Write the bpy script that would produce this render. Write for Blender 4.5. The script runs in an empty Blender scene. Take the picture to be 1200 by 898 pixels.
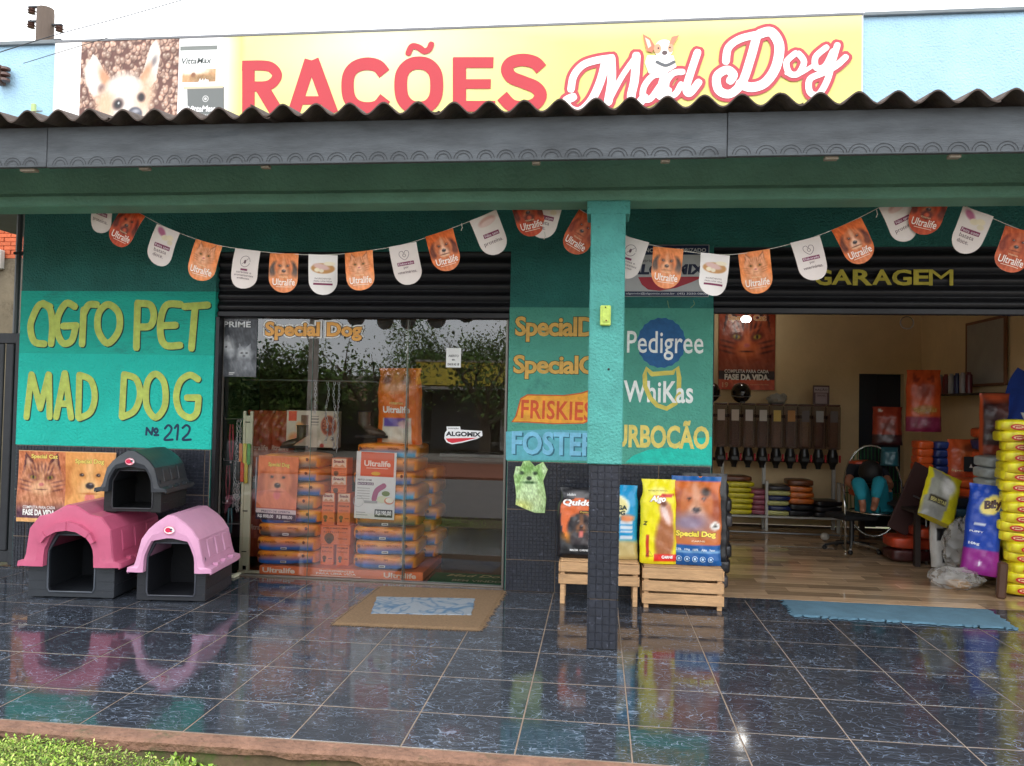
import bpy, bmesh, math, random
import numpy as np
from mathutils import Vector, Matrix, Euler
random.seed(7)
C = bpy.context.scene.collection
SC = bpy.context.scene

# ------------------------------------------------------------------ camera
cam_d = bpy.data.cameras.new('camera'); cam = bpy.data.objects.new('camera', cam_d); C.objects.link(cam)
SC.camera = cam
yaw, pitch, roll = 0.1109, 0.02894, 0.01972
fw = Vector((-math.sin(yaw)*math.cos(pitch), math.cos(yaw)*math.cos(pitch), math.sin(pitch)))
rt = Vector((math.cos(yaw), math.sin(yaw), 0)); up = rt.cross(fw)
r2 = math.cos(roll)*rt + math.sin(roll)*up; u2 = -math.sin(roll)*rt + math.cos(roll)*up
m4 = Matrix.Identity(4)
for i in range(3):
    m4[i][0] = r2[i]; m4[i][1] = u2[i]; m4[i][2] = -fw[i]
m4[0][3], m4[1][3], m4[2][3] = 0, -6.3, 1.493
cam.matrix_world = m4
cam_d.sensor_width = 36; cam_d.lens = 912.3/1200*36; cam_d.clip_end = 2000; cam_d.clip_start = .05

# ------------------------------------------------------------------ sky, sun, exposure
SUN_EL, SUN_AZ = math.radians(52), math.radians(205)     # overcast: soft light from the street side
w = bpy.data.worlds.new('World'); SC.world = w; w.use_nodes = True
nt = w.node_tree; nt.nodes.clear()
sky = nt.nodes.new('ShaderNodeTexSky'); sky.sky_type = 'NISHITA'; sky.sun_disc = False
sky.sun_elevation = SUN_EL; sky.sun_rotation = SUN_AZ
tc = nt.nodes.new('ShaderNodeTexCoord')
nz = nt.nodes.new('ShaderNodeTexNoise'); nz.inputs['Scale'].default_value = 1.6; nz.inputs['Detail'].default_value = 5
nt.links.new(tc.outputs['Generated'], nz.inputs['Vector'])
cr = nt.nodes.new('ShaderNodeValToRGB'); nt.links.new(nz.outputs['Fac'], cr.inputs['Fac'])
cr.color_ramp.elements[0].position = .3; cr.color_ramp.elements[0].color = (.72, .76, .81, 1)
cr.color_ramp.elements[1].position = .7; cr.color_ramp.elements[1].color = (1, 1, 1, 1)
mulv = nt.nodes.new('ShaderNodeVectorMath'); mulv.operation = 'SCALE'; mulv.inputs['Scale'].default_value = 22
nt.links.new(cr.outputs['Color'], mulv.inputs[0])
mx = nt.nodes.new('ShaderNodeMix'); mx.data_type = 'RGBA'; mx.clamp_result = False; mx.inputs['Factor'].default_value = .88
nt.links.new(sky.outputs['Color'], mx.inputs['A']); nt.links.new(mulv.outputs[0], mx.inputs['B'])
bg = nt.nodes.new('ShaderNodeBackground'); bg.inputs['Strength'].default_value = .13
nt.links.new(mx.outputs['Result'], bg.inputs['Color'])
wo = nt.nodes.new('ShaderNodeOutputWorld'); nt.links.new(bg.outputs['Background'], wo.inputs['Surface'])
sd = bpy.data.lights.new('sun', 'SUN'); sd.energy = .55; sd.angle = math.radians(14); sd.color = (1, .97, .92)
so = bpy.data.objects.new('sun', sd); C.objects.link(so)
sdir = Vector((math.sin(SUN_AZ)*math.cos(SUN_EL), math.cos(SUN_AZ)*math.cos(SUN_EL), math.sin(SUN_EL)))
so.rotation_euler = sdir.to_track_quat('Z', 'Y').to_euler()
SC.view_settings.view_transform = 'Standard'; SC.view_settings.look = 'None'
SC.view_settings.gamma = 1; SC.view_settings.exposure = 0.4

# ------------------------------------------------------------------ materials
def lin(c):
    c = np.asarray(c, float)/255.0
    return np.where(c <= .04045, c/12.92, ((c+.055)/1.055)**2.4)
MATS = {}
def mat(name, col=(128,128,128), rough=.5, metal=0., var=.15, vs=4., bump=0., bs=60., attr=False, spec=.5, coat=0., stretch=None, dirt=None, emit=0., rnd=0., bd=.01):
    if name in MATS: return MATS[name]
    m = bpy.data.materials.new(name); m.use_nodes = True; n = m.node_tree; b = n.nodes['Principled BSDF']; L = n.links.new
    tcn = n.nodes.new('ShaderNodeTexCoord'); src = tcn.outputs['Object']
    if stretch:
        mp = n.nodes.new('ShaderNodeMapping'); mp.inputs['Scale'].default_value = stretch; L(src, mp.inputs['Vector']); src = mp.outputs['Vector']
    if rnd:
        oi = n.nodes.new('ShaderNodeObjectInfo'); vm = n.nodes.new('ShaderNodeVectorMath'); vm.operation = 'MULTIPLY_ADD'
        L(oi.outputs['Random'], vm.inputs[0]); vm.inputs[1].default_value = (37, 91, 53); L(src, vm.inputs[2]); src = vm.outputs[0]
    if attr:
        a = n.nodes.new('ShaderNodeAttribute'); a.attribute_name = 'Col'; base = a.outputs['Color']
    else:
        rgb = n.nodes.new('ShaderNodeRGB'); l = lin(col); rgb.outputs[0].default_value = (l[0], l[1], l[2], 1); base = rgb.outputs[0]
    if var or rnd:
        no = n.nodes.new('ShaderNodeTexNoise'); no.inputs['Scale'].default_value = vs; no.inputs['Detail'].default_value = 6; no.inputs['Roughness'].default_value = .65
        L(src, no.inputs['Vector'])
        mr = n.nodes.new('ShaderNodeMapRange'); L(no.outputs['Fac'], mr.inputs['Value'])
        mr.inputs['From Min'].default_value = .3; mr.inputs['From Max'].default_value = .7
        mr.inputs['To Min'].default_value = 1-var; mr.inputs['To Max'].default_value = 1+var*.6
        val = mr.outputs['Result']
        if rnd:
            m2 = n.nodes.new('ShaderNodeMapRange'); L(oi.outputs['Random'], m2.inputs['Value'])
            m2.inputs['To Min'].default_value = 1-rnd; m2.inputs['To Max'].default_value = 1+rnd
            mm = n.nodes.new('ShaderNodeMath'); mm.operation = 'MULTIPLY'; L(val, mm.inputs[0]); L(m2.outputs['Result'], mm.inputs[1]); val = mm.outputs[0]
        vmu = n.nodes.new('ShaderNodeVectorMath'); vmu.operation = 'SCALE'; L(base, vmu.inputs[0]); L(val, vmu.inputs['Scale']); base = vmu.outputs[0]
    if dirt:
        no2 = n.nodes.new('ShaderNodeTexNoise'); no2.inputs['Scale'].default_value = dirt[1]; no2.inputs['Detail'].default_value = 8; no2.inputs['Roughness'].default_value = .7; L(src, no2.inputs['Vector'])
        r2_ = n.nodes.new('ShaderNodeMapRange'); L(no2.outputs['Fac'], r2_.inputs['Value']); r2_.inputs['From Min'].default_value = dirt[2]; r2_.inputs['From Max'].default_value = dirt[2]+.12
        mi = n.nodes.new('ShaderNodeMix'); mi.data_type = 'RGBA'; L(r2_.outputs['Result'], mi.inputs['Factor']); L(base, mi.inputs['A'])
        l = lin(dirt[0]); mi.inputs['B'].default_value = (l[0], l[1], l[2], 1); base = mi.outputs['Result']
    L(base, b.inputs['Base Color'])
    b.inputs['Roughness'].default_value = rough; b.inputs['Metallic'].default_value = metal; b.inputs['Specular IOR Level'].default_value = spec
    if coat: b.inputs['Coat Weight'].default_value = coat; b.inputs['Coat Roughness'].default_value = .08
    if bump:
        nb = n.nodes.new('ShaderNodeTexNoise'); nb.inputs['Scale'].default_value = bs; nb.inputs['Detail'].default_value = 4; L(src, nb.inputs['Vector'])
        bn = n.nodes.new('ShaderNodeBump'); bn.inputs['Strength'].default_value = bump; bn.inputs['Distance'].default_value = bd
        L(nb.outputs['Fac'], bn.inputs['Height']); L(bn.outputs['Normal'], b.inputs['Normal'])
    if emit:
        L(base, b.inputs['Emission Color']); b.inputs['Emission Strength'].default_value = emit
    MATS[name] = m; return m

# ------------------------------------------------------------------ mesh builder
class MB:
    def __init__(s): s.v = []; s.f = []; s.c = []; s.n = 0
    def add(s, vs, fs, col=None):
        vs = np.asarray(vs, float).reshape(-1, 3)
        s.v.append(vs); o = s.n
        s.f += [tuple(i+o for i in f) for f in fs]
        c = np.ones((len(vs), 4)); 
        if col is not None:
            col = np.asarray(col, float)
            c[:, :3] = lin(col) if col.ndim == 1 else col
        s.c.append(c); s.n += len(vs); return s
    def box(s, x0, x1, y0, y1, z0, z1, col=None, bev=0., M=None):
        b = bev
        if b <= 0:
            vs = [(x, y, z) for z in (z0, z1) for y in (y0, y1) for x in (x0, x1)]
            fs = [(0,2,3,1), (4,5,7,6), (0,1,5,4), (2,6,7,3), (0,4,6,2), (1,3,7,5)]
        else:
            vs = []; idx = {}
            for sx in (0, 1):
                for sy in (0, 1):
                    for sz in (0, 1):
                        X = (x0, x1)[sx]; Yv = (y0, y1)[sy]; Z = (z0, z1)[sz]; dx = (b, -b)[sx]; dy = (b, -b)[sy]; dz = (b, -b)[sz]
                        idx[sx, sy, sz] = len(vs)
                        vs += [(X, Yv+dy, Z+dz), (X+dx, Yv, Z+dz), (X+dx, Yv+dy, Z)]
            I = idx; fs = []
            def q(k, a): fs.append(tuple(I[t]+k for t in a))
            q(0, [(0,0,0),(0,0,1),(0,1,1),(0,1,0)]); q(0, [(1,0,0),(1,1,0),(1,1,1),(1,0,1)])
            q(1, [(0,0,0),(1,0,0),(1,0,1),(0,0,1)]); q(1, [(0,1,0),(0,1,1),(1,1,1),(1,1,0)])
            q(2, [(0,0,0),(0,1,0),(1,1,0),(1,0,0)]); q(2, [(0,0,1),(1,0,1),(1,1,1),(0,1,1)])
            for a in (0, 1):
                for c_ in (0, 1):
                    A, B = I[a,c_,0], I[a,c_,1]; fs.append((A, A+1, B+1, B))
                    A, B = I[a,0,c_], I[a,1,c_]; fs.append((A, A+2, B+2, B))
                    A, B = I[0,a,c_], I[1,a,c_]; fs.append((A+1, A+2, B+2, B+1))
            for t in I.values(): fs.append((t, t+1, t+2))
        vs = np.array(vs, float)
        if M is not None: vs = (np.array(M.to_3x3()) @ vs.T).T + np.array(M.translation)
        return s.add(vs, fs, col)
    def tube(s, pts, r, n=8, col=None, closed=False, caps=True):
        P = [Vector(p) for p in pts]; k = len(P); rs = r if hasattr(r, '__len__') else [r]*k
        prev = None; vs = []
        for i in range(k):
            if closed: d = P[(i+1) % k]-P[i-1]
            else: d = P[min(i+1, k-1)]-P[max(i-1, 0)]
            d.normalize()
            if prev is None:
                a = Vector((0,0,1)) if abs(d.z) < .9 else Vector((1,0,0)); prev = d.cross(a).normalized()
            nrm = (prev - d*prev.dot(d)).normalized(); prev = nrm; bn = d.cross(nrm)
            for j in range(n):
                t = 2*math.pi*j/n; vs.append(P[i]+(nrm*math.cos(t)+bn*math.sin(t))*rs[i])
        fs = []
        for i in range(k if closed else k-1):
            a = i*n; b = ((i+1) % k)*n
            for j in range(n): fs.append((a+j, a+(j+1) % n, b+(j+1) % n, b+j))
        if caps and not closed: fs.append(tuple(range(n))[::-1]); fs.append(tuple((k-1)*n+j for j in range(n)))
        return s.add([tuple(v) for v in vs], fs, col)
    def lathe(s, prof, cx=0, cy=0, n=20, col=None, sx=1, sy=1):
        vs = []
        for r, z in prof:
            for j in range(n):
                t = 2*math.pi*j/n; vs.append((cx+r*sx*math.cos(t), cy+r*sy*math.sin(t), z))
        fs = []; k = len(prof)
        for i in range(k-1):
            for j in range(n): fs.append((i*n+j, i*n+(j+1) % n, (i+1)*n+(j+1) % n, (i+1)*n+j))
        fs.append(tuple(range(n))[::-1]); fs.append(tuple((k-1)*n+j for j in range(n)))
        return s.add(vs, fs, col)
    def ball(s, c, r, n=12, col=None, jit=0.):
        rx, ry, rz = r if hasattr(r, '__len__') else (r, r, r)
        vs = []; m = n//2+1
        for i in range(m):
            a = math.pi*i/(m-1)
            for j in range(n):
                t = 2*math.pi*j/n; k = 1+jit*math.sin(3*t+5*a+2)*math.cos(4*a+t)
                vs.append((c[0]+rx*k*math.sin(a)*math.cos(t), c[1]+ry*k*math.sin(a)*math.sin(t), c[2]-rz*k*math.cos(a)))
        fs = [(i*n+j, i*n+(j+1) % n, (i+1)*n+(j+1) % n, (i+1)*n+j) for i in range(m-1) for j in range(n)]
        return s.add(vs, fs, col)
    def prism(s, poly, y0, y1, col=None):           # polygon in xz, extruded along y
        k = len(poly); vs = [(x, y0, z) for x, z in poly]+[(x, y1, z) for x, z in poly]
        fs = [tuple(range(k)), tuple(range(2*k-1, k-1, -1))]+[(i, i+k, (i+1) % k+k, (i+1) % k) for i in range(k)]
        return s.add(vs, fs, col)
    def grid(s, X, Y, Z, col=None, flip=False):
        a, b = X.shape; vs = np.stack([X, Y, Z], -1).reshape(-1, 3)
        fs = []
        for i in range(a-1):
            for j in range(b-1):
                q = (i*b+j, i*b+j+1, (i+1)*b+j+1, (i+1)*b+j); fs.append(q[::-1] if flip else q)
        return s.add(vs, fs, col if col is None or np.ndim(col) == 1 else col.reshape(-1, 3))
    def build(s, name, m, parent=None, smooth=False, recalc=False):
        me = bpy.data.meshes.new(name); V = np.concatenate(s.v)
        me.from_pydata(V.tolist(), [], s.f)
        ca = me.color_attributes.new('Col', 'FLOAT_COLOR', 'POINT'); ca.data.foreach_set('color', np.concatenate(s.c).ravel())
        if recalc:
            bm = bmesh.new(); bm.from_mesh(me); bmesh.ops.recalc_face_normals(bm, faces=bm.faces); bm.to_mesh(me); bm.free()
        if smooth:
            me.polygons.foreach_set('use_smooth', [True]*len(me.polygons))
            if smooth is not True:
                me.set_sharp_from_angle(angle=smooth)
        me.materials.append(m)
        o = bpy.data.objects.new(name, me); C.objects.link(o)
        if parent is not None: o.parent = parent
        return o
SM = math.radians(35)
def T(name, label, cat, loc=(0,0,0), rz=0., group=None):
    o = bpy.data.objects.new(name, None); C.objects.link(o); o.empty_display_size = .1
    o.location = loc; o.rotation_euler = (0, 0, rz); o['label'] = label; o['category'] = cat
    if group: o['group'] = group
    return o
def tag(o, label, cat, group=None):
    o['label'] = label; o['category'] = cat
    if group: o['group'] = group
    return o
def struct(o): o['kind'] = 'structure'; return o
def stuff(o): o['kind'] = 'stuff'; return o
def dup(root, loc=None, rot=None, label=None, scale=None):
    def cp(o, par):
        c = o.copy(); C.objects.link(c); c.parent = par
        for ch in list(o.children): cp(ch, c)
        return c
    r = cp(root, root.parent)
    if loc is not None: r.location = loc
    if rot is not None: r.rotation_euler = rot if hasattr(rot, '__len__') else (0, 0, rot)
    if scale is not None: r.scale = scale
    if label: r['label'] = label
    return r
def piece(first, loc, rot=None, scale=None):         # a further piece sharing the first one's mesh
    c = first.copy(); C.objects.link(c); c.parent = first.parent; c.location = loc
    if rot is not None: c.rotation_euler = rot
    if scale is not None: c.scale = scale
    return c

# ------------------------------------------------------------------ flat print: lettering, strokes, soft pictures
TXT = {}
def text_geo(st, bold, shear, spacing=1.):
    k = (st, round(bold, 4), shear, spacing)
    if k not in TXT:
        cu = bpy.data.curves.new('t', 'FONT'); cu.body = st; cu.size = 1; cu.offset = bold; cu.shear = shear; cu.resolution_u = 3; cu.fill_mode = 'FRONT'; cu.space_character = spacing
        ob = bpy.data.objects.new('t', cu); C.objects.link(ob)
        me = bpy.data.meshes.new_from_object(ob.evaluated_get(bpy.context.evaluated_depsgraph_get()))
        V = np.array([v.co[:2] for v in me.vertices]); F = [tuple(p.vertices) for p in me.polygons]
        bpy.data.objects.remove(ob); bpy.data.meshes.remove(me); bpy.data.curves.remove(cu)
        TXT[k] = (V, F)
    return TXT[k]
def smooth_path(pts, closed=False, sub=6):
    P = np.array(pts, float); n = len(P)
    if n < 3: 
        t = np.linspace(0, 1, 5)[:, None]; return P[0]*(1-t)+P[-1]*t
    out = []
    for i in range(n if closed else n-1):
        p0 = P[(i-1) % n] if closed or i > 0 else P[0]; p1 = P[i]; p2 = P[(i+1) % n]; p3 = P[(i+2) % n] if closed or i < n-2 else P[-1]
        for t in np.linspace(0, 1, sub, endpoint=False):
            out.append(.5*((2*p1)+(-p0+p2)*t+(2*p0-5*p1+4*p2-p3)*t*t+(-p0+3*p1-3*p2+p3)*t**3))
    out.append(P[0] if closed else P[-1]); return np.array(out)
class Art:
    """draws thin coloured shapes facing -y, each a hair in front of the last; surf gives the y of a curved face"""
    def __init__(s, mb=None, surf=None, step=.0006, off=.001):
        s.mb = mb or MB(); s.off = off; s.step = step; s.surf = surf
    def put(s, V, F, col, slope=0.):
        V = np.asarray(V, float); y = (s.surf(V[:, 0], V[:, 1]) if s.surf else 0.) - s.off - slope
        y = np.broadcast_to(y, (len(V),)) if np.ndim(y) == 0 else y
        s.mb.add(np.stack([V[:, 0], y, V[:, 1]], 1), F, col); s.off += s.step
    def rect(s, x0, z0, x1, z1, col):
        if not s.surf: return s.put([(x0,z0),(x1,z0),(x1,z1),(x0,z1)], [(0,1,2,3)], col)
        X, Z = np.meshgrid(np.linspace(x0, x1, 10), np.linspace(z0, z1, 4)); s.put(np.stack([X.ravel(), Z.ravel()], 1), [(i*10+j, i*10+j+1, i*10+j+11, i*10+j+10) for i in range(3) for j in range(9)], col)
    def poly(s, pts, col): s.put(pts, [tuple(range(len(pts)))], col)
    def ell(s, cx, cz, rx, rz, col, n=24, rot=0.):
        a = np.linspace(0, 2*math.pi, n, endpoint=False); x = rx*np.cos(a); z = rz*np.sin(a)
        V = np.stack([cx+x*math.cos(rot)-z*math.sin(rot), cz+x*math.sin(rot)+z*math.cos(rot)], 1)
        s.put(np.concatenate([V, [[cx, cz]]]), [(i, (i+1) % n, n) for i in range(n)], col)
    def stroke(s, pts, w, col, closed=False, sm=True, round_=True, prof=None):
        P = smooth_path(pts, closed) if sm and len(pts) > 2 else (np.array(pts, float) if len(pts) > 2 else smooth_path(pts))
        if not closed and round_:
            d0 = P[0]-P[1]; d0 /= max(np.hypot(*d0), 1e-9); d1 = P[-1]-P[-2]; d1 /= max(np.hypot(*d1), 1e-9)
            P = np.concatenate([[P[0]+d0*w*.45, P[0]+d0*w*.3], P, [P[-1]+d1*w*.3, P[-1]+d1*w*.45]])
        n = len(P); d = np.gradient(P, axis=0)
        if closed: d[0] = d[-1] = P[1]-P[-2]
        d /= np.maximum(np.hypot(d[:, 0], d[:, 1]), 1e-9)[:, None]
        nr = np.stack([-d[:, 1], d[:, 0]], 1); ww = np.full(n, w/2.)
        if prof is not None: ww *= np.interp(np.linspace(0, 1, n), np.linspace(0, 1, len(prof)), prof)
        if not closed and round_: ww[0] *= .45; ww[1] *= .8; ww[-1] *= .45; ww[-2] *= .8
        V = np.concatenate([P+nr*ww[:, None], P-nr*ww[:, None]])
        F = [(i, i+1, n+i+1, n+i)[::-1] for i in range(n-1)]
        sl = np.concatenate([np.arange(n), np.arange(n)])*1e-5
        s.put(V, F, col, sl)
    def text(s, st, x0, z0, x1, z1, col, bold=.0, shear=0., outline=None, ow=.03, shadow=None, sh=(.01,-.01), spacing=1., rot=0.):
        V0, F = text_geo(st, bold, shear, spacing); mn = V0.min(0); mxx = V0.max(0); sc = np.array([x1-x0, z1-z0])/(mxx-mn)
        c0 = np.array([(x0+x1)/2, (z0+z1)/2]); R_ = np.array([[math.cos(rot), math.sin(rot)], [-math.sin(rot), math.cos(rot)]])
        def place(V): return (((V-mn)*sc+np.array([x0, z0]))-c0)@R_+c0
        if shadow is not None: s.put(place(V0)+np.array(sh), F, shadow)
        if outline is not None:
            V1, F1 = text_geo(st, bold+ow, shear, spacing); s.put(place(V1), F1, outline)
        s.put(place(V0), F, col)
    def pic(s, cv, x0, z0, x1, z1):
        nzz, nx = cv.a.shape[:2]; X, Z = np.meshgrid(np.linspace(x0, x1, nx), np.linspace(z0, z1, nzz))
        y = (s.surf(X, Z) if s.surf else np.zeros_like(X)) - s.off
        s.mb.grid(X, y, Z, lin(np.clip(cv.a, 0, 255)).reshape(-1, 3)); s.off += s.step
    def build(s, name, m, parent=None, smooth=False): return s.mb.build(name, m, parent, smooth)
def vnoise(x, z, sc, seed=0):
    x = x*sc+seed*7.3; z = z*sc+seed*3.1
    xi = np.floor(x).astype(int); zi = np.floor(z).astype(int); fx = x-xi; fz = z-zi; fx = fx*fx*(3-2*fx); fz = fz*fz*(3-2*fz)
    def h(a, b): 
        t = np.sin(a*127.1+b*311.7+seed*17.)*43758.5453; return t-np.floor(t)
    return (h(xi,zi)*(1-fx)+h(xi+1,zi)*fx)*(1-fz)+(h(xi,zi+1)*(1-fx)+h(xi+1,zi+1)*fx)*fz
class Cv:
    """a small soft picture in unit coordinates (x 0..asp, z 0..1), colours 0..255"""
    def __init__(s, nx, nz, bg, asp=None):
        asp = asp or nx/nz; s.x, s.z = np.meshgrid(np.linspace(0, asp, nx), np.linspace(0, 1, nz)); s.a = np.zeros((nz, nx, 3))+np.array(bg, float)
    def mix(s, m, col): m = np.clip(m, 0, 1)[..., None]; s.a = s.a*(1-m)+np.array(col, float)*m; return s
    def ell(s, cx, cz, rx, rz, col, soft=.15, rot=0., k=1.):
        dx = s.x-cx; dz = s.z-cz; u = dx*math.cos(rot)+dz*math.sin(rot); v = -dx*math.sin(rot)+dz*math.cos(rot)
        d = np.sqrt((u/rx)**2+(v/rz)**2); return s.mix(k*np.clip((1+soft-d)/(2*soft), 0, 1), col)
    def poly(s, pts, col, k=1.):
        ins = np.zeros(s.x.shape, bool); n = len(pts)
        for i in range(n):
            x1, z1 = pts[i]; x2, z2 = pts[(i+1) % n]
            c = ((z1 > s.z) != (z2 > s.z)) & (s.x < (x2-x1)*(s.z-z1)/(z2-z1+1e-12)+x1); ins ^= c
        return s.mix(ins*k, col)
    def rect(s, x0, z0, x1, z1, col, k=1.): return s.mix(((s.x >= x0)&(s.x <= x1)&(s.z >= z0)&(s.z <= z1))*k, col)
    def fur(s, amp=18, sc=40, seed=1): s.a += (1.35*(vnoise(s.x*1.6+s.z*.5, s.z*.45-s.x*.2, sc*1.3, seed+8)-.5)*amp)[..., None]; s.a += ((vnoise(s.x, s.z*.5, sc, seed)+.6*vnoise(s.x, s.z, sc*2.1, seed+3)-.8)*amp)[..., None]; return s
    def grad(s, c0, c1): t = s.z[..., None]; s.a = np.array(c0, float)*(1-t)+np.array(c1, float)*t; return s
def dog(c, cx, cz, r, fur, dark, light, ears='flop', tongue=True, patch=None):
    c.ell(cx, cz-r*1.5, r*1.3, r*1.2, fur, .2)
    if ears == 'flop':
        for sg in (-1, 1): c.ell(cx+sg*r*1.02, cz-r*.15, r*.38, r*.85, dark, .25, sg*.25)
    else:
        for sg in (-1, 1): c.poly([(cx+sg*r*.25, cz+r*.6), (cx+sg*r*.95, cz+r*1.6), (cx+sg*r*1.0, cz+r*.2)], dark)
    c.ell(cx, cz, r*.95, r*1.05, fur, .12)
    if patch is not None:
        for sg in (-1, 1): c.ell(cx+sg*r*.5, cz+r*.25, r*.4, r*.55, patch, .25)
    c.ell(cx, cz+r*.2, r*.2, r*.8, light, .5, k=.7)
    c.ell(cx, cz-r*.5, r*.55, r*.48, light, .3)
    if tongue: c.ell(cx, cz-r*.95, r*.24, r*.3, (235,130,120), .15)
    c.ell(cx, cz-r*.72, r*.42, r*.05, dark, .6)
    for sg in (-1, 1): c.ell(cx+sg*r*.40, cz+r*.24, r*.22, r*.15, dark, .6, sg*.35, .55); c.ell(cx+sg*r*.40, cz+r*.22, r*.105, r*.085, (38,24,20), .3); c.ell(cx+sg*r*.40+r*.03, cz+r*.245, r*.026, r*.024, (210,205,200), .4); c.ell(cx+sg*r*.55, cz-r*.35, r*.12, r*.4, dark, .8, sg*.2, .25)
    c.ell(cx, cz-r*.40, r*.04, r*.28, dark, .7, k=.5); c.ell(cx, cz-r*.32, r*.21, r*.16, (45,38,42), .2); c.ell(cx+r*.04, cz-r*.24, r*.08, r*.04, (150,140,140), .5)
def cat(c, cx, cz, r, fur, dark, light, eye=(150,120,40)):
    c.ell(cx, cz-r*1.4, r*1.3, r*1.0, fur, .2)
    for sg in (-1, 1):
        c.poly([(cx+sg*r*.2, cz+r*.7), (cx+sg*r*.85, cz+r*1.45), (cx+sg*r*1.02, cz+r*.2)], dark); c.poly([(cx+sg*r*.4, cz+r*.7), (cx+sg*r*.78, cz+r*1.2), (cx+sg*r*.88, cz+r*.4)], light, .7)
    c.ell(cx, cz, r*1.1, r*.95, fur, .12)
    for k in range(-3, 4): c.ell(cx+k*r*.17, cz+r*.62-abs(k)*r*.05, r*.05, r*.28, dark, .5, rot=-k*.12, k=.8)
    for sg in (-1, 1):
        for k in range(3): c.ell(cx+sg*r*.82, cz-r*(.1+.22*k), r*.3, r*.045, dark, .6, rot=sg*.25, k=.7)
    c.ell(cx, cz-r*.45, r*.5, r*.36, light, .35)
    c.ell(cx, cz+r*.1, r*.16, r*.5, light, .6, k=.6)
    for sg in (-1, 1):
        c.ell(cx+sg*r*.43, cz+r*.12, r*.25, r*.15, dark, .5, rot=sg*.35, k=.8); c.ell(cx+sg*r*.43, cz+r*.11, r*.155, r*.095, eye, .25, rot=sg*.2); c.ell(cx+sg*r*.43, cz+r*.11, r*.05, r*.085, (15,10,10), .4); c.ell(cx+sg*r*.36, cz+r*.42, r*.2, r*.05, light, .7, rot=sg*.5, k=.6)
    c.ell(cx, cz-r*.26, r*.13, r*.09, (190,100,95), .3); c.ell(cx, cz-r*.52, r*.25, r*.03, dark, .6)
PRINT = mat('printed_paper', rough=.55, attr=True, var=.05, vs=9, rnd=.0)
PRINTG = mat('printed_plastic', rough=.33, attr=True, var=.1, vs=7, bump=.45, bs=11, bd=.02)
VINYL = mat('printed_vinyl', rough=.4, attr=True, var=.04, vs=3)
PAINTED = mat('hand_painted_lettering', rough=.7, attr=True, var=.22, vs=14, bump=.45, bs=60, bd=.015)
STEEL = mat('galvanised_steel', (150,152,155), .35, .8, .1)
BLACKP = mat('black_plastic', (22,23,25), .35, 0, .1)
ROPE = mat('white_cord', (210,205,195), .8)
# ================================================================== setting: ground, street
GRASSY = mat('verge_soil', (92,78,58), .9, 0, .35, 3, .6, 40, dirt=((84,96,42), 5, .5))
g = MB(); n = 60
gx = np.concatenate([[-400,-60], np.linspace(-12, 12, 49), [60, 400]]); gy = np.concatenate([[-500,-90,-40], np.linspace(-26, 0, 14), [20, 90, 500]])
X, Y = np.meshgrid(gx, gy); Z = -.20 + .02*vnoise(X+50, Y+50, .9, 2) + 0*X
g.grid(X, Y, Z); ground = struct(g.build('ground', GRASSY, smooth=True))
ASPH = mat('worn_asphalt', (118,117,114), .85, 0, .2, 2, .5, 120)
road = struct(MB().box(-120, 120, -10.6, -4.9, -.19, -.165).build('street', ASPH))
REDSOIL = mat('red_soil', (150,88,62), .95, 0, .3, 1.5, .5, 30)
vs = struct(MB().box(-120, 120, -14.8, -10.75, -.19, -.12, bev=.01).build('far_verge', REDSOIL))
PAVE = mat('pale_concrete', (160,152,140), .85, 0, .2, 2, .4, 50)
fp = struct(MB().box(-120, 120, -17.5, -14.8, -.19, -.05, bev=.01).build('far_pavement', PAVE))
# kerb of the veranda: red washed cement lip over a mossy face
LIP = mat('red_washed_cement', (132,98,80), .9, 0, .35, 9, 1.0, 40, bd=.02, dirt=((92,82,60), 6, .55))
MOSS = mat('mossy_cement', (84,70,50), .95, 0, .45, 7, .9, 30, dirt=((62,72,30), 6, .52))
k = MB(); xs = np.linspace(-7.5, 5.2, 520); 
yo = -2.992-.022*vnoise(xs, xs*0, 2.3, 4)-.018*vnoise(xs, xs*0, 11, 5)-.01*vnoise(xs, xs*0, 37, 6)
rows = [(-2.938*np.ones_like(xs), -.004+0*xs), (yo+.012, -.008+0*xs), (yo, -.02+0*xs), (yo+.004, -.040-.018*vnoise(xs, xs*0, 9, 8)-.014*(vnoise(xs, xs*0, 3.1, 12) > .62))]
k.grid(np.stack([xs]*4), np.stack([r[0] for r in rows]), np.stack([r[1] for r in rows]))
kerb = struct(k.build('kerb', LIP, smooth=SM))
k = MB(); zz = np.linspace(-.03, -.24, 9); X, Zg = np.meshgrid(xs, zz)
k.grid(X, np.tile(yo, (9,1))+.02-.03*np.clip((-.05-Zg)/.1, 0, 1)-.03*vnoise(X, Zg, 7, 3)*np.clip((-.05-Zg)/.06, 0, 1), Zg)
k.build('kerb_face', MOSS, kerb, smooth=True)
RISE = lambda x, y: .13*np.clip((-1.3-x)/.9, 0, 1)*np.clip((y+4.6)/.8, 0, 1)+.02*vnoise(x+9, y+9, 3, 6)
gx2, gy2 = np.meshgrid(np.linspace(-6, 3, 120), np.linspace(-4.7, -3.03, 26)); vm_ = MB(); vm_.grid(gx2, gy2, -.205+RISE(gx2, gy2)); struct(vm_.build('verge', GRASSY, smooth=True))
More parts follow.
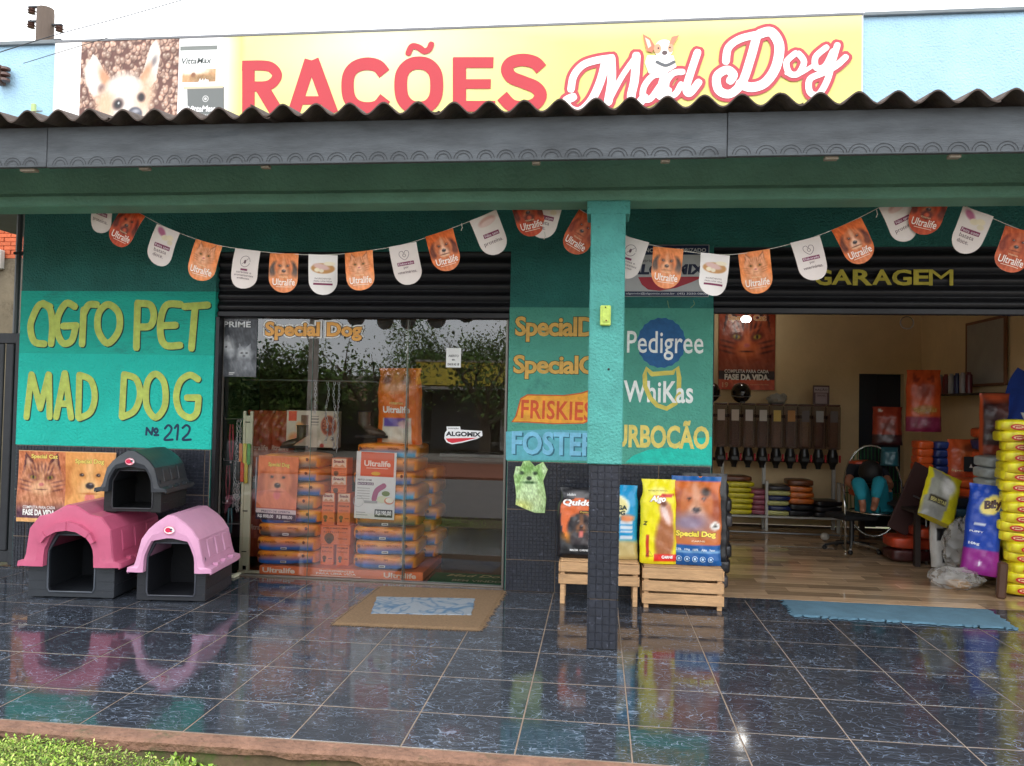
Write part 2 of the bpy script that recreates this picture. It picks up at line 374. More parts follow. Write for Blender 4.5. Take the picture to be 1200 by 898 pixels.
# grass and clover on the verge: leaves nobody could count
LEAFY = mat('verge_grass', (128,160,52), .6, attr=True, var=.3, vs=6)
def leaf_bed(name, n, region, hmax, seed, size=(.008,.02), dens=None):
    rs = np.random.RandomState(seed); mb = MB(); x = rs.uniform(region[0], region[1], n*3); y = rs.uniform(region[2], region[3], n*3)
    d = dens(x, y) if dens else np.ones_like(x); keep = rs.uniform(size=n*3) < d; x = x[keep][:n]; y = y[keep][:n]; m = len(x)
    h = rs.uniform(.0, hmax, m)*(.5+vnoise(x, y, 4, seed)); a = rs.uniform(0, 6.28, m); L = rs.uniform(size[0], size[1], m); wd = L*rs.uniform(.25, .6, m); t = rs.uniform(-.2, 1.1, m)
    dx, dy = np.cos(a), np.sin(a); z0 = -.195+RISE(x, y)+h; c0 = np.stack([x, y, z0], 1); dr = np.stack([dx*np.cos(t), dy*np.cos(t), np.sin(t)], 1)*L[:, None]; sd_ = np.stack([-dy, dx, 0*dx], 1)*wd[:, None]/2
    V = np.stack([c0, c0+dr*.5+sd_, c0+dr, c0+dr*.5-sd_], 1).reshape(-1, 3); F = np.arange(4*m).reshape(-1, 4)
    base = np.array([[116,150,40], [146,180,60], [176,204,90], [92,124,40], [190,196,110]])[rs.randint(0, 5, m)]*rs.uniform(.75, 1.15, (m,1))
    mb.add(V, F.tolist(), np.repeat(lin(base), 4, 0)); o = mb.build(name, LEAFY); o['kind'] = 'stuff'; return o
dn = lambda x, y: np.clip(1.25-np.clip((x+1.45)*1.5, 0, 1)*.85-.9*np.clip((y+3.14)/.08, 0, 1)*np.clip((x+2.3)*3,0,1)*(vnoise(x, y, 5, 9) > .35), .02, 1)*(vnoise(x, y, 3, 11)*.7+.4)
leaf_bed('verge_grass', 80000, (-4.2, .9, -3.9, -3.045), .032, 3, dens=dn)
leaf_bed('verge_grass', 6000, (-7, 5, -4.8, -3.25), .04, 5, size=(.02,.05))
leaf_bed('kerb_weeds', 2600, (-2.9, .2, -3.12, -3.03), .05, 15, size=(.015,.034), dens=lambda x, y: (vnoise(x, y*0, 4.2, 21) > .62)*1.)
# seedling with paired leaves
sg = T('seedling', 'small bright green seedling sprouting beside the mossy kerb', 'seedling', (-1.62, -3.10, -.185))
SG = mat('seedling_green', (140,175,70), .5)
MB().tube([(0,0,0), (.004,0,.05), (0,0,.1)], [.004,.003,.002], 5).build('stem', SG, sg)
for q, (a, l, z) in enumerate([(.2,.05,.09), (3.3,.05,.095), (1.7,.035,.102), (-.9,.04,.05), (2.6,.045,.045)]):
    m = MB(); c, s_ = math.cos(a), math.sin(a); m.add([(0,0,z), (c*l*.5-s_*.012, s_*l*.5+c*.012, z+.018), (c*l, s_*l, z+.012), (c*l*.5+s_*.012, s_*l*.5-c*.012, z+.018)], [(0,1,2,3)]); m.build('leaf', SG, sg)

# ================================================================== veranda floor: veined black tiles in light joints
def tile_mat():
    m = bpy.data.materials.new('veined_black_porcelain'); m.use_nodes = True; n = m.node_tree; b = n.nodes['Principled BSDF']; L = n.links.new
    t = n.nodes.new('ShaderNodeTexCoord'); oi = n.nodes.new('ShaderNodeObjectInfo'); vm = n.nodes.new('ShaderNodeVectorMath'); vm.operation = 'MULTIPLY_ADD'
    L(oi.outputs['Random'], vm.inputs[0]); vm.inputs[1].default_value = (31, 57, 13); L(t.outputs['Object'], vm.inputs[2])
    mp = n.nodes.new('ShaderNodeMapping'); mp.inputs['Scale'].default_value = (.85, 1.5, 1); L(vm.outputs[0], mp.inputs['Vector'])
    def line(scale, det, dist, wd, seed):
        no = n.nodes.new('ShaderNodeTexNoise'); no.noise_dimensions = '4D'; no.inputs['W'].default_value = seed; no.inputs['Scale'].default_value = scale; no.inputs['Detail'].default_value = det; no.inputs['Roughness'].default_value = .55; no.inputs['Distortion'].default_value = dist
        L(mp.outputs['Vector'], no.inputs['Vector'])
        a = n.nodes.new('ShaderNodeMath'); a.operation = 'SUBTRACT'; L(no.outputs['Fac'], a.inputs[0]); a.inputs[1].default_value = .5
        b_ = n.nodes.new('ShaderNodeMath'); b_.operation = 'ABSOLUTE'; L(a.outputs[0], b_.inputs[0])
        r = n.nodes.new('ShaderNodeMapRange'); r.inputs['From Min'].default_value = wd*.25; r.inputs['From Max'].default_value = wd; r.inputs['To Min'].default_value = 1; r.inputs['To Max'].default_value = 0; L(b_.outputs[0], r.inputs['Value']); return r.outputs['Result']
    l1 = line(3.8, .9, 1.7, .0048, 1.); l2 = line(6.2, .8, 1.3, .0062, 5.); l3 = line(13, .6, .9, .013, 9.); l4 = line(9, 1, 1.6, .0075, 13.)
    mk = n.nodes.new('ShaderNodeTexNoise'); mk.inputs['Scale'].default_value = 3.2; L(mp.outputs['Vector'], mk.inputs['Vector'])
    mr = n.nodes.new('ShaderNodeMapRange'); mr.inputs['From Min'].default_value = .46; mr.inputs['From Max'].default_value = .62; L(mk.outputs['Fac'], mr.inputs['Value'])
    q = n.nodes.new('ShaderNodeMath'); q.operation = 'MULTIPLY'; L(l3, q.inputs[0]); L(mr.outputs['Result'], q.inputs[1])
    a1 = n.nodes.new('ShaderNodeMath'); a1.operation = 'MAXIMUM'; L(l1, a1.inputs[0]); a0 = n.nodes.new('ShaderNodeMath'); a0.operation = 'MAXIMUM'; L(l2, a0.inputs[0]); L(l4, a0.inputs[1]); L(a0.outputs[0], a1.inputs[1])
    a2 = n.nodes.new('ShaderNodeMath'); a2.operation = 'MAXIMUM'; L(a1.outputs[0], a2.inputs[0]); L(q.outputs[0], a2.inputs[1])
    a3 = n.nodes.new('ShaderNodeMath'); a3.operation = 'MULTIPLY'; L(a2.outputs[0], a3.inputs[0])
    m2 = n.nodes.new('ShaderNodeMapRange'); m2.inputs['From Min'].default_value = .3; m2.inputs['From Max'].default_value = .7; m2.inputs['To Min'].default_value = .35; m2.inputs['To Max'].default_value = 1; L(mk.outputs['Fac'], m2.inputs['Value']); L(m2.outputs['Result'], a3.inputs[1])
    mi = n.nodes.new('ShaderNodeMix'); mi.data_type = 'RGBA'; L(a3.outputs[0], mi.inputs['Factor'])
    mi.inputs['A'].default_value = (.028, .032, .041, 1); mi.inputs['B'].default_value = (.19, .235, .31, 1); L(mi.outputs['Result'], b.inputs['Base Color'])
    b.inputs['Roughness'].default_value = .07; b.inputs['IOR'].default_value = 1.52
    nb = n.nodes.new('ShaderNodeTexNoise'); nb.inputs['Scale'].default_value = 5; nb.inputs['Detail'].default_value = 3; L(mp.outputs['Vector'], nb.inputs['Vector'])
    rr = n.nodes.new('ShaderNodeMapRange'); rr.inputs['From Min'].default_value = .3; rr.inputs['From Max'].default_value = .7; rr.inputs['To Min'].default_value = .04; rr.inputs['To Max'].default_value = .13; L(nb.outputs['Fac'], rr.inputs['Value']); L(rr.outputs['Result'], b.inputs['Roughness'])
    bn = n.nodes.new('ShaderNodeBump'); bn.inputs['Strength'].default_value = .035; bn.inputs['Distance'].default_value = .02; L(nb.outputs['Fac'], bn.inputs['Height']); L(bn.outputs['Normal'], b.inputs['Normal'])
    return m
TILE = tile_mat()
GROUT = mat('pale_grout', (142,124,108), .9, 0, .35, 6)
vf = struct(MB().box(-7.3, 5.1, -2.94, 0.03, -.16, -.0016).build('veranda_floor', GROUT))
h = .2468
base = MB().box(-h, h, -h, h, -.006, 0, bev=.0012).build('tile', TILE, vf); first = True
short = None
for j in range(7):
    y1 = -.0485-.5*(j-1) if j else .03; y0 = -.0485-.5*j if j else -.0485
    y1 = min(y1, .03); y0 = max(y0, -2.94)
    for i in range(-13, 11):
        xc = -.332+.5*i+.25
        if xc < -7.1: continue
        sy = (y1-y0-.0095)/(2*h)
        loc = (xc, (y0+y1)/2, random.uniform(-.0003,.0003))
        if first: base.location = loc; base.scale = (1, sy, 1); first = False
        else: piece(base, loc, (random.uniform(-.0014,.0014), random.uniform(-.0014,.0014), 0), (1, sy, 1))

# garage floor: wood-look planks
PLANK = mat('wood_look_porcelain', (190,160,128), .07, 0, .3, 3, 0, 1, rnd=.38, stretch=(1,9,1))
gf = struct(MB().box(.6, 5.6, .03, 4.3, -.16, -.004).build('garage_floor', mat('dark_grout', (70,55,44), .8)))
pl = MB().box(-.299, .299, -.0735, .0735, -.006, 0, bev=.0008).build('plank', PLANK, gf); first = True
for j in range(26):
    for i in range(9):
        x = .6+.3+.6*i+(.2*(j*7 % 3)); y = .195+.15*j
        if x > 5.4: continue
        if first: pl.location = (x, y, 0); first = False
        else: piece(pl, (x, y, 0))
th = MB().box(.9, 3.75, .03, .117, -.1, -.001, bev=.002).build('threshold', TILE, gf)
# shop floor behind the glass
sf = struct(MB().box(-5.2, .55, .03, 4.6, -.16, -.001).build('shop_floor', mat('brown_shop_tile', (112,92,76), .15, 0, .25, 2)))

# ================================================================== the building
STUCCO_D = mat('dark_teal_stucco', (46,122,114), .8, 0, .25, 3, 1.0, 60, bd=.025)
STUCCO_L = mat('turquoise_stucco', (24,182,162), .75, 0, .2, 2.5, .8, 60, bd=.016, stretch=(.5,1,1.6), dirt=((34,144,132), 3.2, .55))
STUCCO_G = mat('sea_green_stucco', (84,166,146), .75, 0, .16, 2.5, .9, 60, bd=.02, dirt=((70,140,128), 2.6, .56))
STUCCO_C = mat('column_stucco', (78,158,150), .75, 0, .18, 6, .8, 70, bd=.018, dirt=((50,110,108), 26, .62))
BEAMM = mat('beam_teal_paint', (100,150,130), .7, 0, .2, 2, .6, 50)
SKYB = mat('pale_blue_stucco', (166,204,228), .8, 0, .12, 3, .9, 60, dirt=((120,150,170), 9, .68))
PLAS = mat('garage_cream_plaster', (224,198,154), .85, 0, .12, 1.5, .3, 30)
DARKW = mat('shop_inner_wall', (120,104,88), .85, 0, .15, 2)
bd = T('shop_building', 'turquoise single storey pet shop with grey eaves, glass shopfront and open garage', 'building', (0,0,0))
MOS = mat('mosaic_relief_tile', (42,45,54), .28, 0, .3, 30, .25, 60, rnd=.12, dirt=((104,108,124), 26, .60))
def mosaic_piece(nx, nz, s, name, parent, w, hgt):
    m = MB(); m.box(0, w, -.006, 0, 0, hgt)
    for i in range(nx):
        for j in range(nz):
            x0 = w/nx*i+.0016; x1 = w/nx*(i+1)-.0016; z0 = hgt/nz*j+.0016; z1 = hgt/nz*(j+1)-.0016; b = .0018; y0 = -.006; y1 = -.0092-((i*7+j*13) % 5)*.0002
            m.add([(x0,y0,z0),(x1,y0,z0),(x1,y0,z1),(x0,y0,z1),(x0+b,y1,z0+b),(x1-b,y1,z0+b),(x1-b,y1,z1-b),(x0+b,y1,z1-b)], [(4,5,6,7),(0,1,5,4),(1,2,6,5),(2,3,7,6),(3,0,4,7)])
    return m.build(name, MOS, parent)
def wall_part(name, x0, x1, z0, z1, y0=0., y1=.15, m=STUCCO_D, parent=None): return MB().box(x0, x1, y0, y1, z0, z1).build(name, m, parent or bd)
# left wall
wl = wall_part('front_wall', -5.05, -3.26, -.1, 3.3)
MB().box(-5.052, -3.258, -.006, .152, 1.87, 2.415).build('painted_panel', STUCCO_L, wl); MB().box(-5.0522, -3.2578, -.0062, .1522, 1.07, 1.8695).build('painted_panel', mat('fresh_turquoise_stucco', (26,200,182), .75, 0, .12, 2.5, .9, 60, bd=.02), wl)
MB().box(-5.045, -3.265, -.003, .05, -.0, 1.066).build('grout_bed', GROUT, wl)
wc = wall_part('front_wall', -.73, .895, -.1, 3.3)
MB().box(-.732, .897, -.006, .152, 1.045, 2.295).build('painted_panel', STUCCO_G, wc)
MB().box(-.725, .89, -.003, .05, -.0, 1.041).build('grout_bed', GROUT, wc)
P4 = .405; full = None
def wall_tiles(wall, x0, xe, xj, ztop):
    global full
    xs_ = [x0]+[xj+P4*k for k in range(-1, 14) if x0+.03 < xj+P4*k < xe-.03]+[xe]
    zs_ = [ztop]; 
    while zs_[-1] > .02: zs_.append(max(zs_[-1]-(.385 if len(zs_) == 1 else P4), 0))
    for a in range(len(xs_)-1):
        for b in range(len(zs_)-1):
            w_ = xs_[a+1]-xs_[a]-.007; h_ = zs_[b]-zs_[b+1]-.007; nx = max(1, round(w_/.0308)); nz = max(1, round(h_/.0308))
            key = (nx, nz)
            if key not in MOSC: MOSC[key] = mosaic_piece(nx, nz, 0, 'tile', wall, w_, h_); o = MOSC[key]
            else: o = MOSC[key].copy(); C.objects.link(o); o.parent = wall
            o.location = (xs_[a]+.0035, -.003, zs_[b+1]+.0035)
MOSC = {}
wall_tiles(wl, -5.045, -3.265, -4.93, 1.066)
wall_tiles(wc, -.725, .89, -.325, 1.041)
# lintels over the openings, upper walls, rear and side walls
wall_part('lintel', -3.26, -.73, 2.76, 3.3); wall_part('lintel', .895, 3.9, 2.79, 3.3)
wall_part('front_wall', 3.9, 5.6, -.1, 3.3)
up_ = wall_part('parapet', -6.6, 5.6, 3.3, 4.60, .0, .15, SKYB)
MB().box(-6.62, -4.82, -.03, .18, 4.60, 4.635, bev=.004).build('coping', mat('coping_cement', (120,128,132), .8), up_)
MB().box(2.02, 5.62, -.03, .18, 4.60, 4.63, bev=.004).build('coping', MATS['coping_cement'], up_)
wall_part('side_wall', -5.05, -4.9, -.1, 3.3, .15, 4.7)
wall_part('rear_wall', -5.05, .60, -.1, 3.3, 4.55, 4.7, DARKW)
wall_part('partition', .55, .66, -.0, 3.3, .15, 4.55, PLAS)
wall_part('rear_wall', .66, 3.38, .0, 3.3, 4.3, 4.45, PLAS); wall_part('rear_wall', 3.94, 4.25, .0, 3.3, 4.3, 4.45, PLAS); wall_part('rear_wall', 3.38, 3.94, 2.0, 3.3, 4.3, 4.45, PLAS)
wall_part('side_wall', 4.15, 4.3, -.1, 3.3, .15, 4.3, PLAS)
wall_part('ceiling', -5.05, 4.3, 3.1, 3.2, .15, 4.7, mat('ceiling_board', (190,180,160), .8))
wall_part('flat_roof', -6.6, 5.6, 3.32, 3.42, .15, 4.8, mat('roof_concrete', (110,110,108), .9))
dr = wall_part('door', 3.38, 3.94, 0, 2.0, 4.42, 4.46, mat('navy_door', (26,32,46), .5)); MB().box(3.38, 3.62, 4.36, 4.41, 0, 2.0, bev=.004).build('door_leaf', mat('navy_leaf', (32,40,54), .5), dr)
wall_part('back_room', 3.3, 4.0, 0, 2.1, 4.47, 4.6, mat('dim_wall', (50,48,50), .9))
# column
cl = T('column', 'slim turquoise plaster column with dark mosaic tiles on its lower half', 'column', (0,0,0))
MB().box(-.065, .152, -1.435, -1.225, 1.14, 2.79, bev=.006).build('plaster_shaft', STUCCO_C, cl)
MB().box(-.09, .178, -1.44, -1.205, 2.70, 2.785, bev=.006).build('capital', STUCCO_C, cl)
core = MB().box(-.036, .129, -1.408, -1.252, 0, 1.139).build('core', GROUT, cl)
def col_tile(face, z, hh):
    nz = max(1, round(hh/.0475)); m = MOSC.get(('c', nz, face))
    if m is None:
        m = MOSC['c', nz, face] = mosaic_piece(4, nz, 0, 'tile', core, (.165 if face < 2 else .156)+.006, hh)
        first_ = True
    else: m = m.copy(); C.objects.link(m)
    m.location = [(-.039, -1.411, z), (.132, -1.249, z), (-.039, -1.2495, z), (.132, -1.4105, z)][face] ; m.rotation_euler = (0, 0, [0, math.pi, -math.pi/2, math.pi/2][face])
for z, hh in ((.003,.30), (.309,.41), (.725,.41)):
    for f_ in range(4): col_tile(f_, z, hh)
sw = T('outlet_box', 'small lime plastic outlet box screwed high on the column', 'outlet box', (.035, -1.436, 2.0))
LIME = mat('lime_plastic', (186,208,96), .5, 0, .25, 30)
MB().box(-.033, .033, -.028, 0, 0, .125, bev=.006).build('case', LIME, sw); MB().box(-.02, .022, -.034, -.028, .02, .1, bev=.003).build('cover', LIME, sw)
MB().ball((.0, -.032, .112), .005, 8).build('screw', BLACKP, sw); MB().ball((.005, -.036, .03), .005, 8).build('screw', mat('rust', (120,70,40), .8), sw)
tag(MB().ball((.06, -1.436, 1.73), (.008,.004,.008), 8).build('bolt_head', BLACKP), 'small dark bolt head halfway up the turquoise column', 'bolt')
# beam
bm_ = MB(); xs = np.linspace(-9, 6, 90)
for (ya, za), (yb, zb) in zip([(-1.425,3.06), (-1.43,2.87), (-1.445,2.845), (-1.44,2.79), (-1.425,2.782), (-1.225,2.782)], [(-1.43,2.87), (-1.445,2.845), (-1.44,2.79), (-1.425,2.782), (-1.225,2.782), (-1.225,3.06)]):
    nzs = .004*vnoise(xs, xs*0, 2.5, 3); bm_.grid(np.stack([xs, xs]), np.stack([ya-nzs, yb-nzs]), np.stack([za+nzs, zb+nzs]))
bm_.build('beam', BEAMM, bd, smooth=True)
# rafters, fascia boards, corrugated sheets
WOODR = mat('dark_rafter_wood', (70,52,40), .8, 0, .3, 6, .4, 30, stretch=(1,1,1))
for i in range(14):
    x = -6.2+.87*i
    MB().add([(x,-1.97,3.0),(x+.055,-1.97,3.0),(x+.055,-.0,3.33),(x,-.0,3.33),(x,-1.97,3.07),(x+.055,-1.97,3.07),(x+.055,-.0,3.40),(x,-.0,3.40)], [(0,3,2,1),(4,5,6,7),(0,1,5,4),(1,2,6,5),(2,3,7,6),(3,0,4,7)]).build('rafter', WOODR, bd)
GREYW = mat('grey_fascia_paint', (78,83,88), .75, 0, .38, 5, .35, 60, stretch=(.5,1,2.5), dirt=((62,68,74), 3, .60), rnd=.05)
fs = []
for x0, x1, seed in ((-8.6,-3.3,1), (-3.296,.668,2), (.672,5.7,3)):
    m = MB().box(x0, x1, -2.03, -2.0, 2.862-(seed == 2)*.004, 3.10+(seed == 3)*.002, bev=.003)
    o = m.build('fascia_board', GREYW, bd)
    a = Art(step=.00004, off=0); nar = int((x1-x0)/.122)
    for q in range(nar):
        c = x0+.08+.122*q+random.uniform(-.008,.008); zb = 2.866; wv = .042*random.uniform(.9,1.1)
        if c+wv*1.2 > x1: continue
        for rr_, kk in ((1.25,.9), (.85,.9)):
            t = np.linspace(.15, math.pi-.15, 9); a.stroke([(c+wv*rr_*math.cos(u), zb+.042*rr_*math.sin(u)) for u in t], .0035, (34,36,40), sm=False)
    so_ = a.mb; so_.v = [v+np.array([0,-2.0312,0]) for v in so_.v]; so_.build('scallop_shade_strokes', PAINTED, o)  # thin dark strokes drawn in place of incised, shaded grooves
ETER = mat('weathered_fibre_cement', (78,66,60), .9, 0, .35, 5, .6, 40, dirt=((58,46,40), 6, .5), rnd=.1)
pitch = .1935
for i in range(16):
    x0 = -8.75+i*pitch*5; u = np.linspace(0, pitch*5.6, 85); up2 = []
    sh = mod = .007*(i % 2)+random.uniform(-.003,.003); yv = np.array([-2.135+random.uniform(-.02,.01), -1.4, -.7, -.01]); zv = 3.128+(yv+2.1)*.16
    ph = .012*math.sin(i*3.1); m = MB()
    def surf_(dz): return (  .032*np.cos(2*math.pi*(u+ph)/pitch)+dz)[None, :]+zv[:, None]+sh+.004*np.sin((x0+u)*1.7)[None, :]
    X = np.tile(x0+u, (4,1)); Yg = np.tile(yv[:, None], (1,85)); top = surf_(.0); bot = surf_(-.009)
    m.grid(X, Yg, top); m.grid(X, Yg, bot, flip=True); m.grid(np.stack([X[0],X[0]]), np.stack([Yg[0],Yg[0]]), np.stack([bot[0], top[0]]))
    m.build('roof_sheet', ETER, bd, smooth=SM)
BITS = mat('pale_wood_shim', (150,140,126), .8)
for px_, w_ in ((-3.445, 0.1), (-2.701, 0.06), (-1.952, 0.05), (-0.369, 0.045), (0.345, 0.05), (1.224, 0.07), (1.852, 0.06)):
    MB().box(px_-w_/2, px_+w_/2, -2.0, -1.96, 2.848, 2.868, bev=.003).build('rafter_tip', BITS, bd)
# roller shutters
SHUT = mat('black_shutter_steel', (34,34,38), .38, .3, .15, 12, .1, 30)
def shutter(x0, x1, z0, z1, y, label):
    s = T('roller_shutter', label, 'shutter', (0,0,0)); p = .092; n_ = int((z1-z0-.05)/p); m = MB(); first = None
    t = np.linspace(0, 1, 9); prof = [(-.022*math.sin(math.pi*min(q*1.25,1))**.7 if q*1.25 < 1 else 0, q*p) for q in t]
    m.grid(np.stack([np.full(9,x0), np.full(9,x1)], 1), np.stack([[a[0] for a in prof]]*2, 1), np.stack([[a[1] for a in prof]]*2, 1), flip=False)
    first = m.build('slat', SHUT, s, smooth=SM); first.location = (0, y, z0+.05)
    for k_ in range(1, n_+1): piece(first, (0, y+(k_ % 3)*.002, z0+.05+p*k_))
    MB().box(x0, x1, y-.03, y+.01, z0, z0+.048, bev=.006).build('bottom_rail', SHUT, s)
    MB().box(x0, x1, y+.012, y+.03, z0, z1).build('curtain_back', SHUT, s)
    return s
s1 = shutter(-3.255, -.735, 2.205, 2.758, .05, 'rolled up black shutter above the glass shopfront')
s2 = shutter(.9, 3.9, 2.26, 2.788, .05, 'raised black shutter with yellow painted lettering over the garage')
for x in (-3.25, -.742, .905): MB().box(x-.004 if x > 0 else x, x+(.03 if x < -3 else .006 if x < 0 else .0), -.0, .08, 0, 2.2 if x < 0 else 2.25).build('shutter_guide', SHUT, bd)
# glass shopfront
def glass_mat():
    m = bpy.data.materials.new('window_glass'); m.use_nodes = True; n = m.node_tree; n.nodes.clear(); L = n.links.new
    o = n.nodes.new('ShaderNodeOutputMaterial'); mx_ = n.nodes.new('ShaderNodeMixShader'); tr = n.nodes.new('ShaderNodeBsdfTransparent'); gl = n.nodes.new('ShaderNodeBsdfGlossy'); fr = n.nodes.new('ShaderNodeFresnel')
    fr.inputs['IOR'].default_value = 1.5; tr.inputs['Color'].default_value = (.97,.985,.975,1); gl.inputs['Roughness'].default_value = .0
    mu = n.nodes.new('ShaderNodeMath'); mu.operation = 'MULTIPLY'; L(fr.outputs[0], mu.inputs[0]); mu.inputs[1].default_value = 3.0; mu.use_clamp = True
    L(mu.outputs[0], mx_.inputs[0]); L(tr.outputs[0], mx_.inputs[1]); L(gl.outputs[0], mx_.inputs[2]); L(mx_.outputs[0], o.inputs['Surface']); return m
GLASS = glass_mat()
sfw = T('shopfront_glazing', 'tall clear glass shopfront panes in a slim frame under the shutter', 'shop window', (0,0,0))
def pane(x0, x1, y, rz=0.):
    o = MB().add([(x0,y,.012),(x1,y,.012),(x1,y,2.2),(x0,y,2.2)], [(0,1,2,3)]).build('pane', GLASS, sfw)
    MB().box(x1-.004, x1, y+.001, y+.009, .012, 2.2).build('glass_edge', mat('pane_edge_green', (96,120,108), .2, 0, .1), o); return o
pane(-3.22, -2.425, .10); pane(-2.42, -1.585, .104); pane(-1.62, -.765, .085)
AL = mat('dull_aluminium', (128,124,118), .4, .6, .1)
for x0, x1, y0, y1 in ((-.765,-.742,.06,.12), (-3.235,-3.22,.06,.12)): MB().box(x0, x1, y0, y1, 0, 2.2, bev=.002).build('frame', AL, sfw)
MB().box(-1.605, -1.592, .088, .1, .0, 2.2, bev=.001).build('frame', AL, sfw)
MB().box(-3.22, -.765, .075, .115, .0, .012, bev=.002).build('bottom_track', AL, sfw)
# ================================================================== big printed banner on the parapet
sg_ = T('shop_banner', 'long yellow banner with red and white shop lettering above the roof', 'banner', (0,0,0))
MB().box(-4.80, 2.012, -.035, 0, 3.45, 4.618, bev=.004).build('banner_frame', mat('white_metal_trim', (225,225,225), .5), sg_)
MB().box(-4.80, 2.012, -.042, -.0355, 4.60, 4.622, bev=.002).build('top_trim', mat('grey_trim', (120,122,126), .6), sg_); a = Art(step=.00022); a.mb = MB(); yb = -.036
def shift(art, dy): art.mb.v = [v+np.array([0, dy, 0]) for v in art.mb.v]; return art
# yellow field with paler centre
nx = 140; cv = Cv(nx, 24, (0,0,0), 6.8/1.15); X = cv.x/cv.x.max(); Zc = cv.z
yel = np.array([230,220,124.]); whi = np.array([234,230,190.])
t = np.clip(np.maximum(np.clip(1-abs(X-.43)/.24, 0, 1)*np.clip((Zc-.25)*1.6, 0, 1)*1.1, np.clip((Zc-.86)*4, 0, 1)), 0, 1)[..., None]
cv.a = yel*(1-t)+whi*t
cv.a = np.where((X < .235)[..., None], np.array([248,248,246.]), cv.a)
f_ = np.clip((X-.222)/.03, 0, 1)[..., None]; cv.a = np.where(((X > .222)&(X < .252))[..., None], np.array([248,248,246.])*(1-f_)+yel*f_, cv.a)
a.pic(cv, -4.79, 3.46, 2.0, 4.61)
# kibble photograph with a pale pointed-eared dog
c = Cv(150, 110, (120,72,58), 1.36); rs = np.random.RandomState(4)
for q in range(620):
    x, z = rs.uniform(0, 1.36), rs.uniform(0, 1.02); r = rs.uniform(.022, .04); col = np.array([222,176,150])*rs.uniform(.72, 1.12)
    c.ell(x+.006, z-.008, r*1.12, r*1.05, (104,62,50), .15, rs.uniform(0,3)); c.ell(x, z, r, r*.86, col, .2, rs.uniform(0,3)); c.ell(x-r*.3, z+r*.3, r*.4, r*.3, (248,224,205), .6)
W_ = (240,230,218); c.a *= .95
c.poly([(.08,.70),(.16,.86),(.22,.83),(.38,.60),(.36,.42),(.16,.42)], W_); c.ell(.20,.60,.13,.22, W_, .1, .35)
c.ell(.36,.56,.06,.16,(226,160,120),.4,.55); c.ell(.31,.47,.05,.05,(120,90,90),.5)
c.poly([(.86,.62),(.96,.92),(1.04,1.0),(1.10,.86),(1.06,.56),(.98,.48)], W_); c.ell(1.0,.74,.09,.24, W_, .1, -.2); c.ell(1.02,.76,.03,.06,(150,140,140),.5,-.5); c.ell(.9,.6,.05,.15,(226,160,120),.4,-.5)
c.ell(.62,.22,.34,.42, W_, .12); c.ell(.36,.3,.12,.16,(240,196,160),.5); c.ell(.92,.4,.1,.2,(238,200,168),.6,-.3); c.ell(.62,.5,.22,.1,W_,.3)
c.ell(.54,.30,.075,.06,(90,66,62),.3,.3); c.ell(.54,.30,.04,.04,(30,24,28),.3); c.ell(.86,.37,.055,.05,(90,66,62),.3,-.2); c.ell(.86,.37,.032,.036,(30,24,28),.3); c.ell(.548,.312,.012,.012,(240,240,240),.3)
c.ell(.78,.19,.10,.075,(92,92,104),.12); c.ell(.79,.22,.05,.02,(170,170,180),.5)
c.fur(10, 60); c.a *= .9
a.pic(c, (-4.546, 4.612)[0], 3.80, (-3.641, 4.583)[0], 4.60)
# two product packs
a.poly([(-3.638, 4.493), (-3.304, 4.497), (-3.289, 4.036), (-3.583, 4.028), (-3.621, 3.984)], (246,246,244)); a.rect((-3.631, 4.508)[0], (-3.630, 4.493)[1], (-3.296, 4.497)[0], (-3.631, 4.530)[1], (120,125,120))
c = Cv(36, 20, (196,150,104), 1.8); c.ell(.5,.9,.9,.3,(240,228,214),.4); c.ell(.6,.55,.12,.2,(120,70,40),.3); c.ell(1.2,.25,.7,.3,(150,116,76),.4); c.fur(20,10)
a.pic(c, (-3.605, 4.208)[0], (-3.605, 4.215)[1], (-3.302, 4.200)[0], (-3.609, 4.327)[1])
a.text('VittaMax', (-3.615, 4.957)[0], (-3.455, 4.375)[1], (-3.342, 4.947)[0], (-3.457, 4.427)[1], (70,78,76), .02, .2)
a.text('Adulto', (-3.458, 4.951)[0], (-3.372, 4.209)[1], (-3.365, 4.948)[0], (-3.373, 4.246)[1], (250,250,250), .02, .2)
a.poly([(-3.557, 4.161), (-3.224, 4.168), (-3.214, 3.864), (-3.539, 3.863)], (104,108,106)); a.rect((-3.591, 4.956)[0], (-3.394, 4.157)[1], (-3.233, 4.943)[0], (-3.394, 4.176)[1], (206,190,160))
a.ell(*(-3.387, 4.068), .028, .028, (206,206,204)); a.ell(*(-3.387, 4.068), .021, .021, (104,108,106)); a.ell(*(-3.387, 4.068), .012, .012, (206,206,204))
a.text('VittaMax', (-3.544, 4.955)[0], (-3.387, 3.956)[1], (-3.295, 4.945)[0], (-3.389, 4.008)[1], (250,250,250), .03, .2)
a.text('RC GENÉTICA', (-3.521, 4.954)[0], (-3.386, 3.919)[1], (-3.318, 4.946)[0], (-3.386, 3.938)[1], (220,220,220), .0)
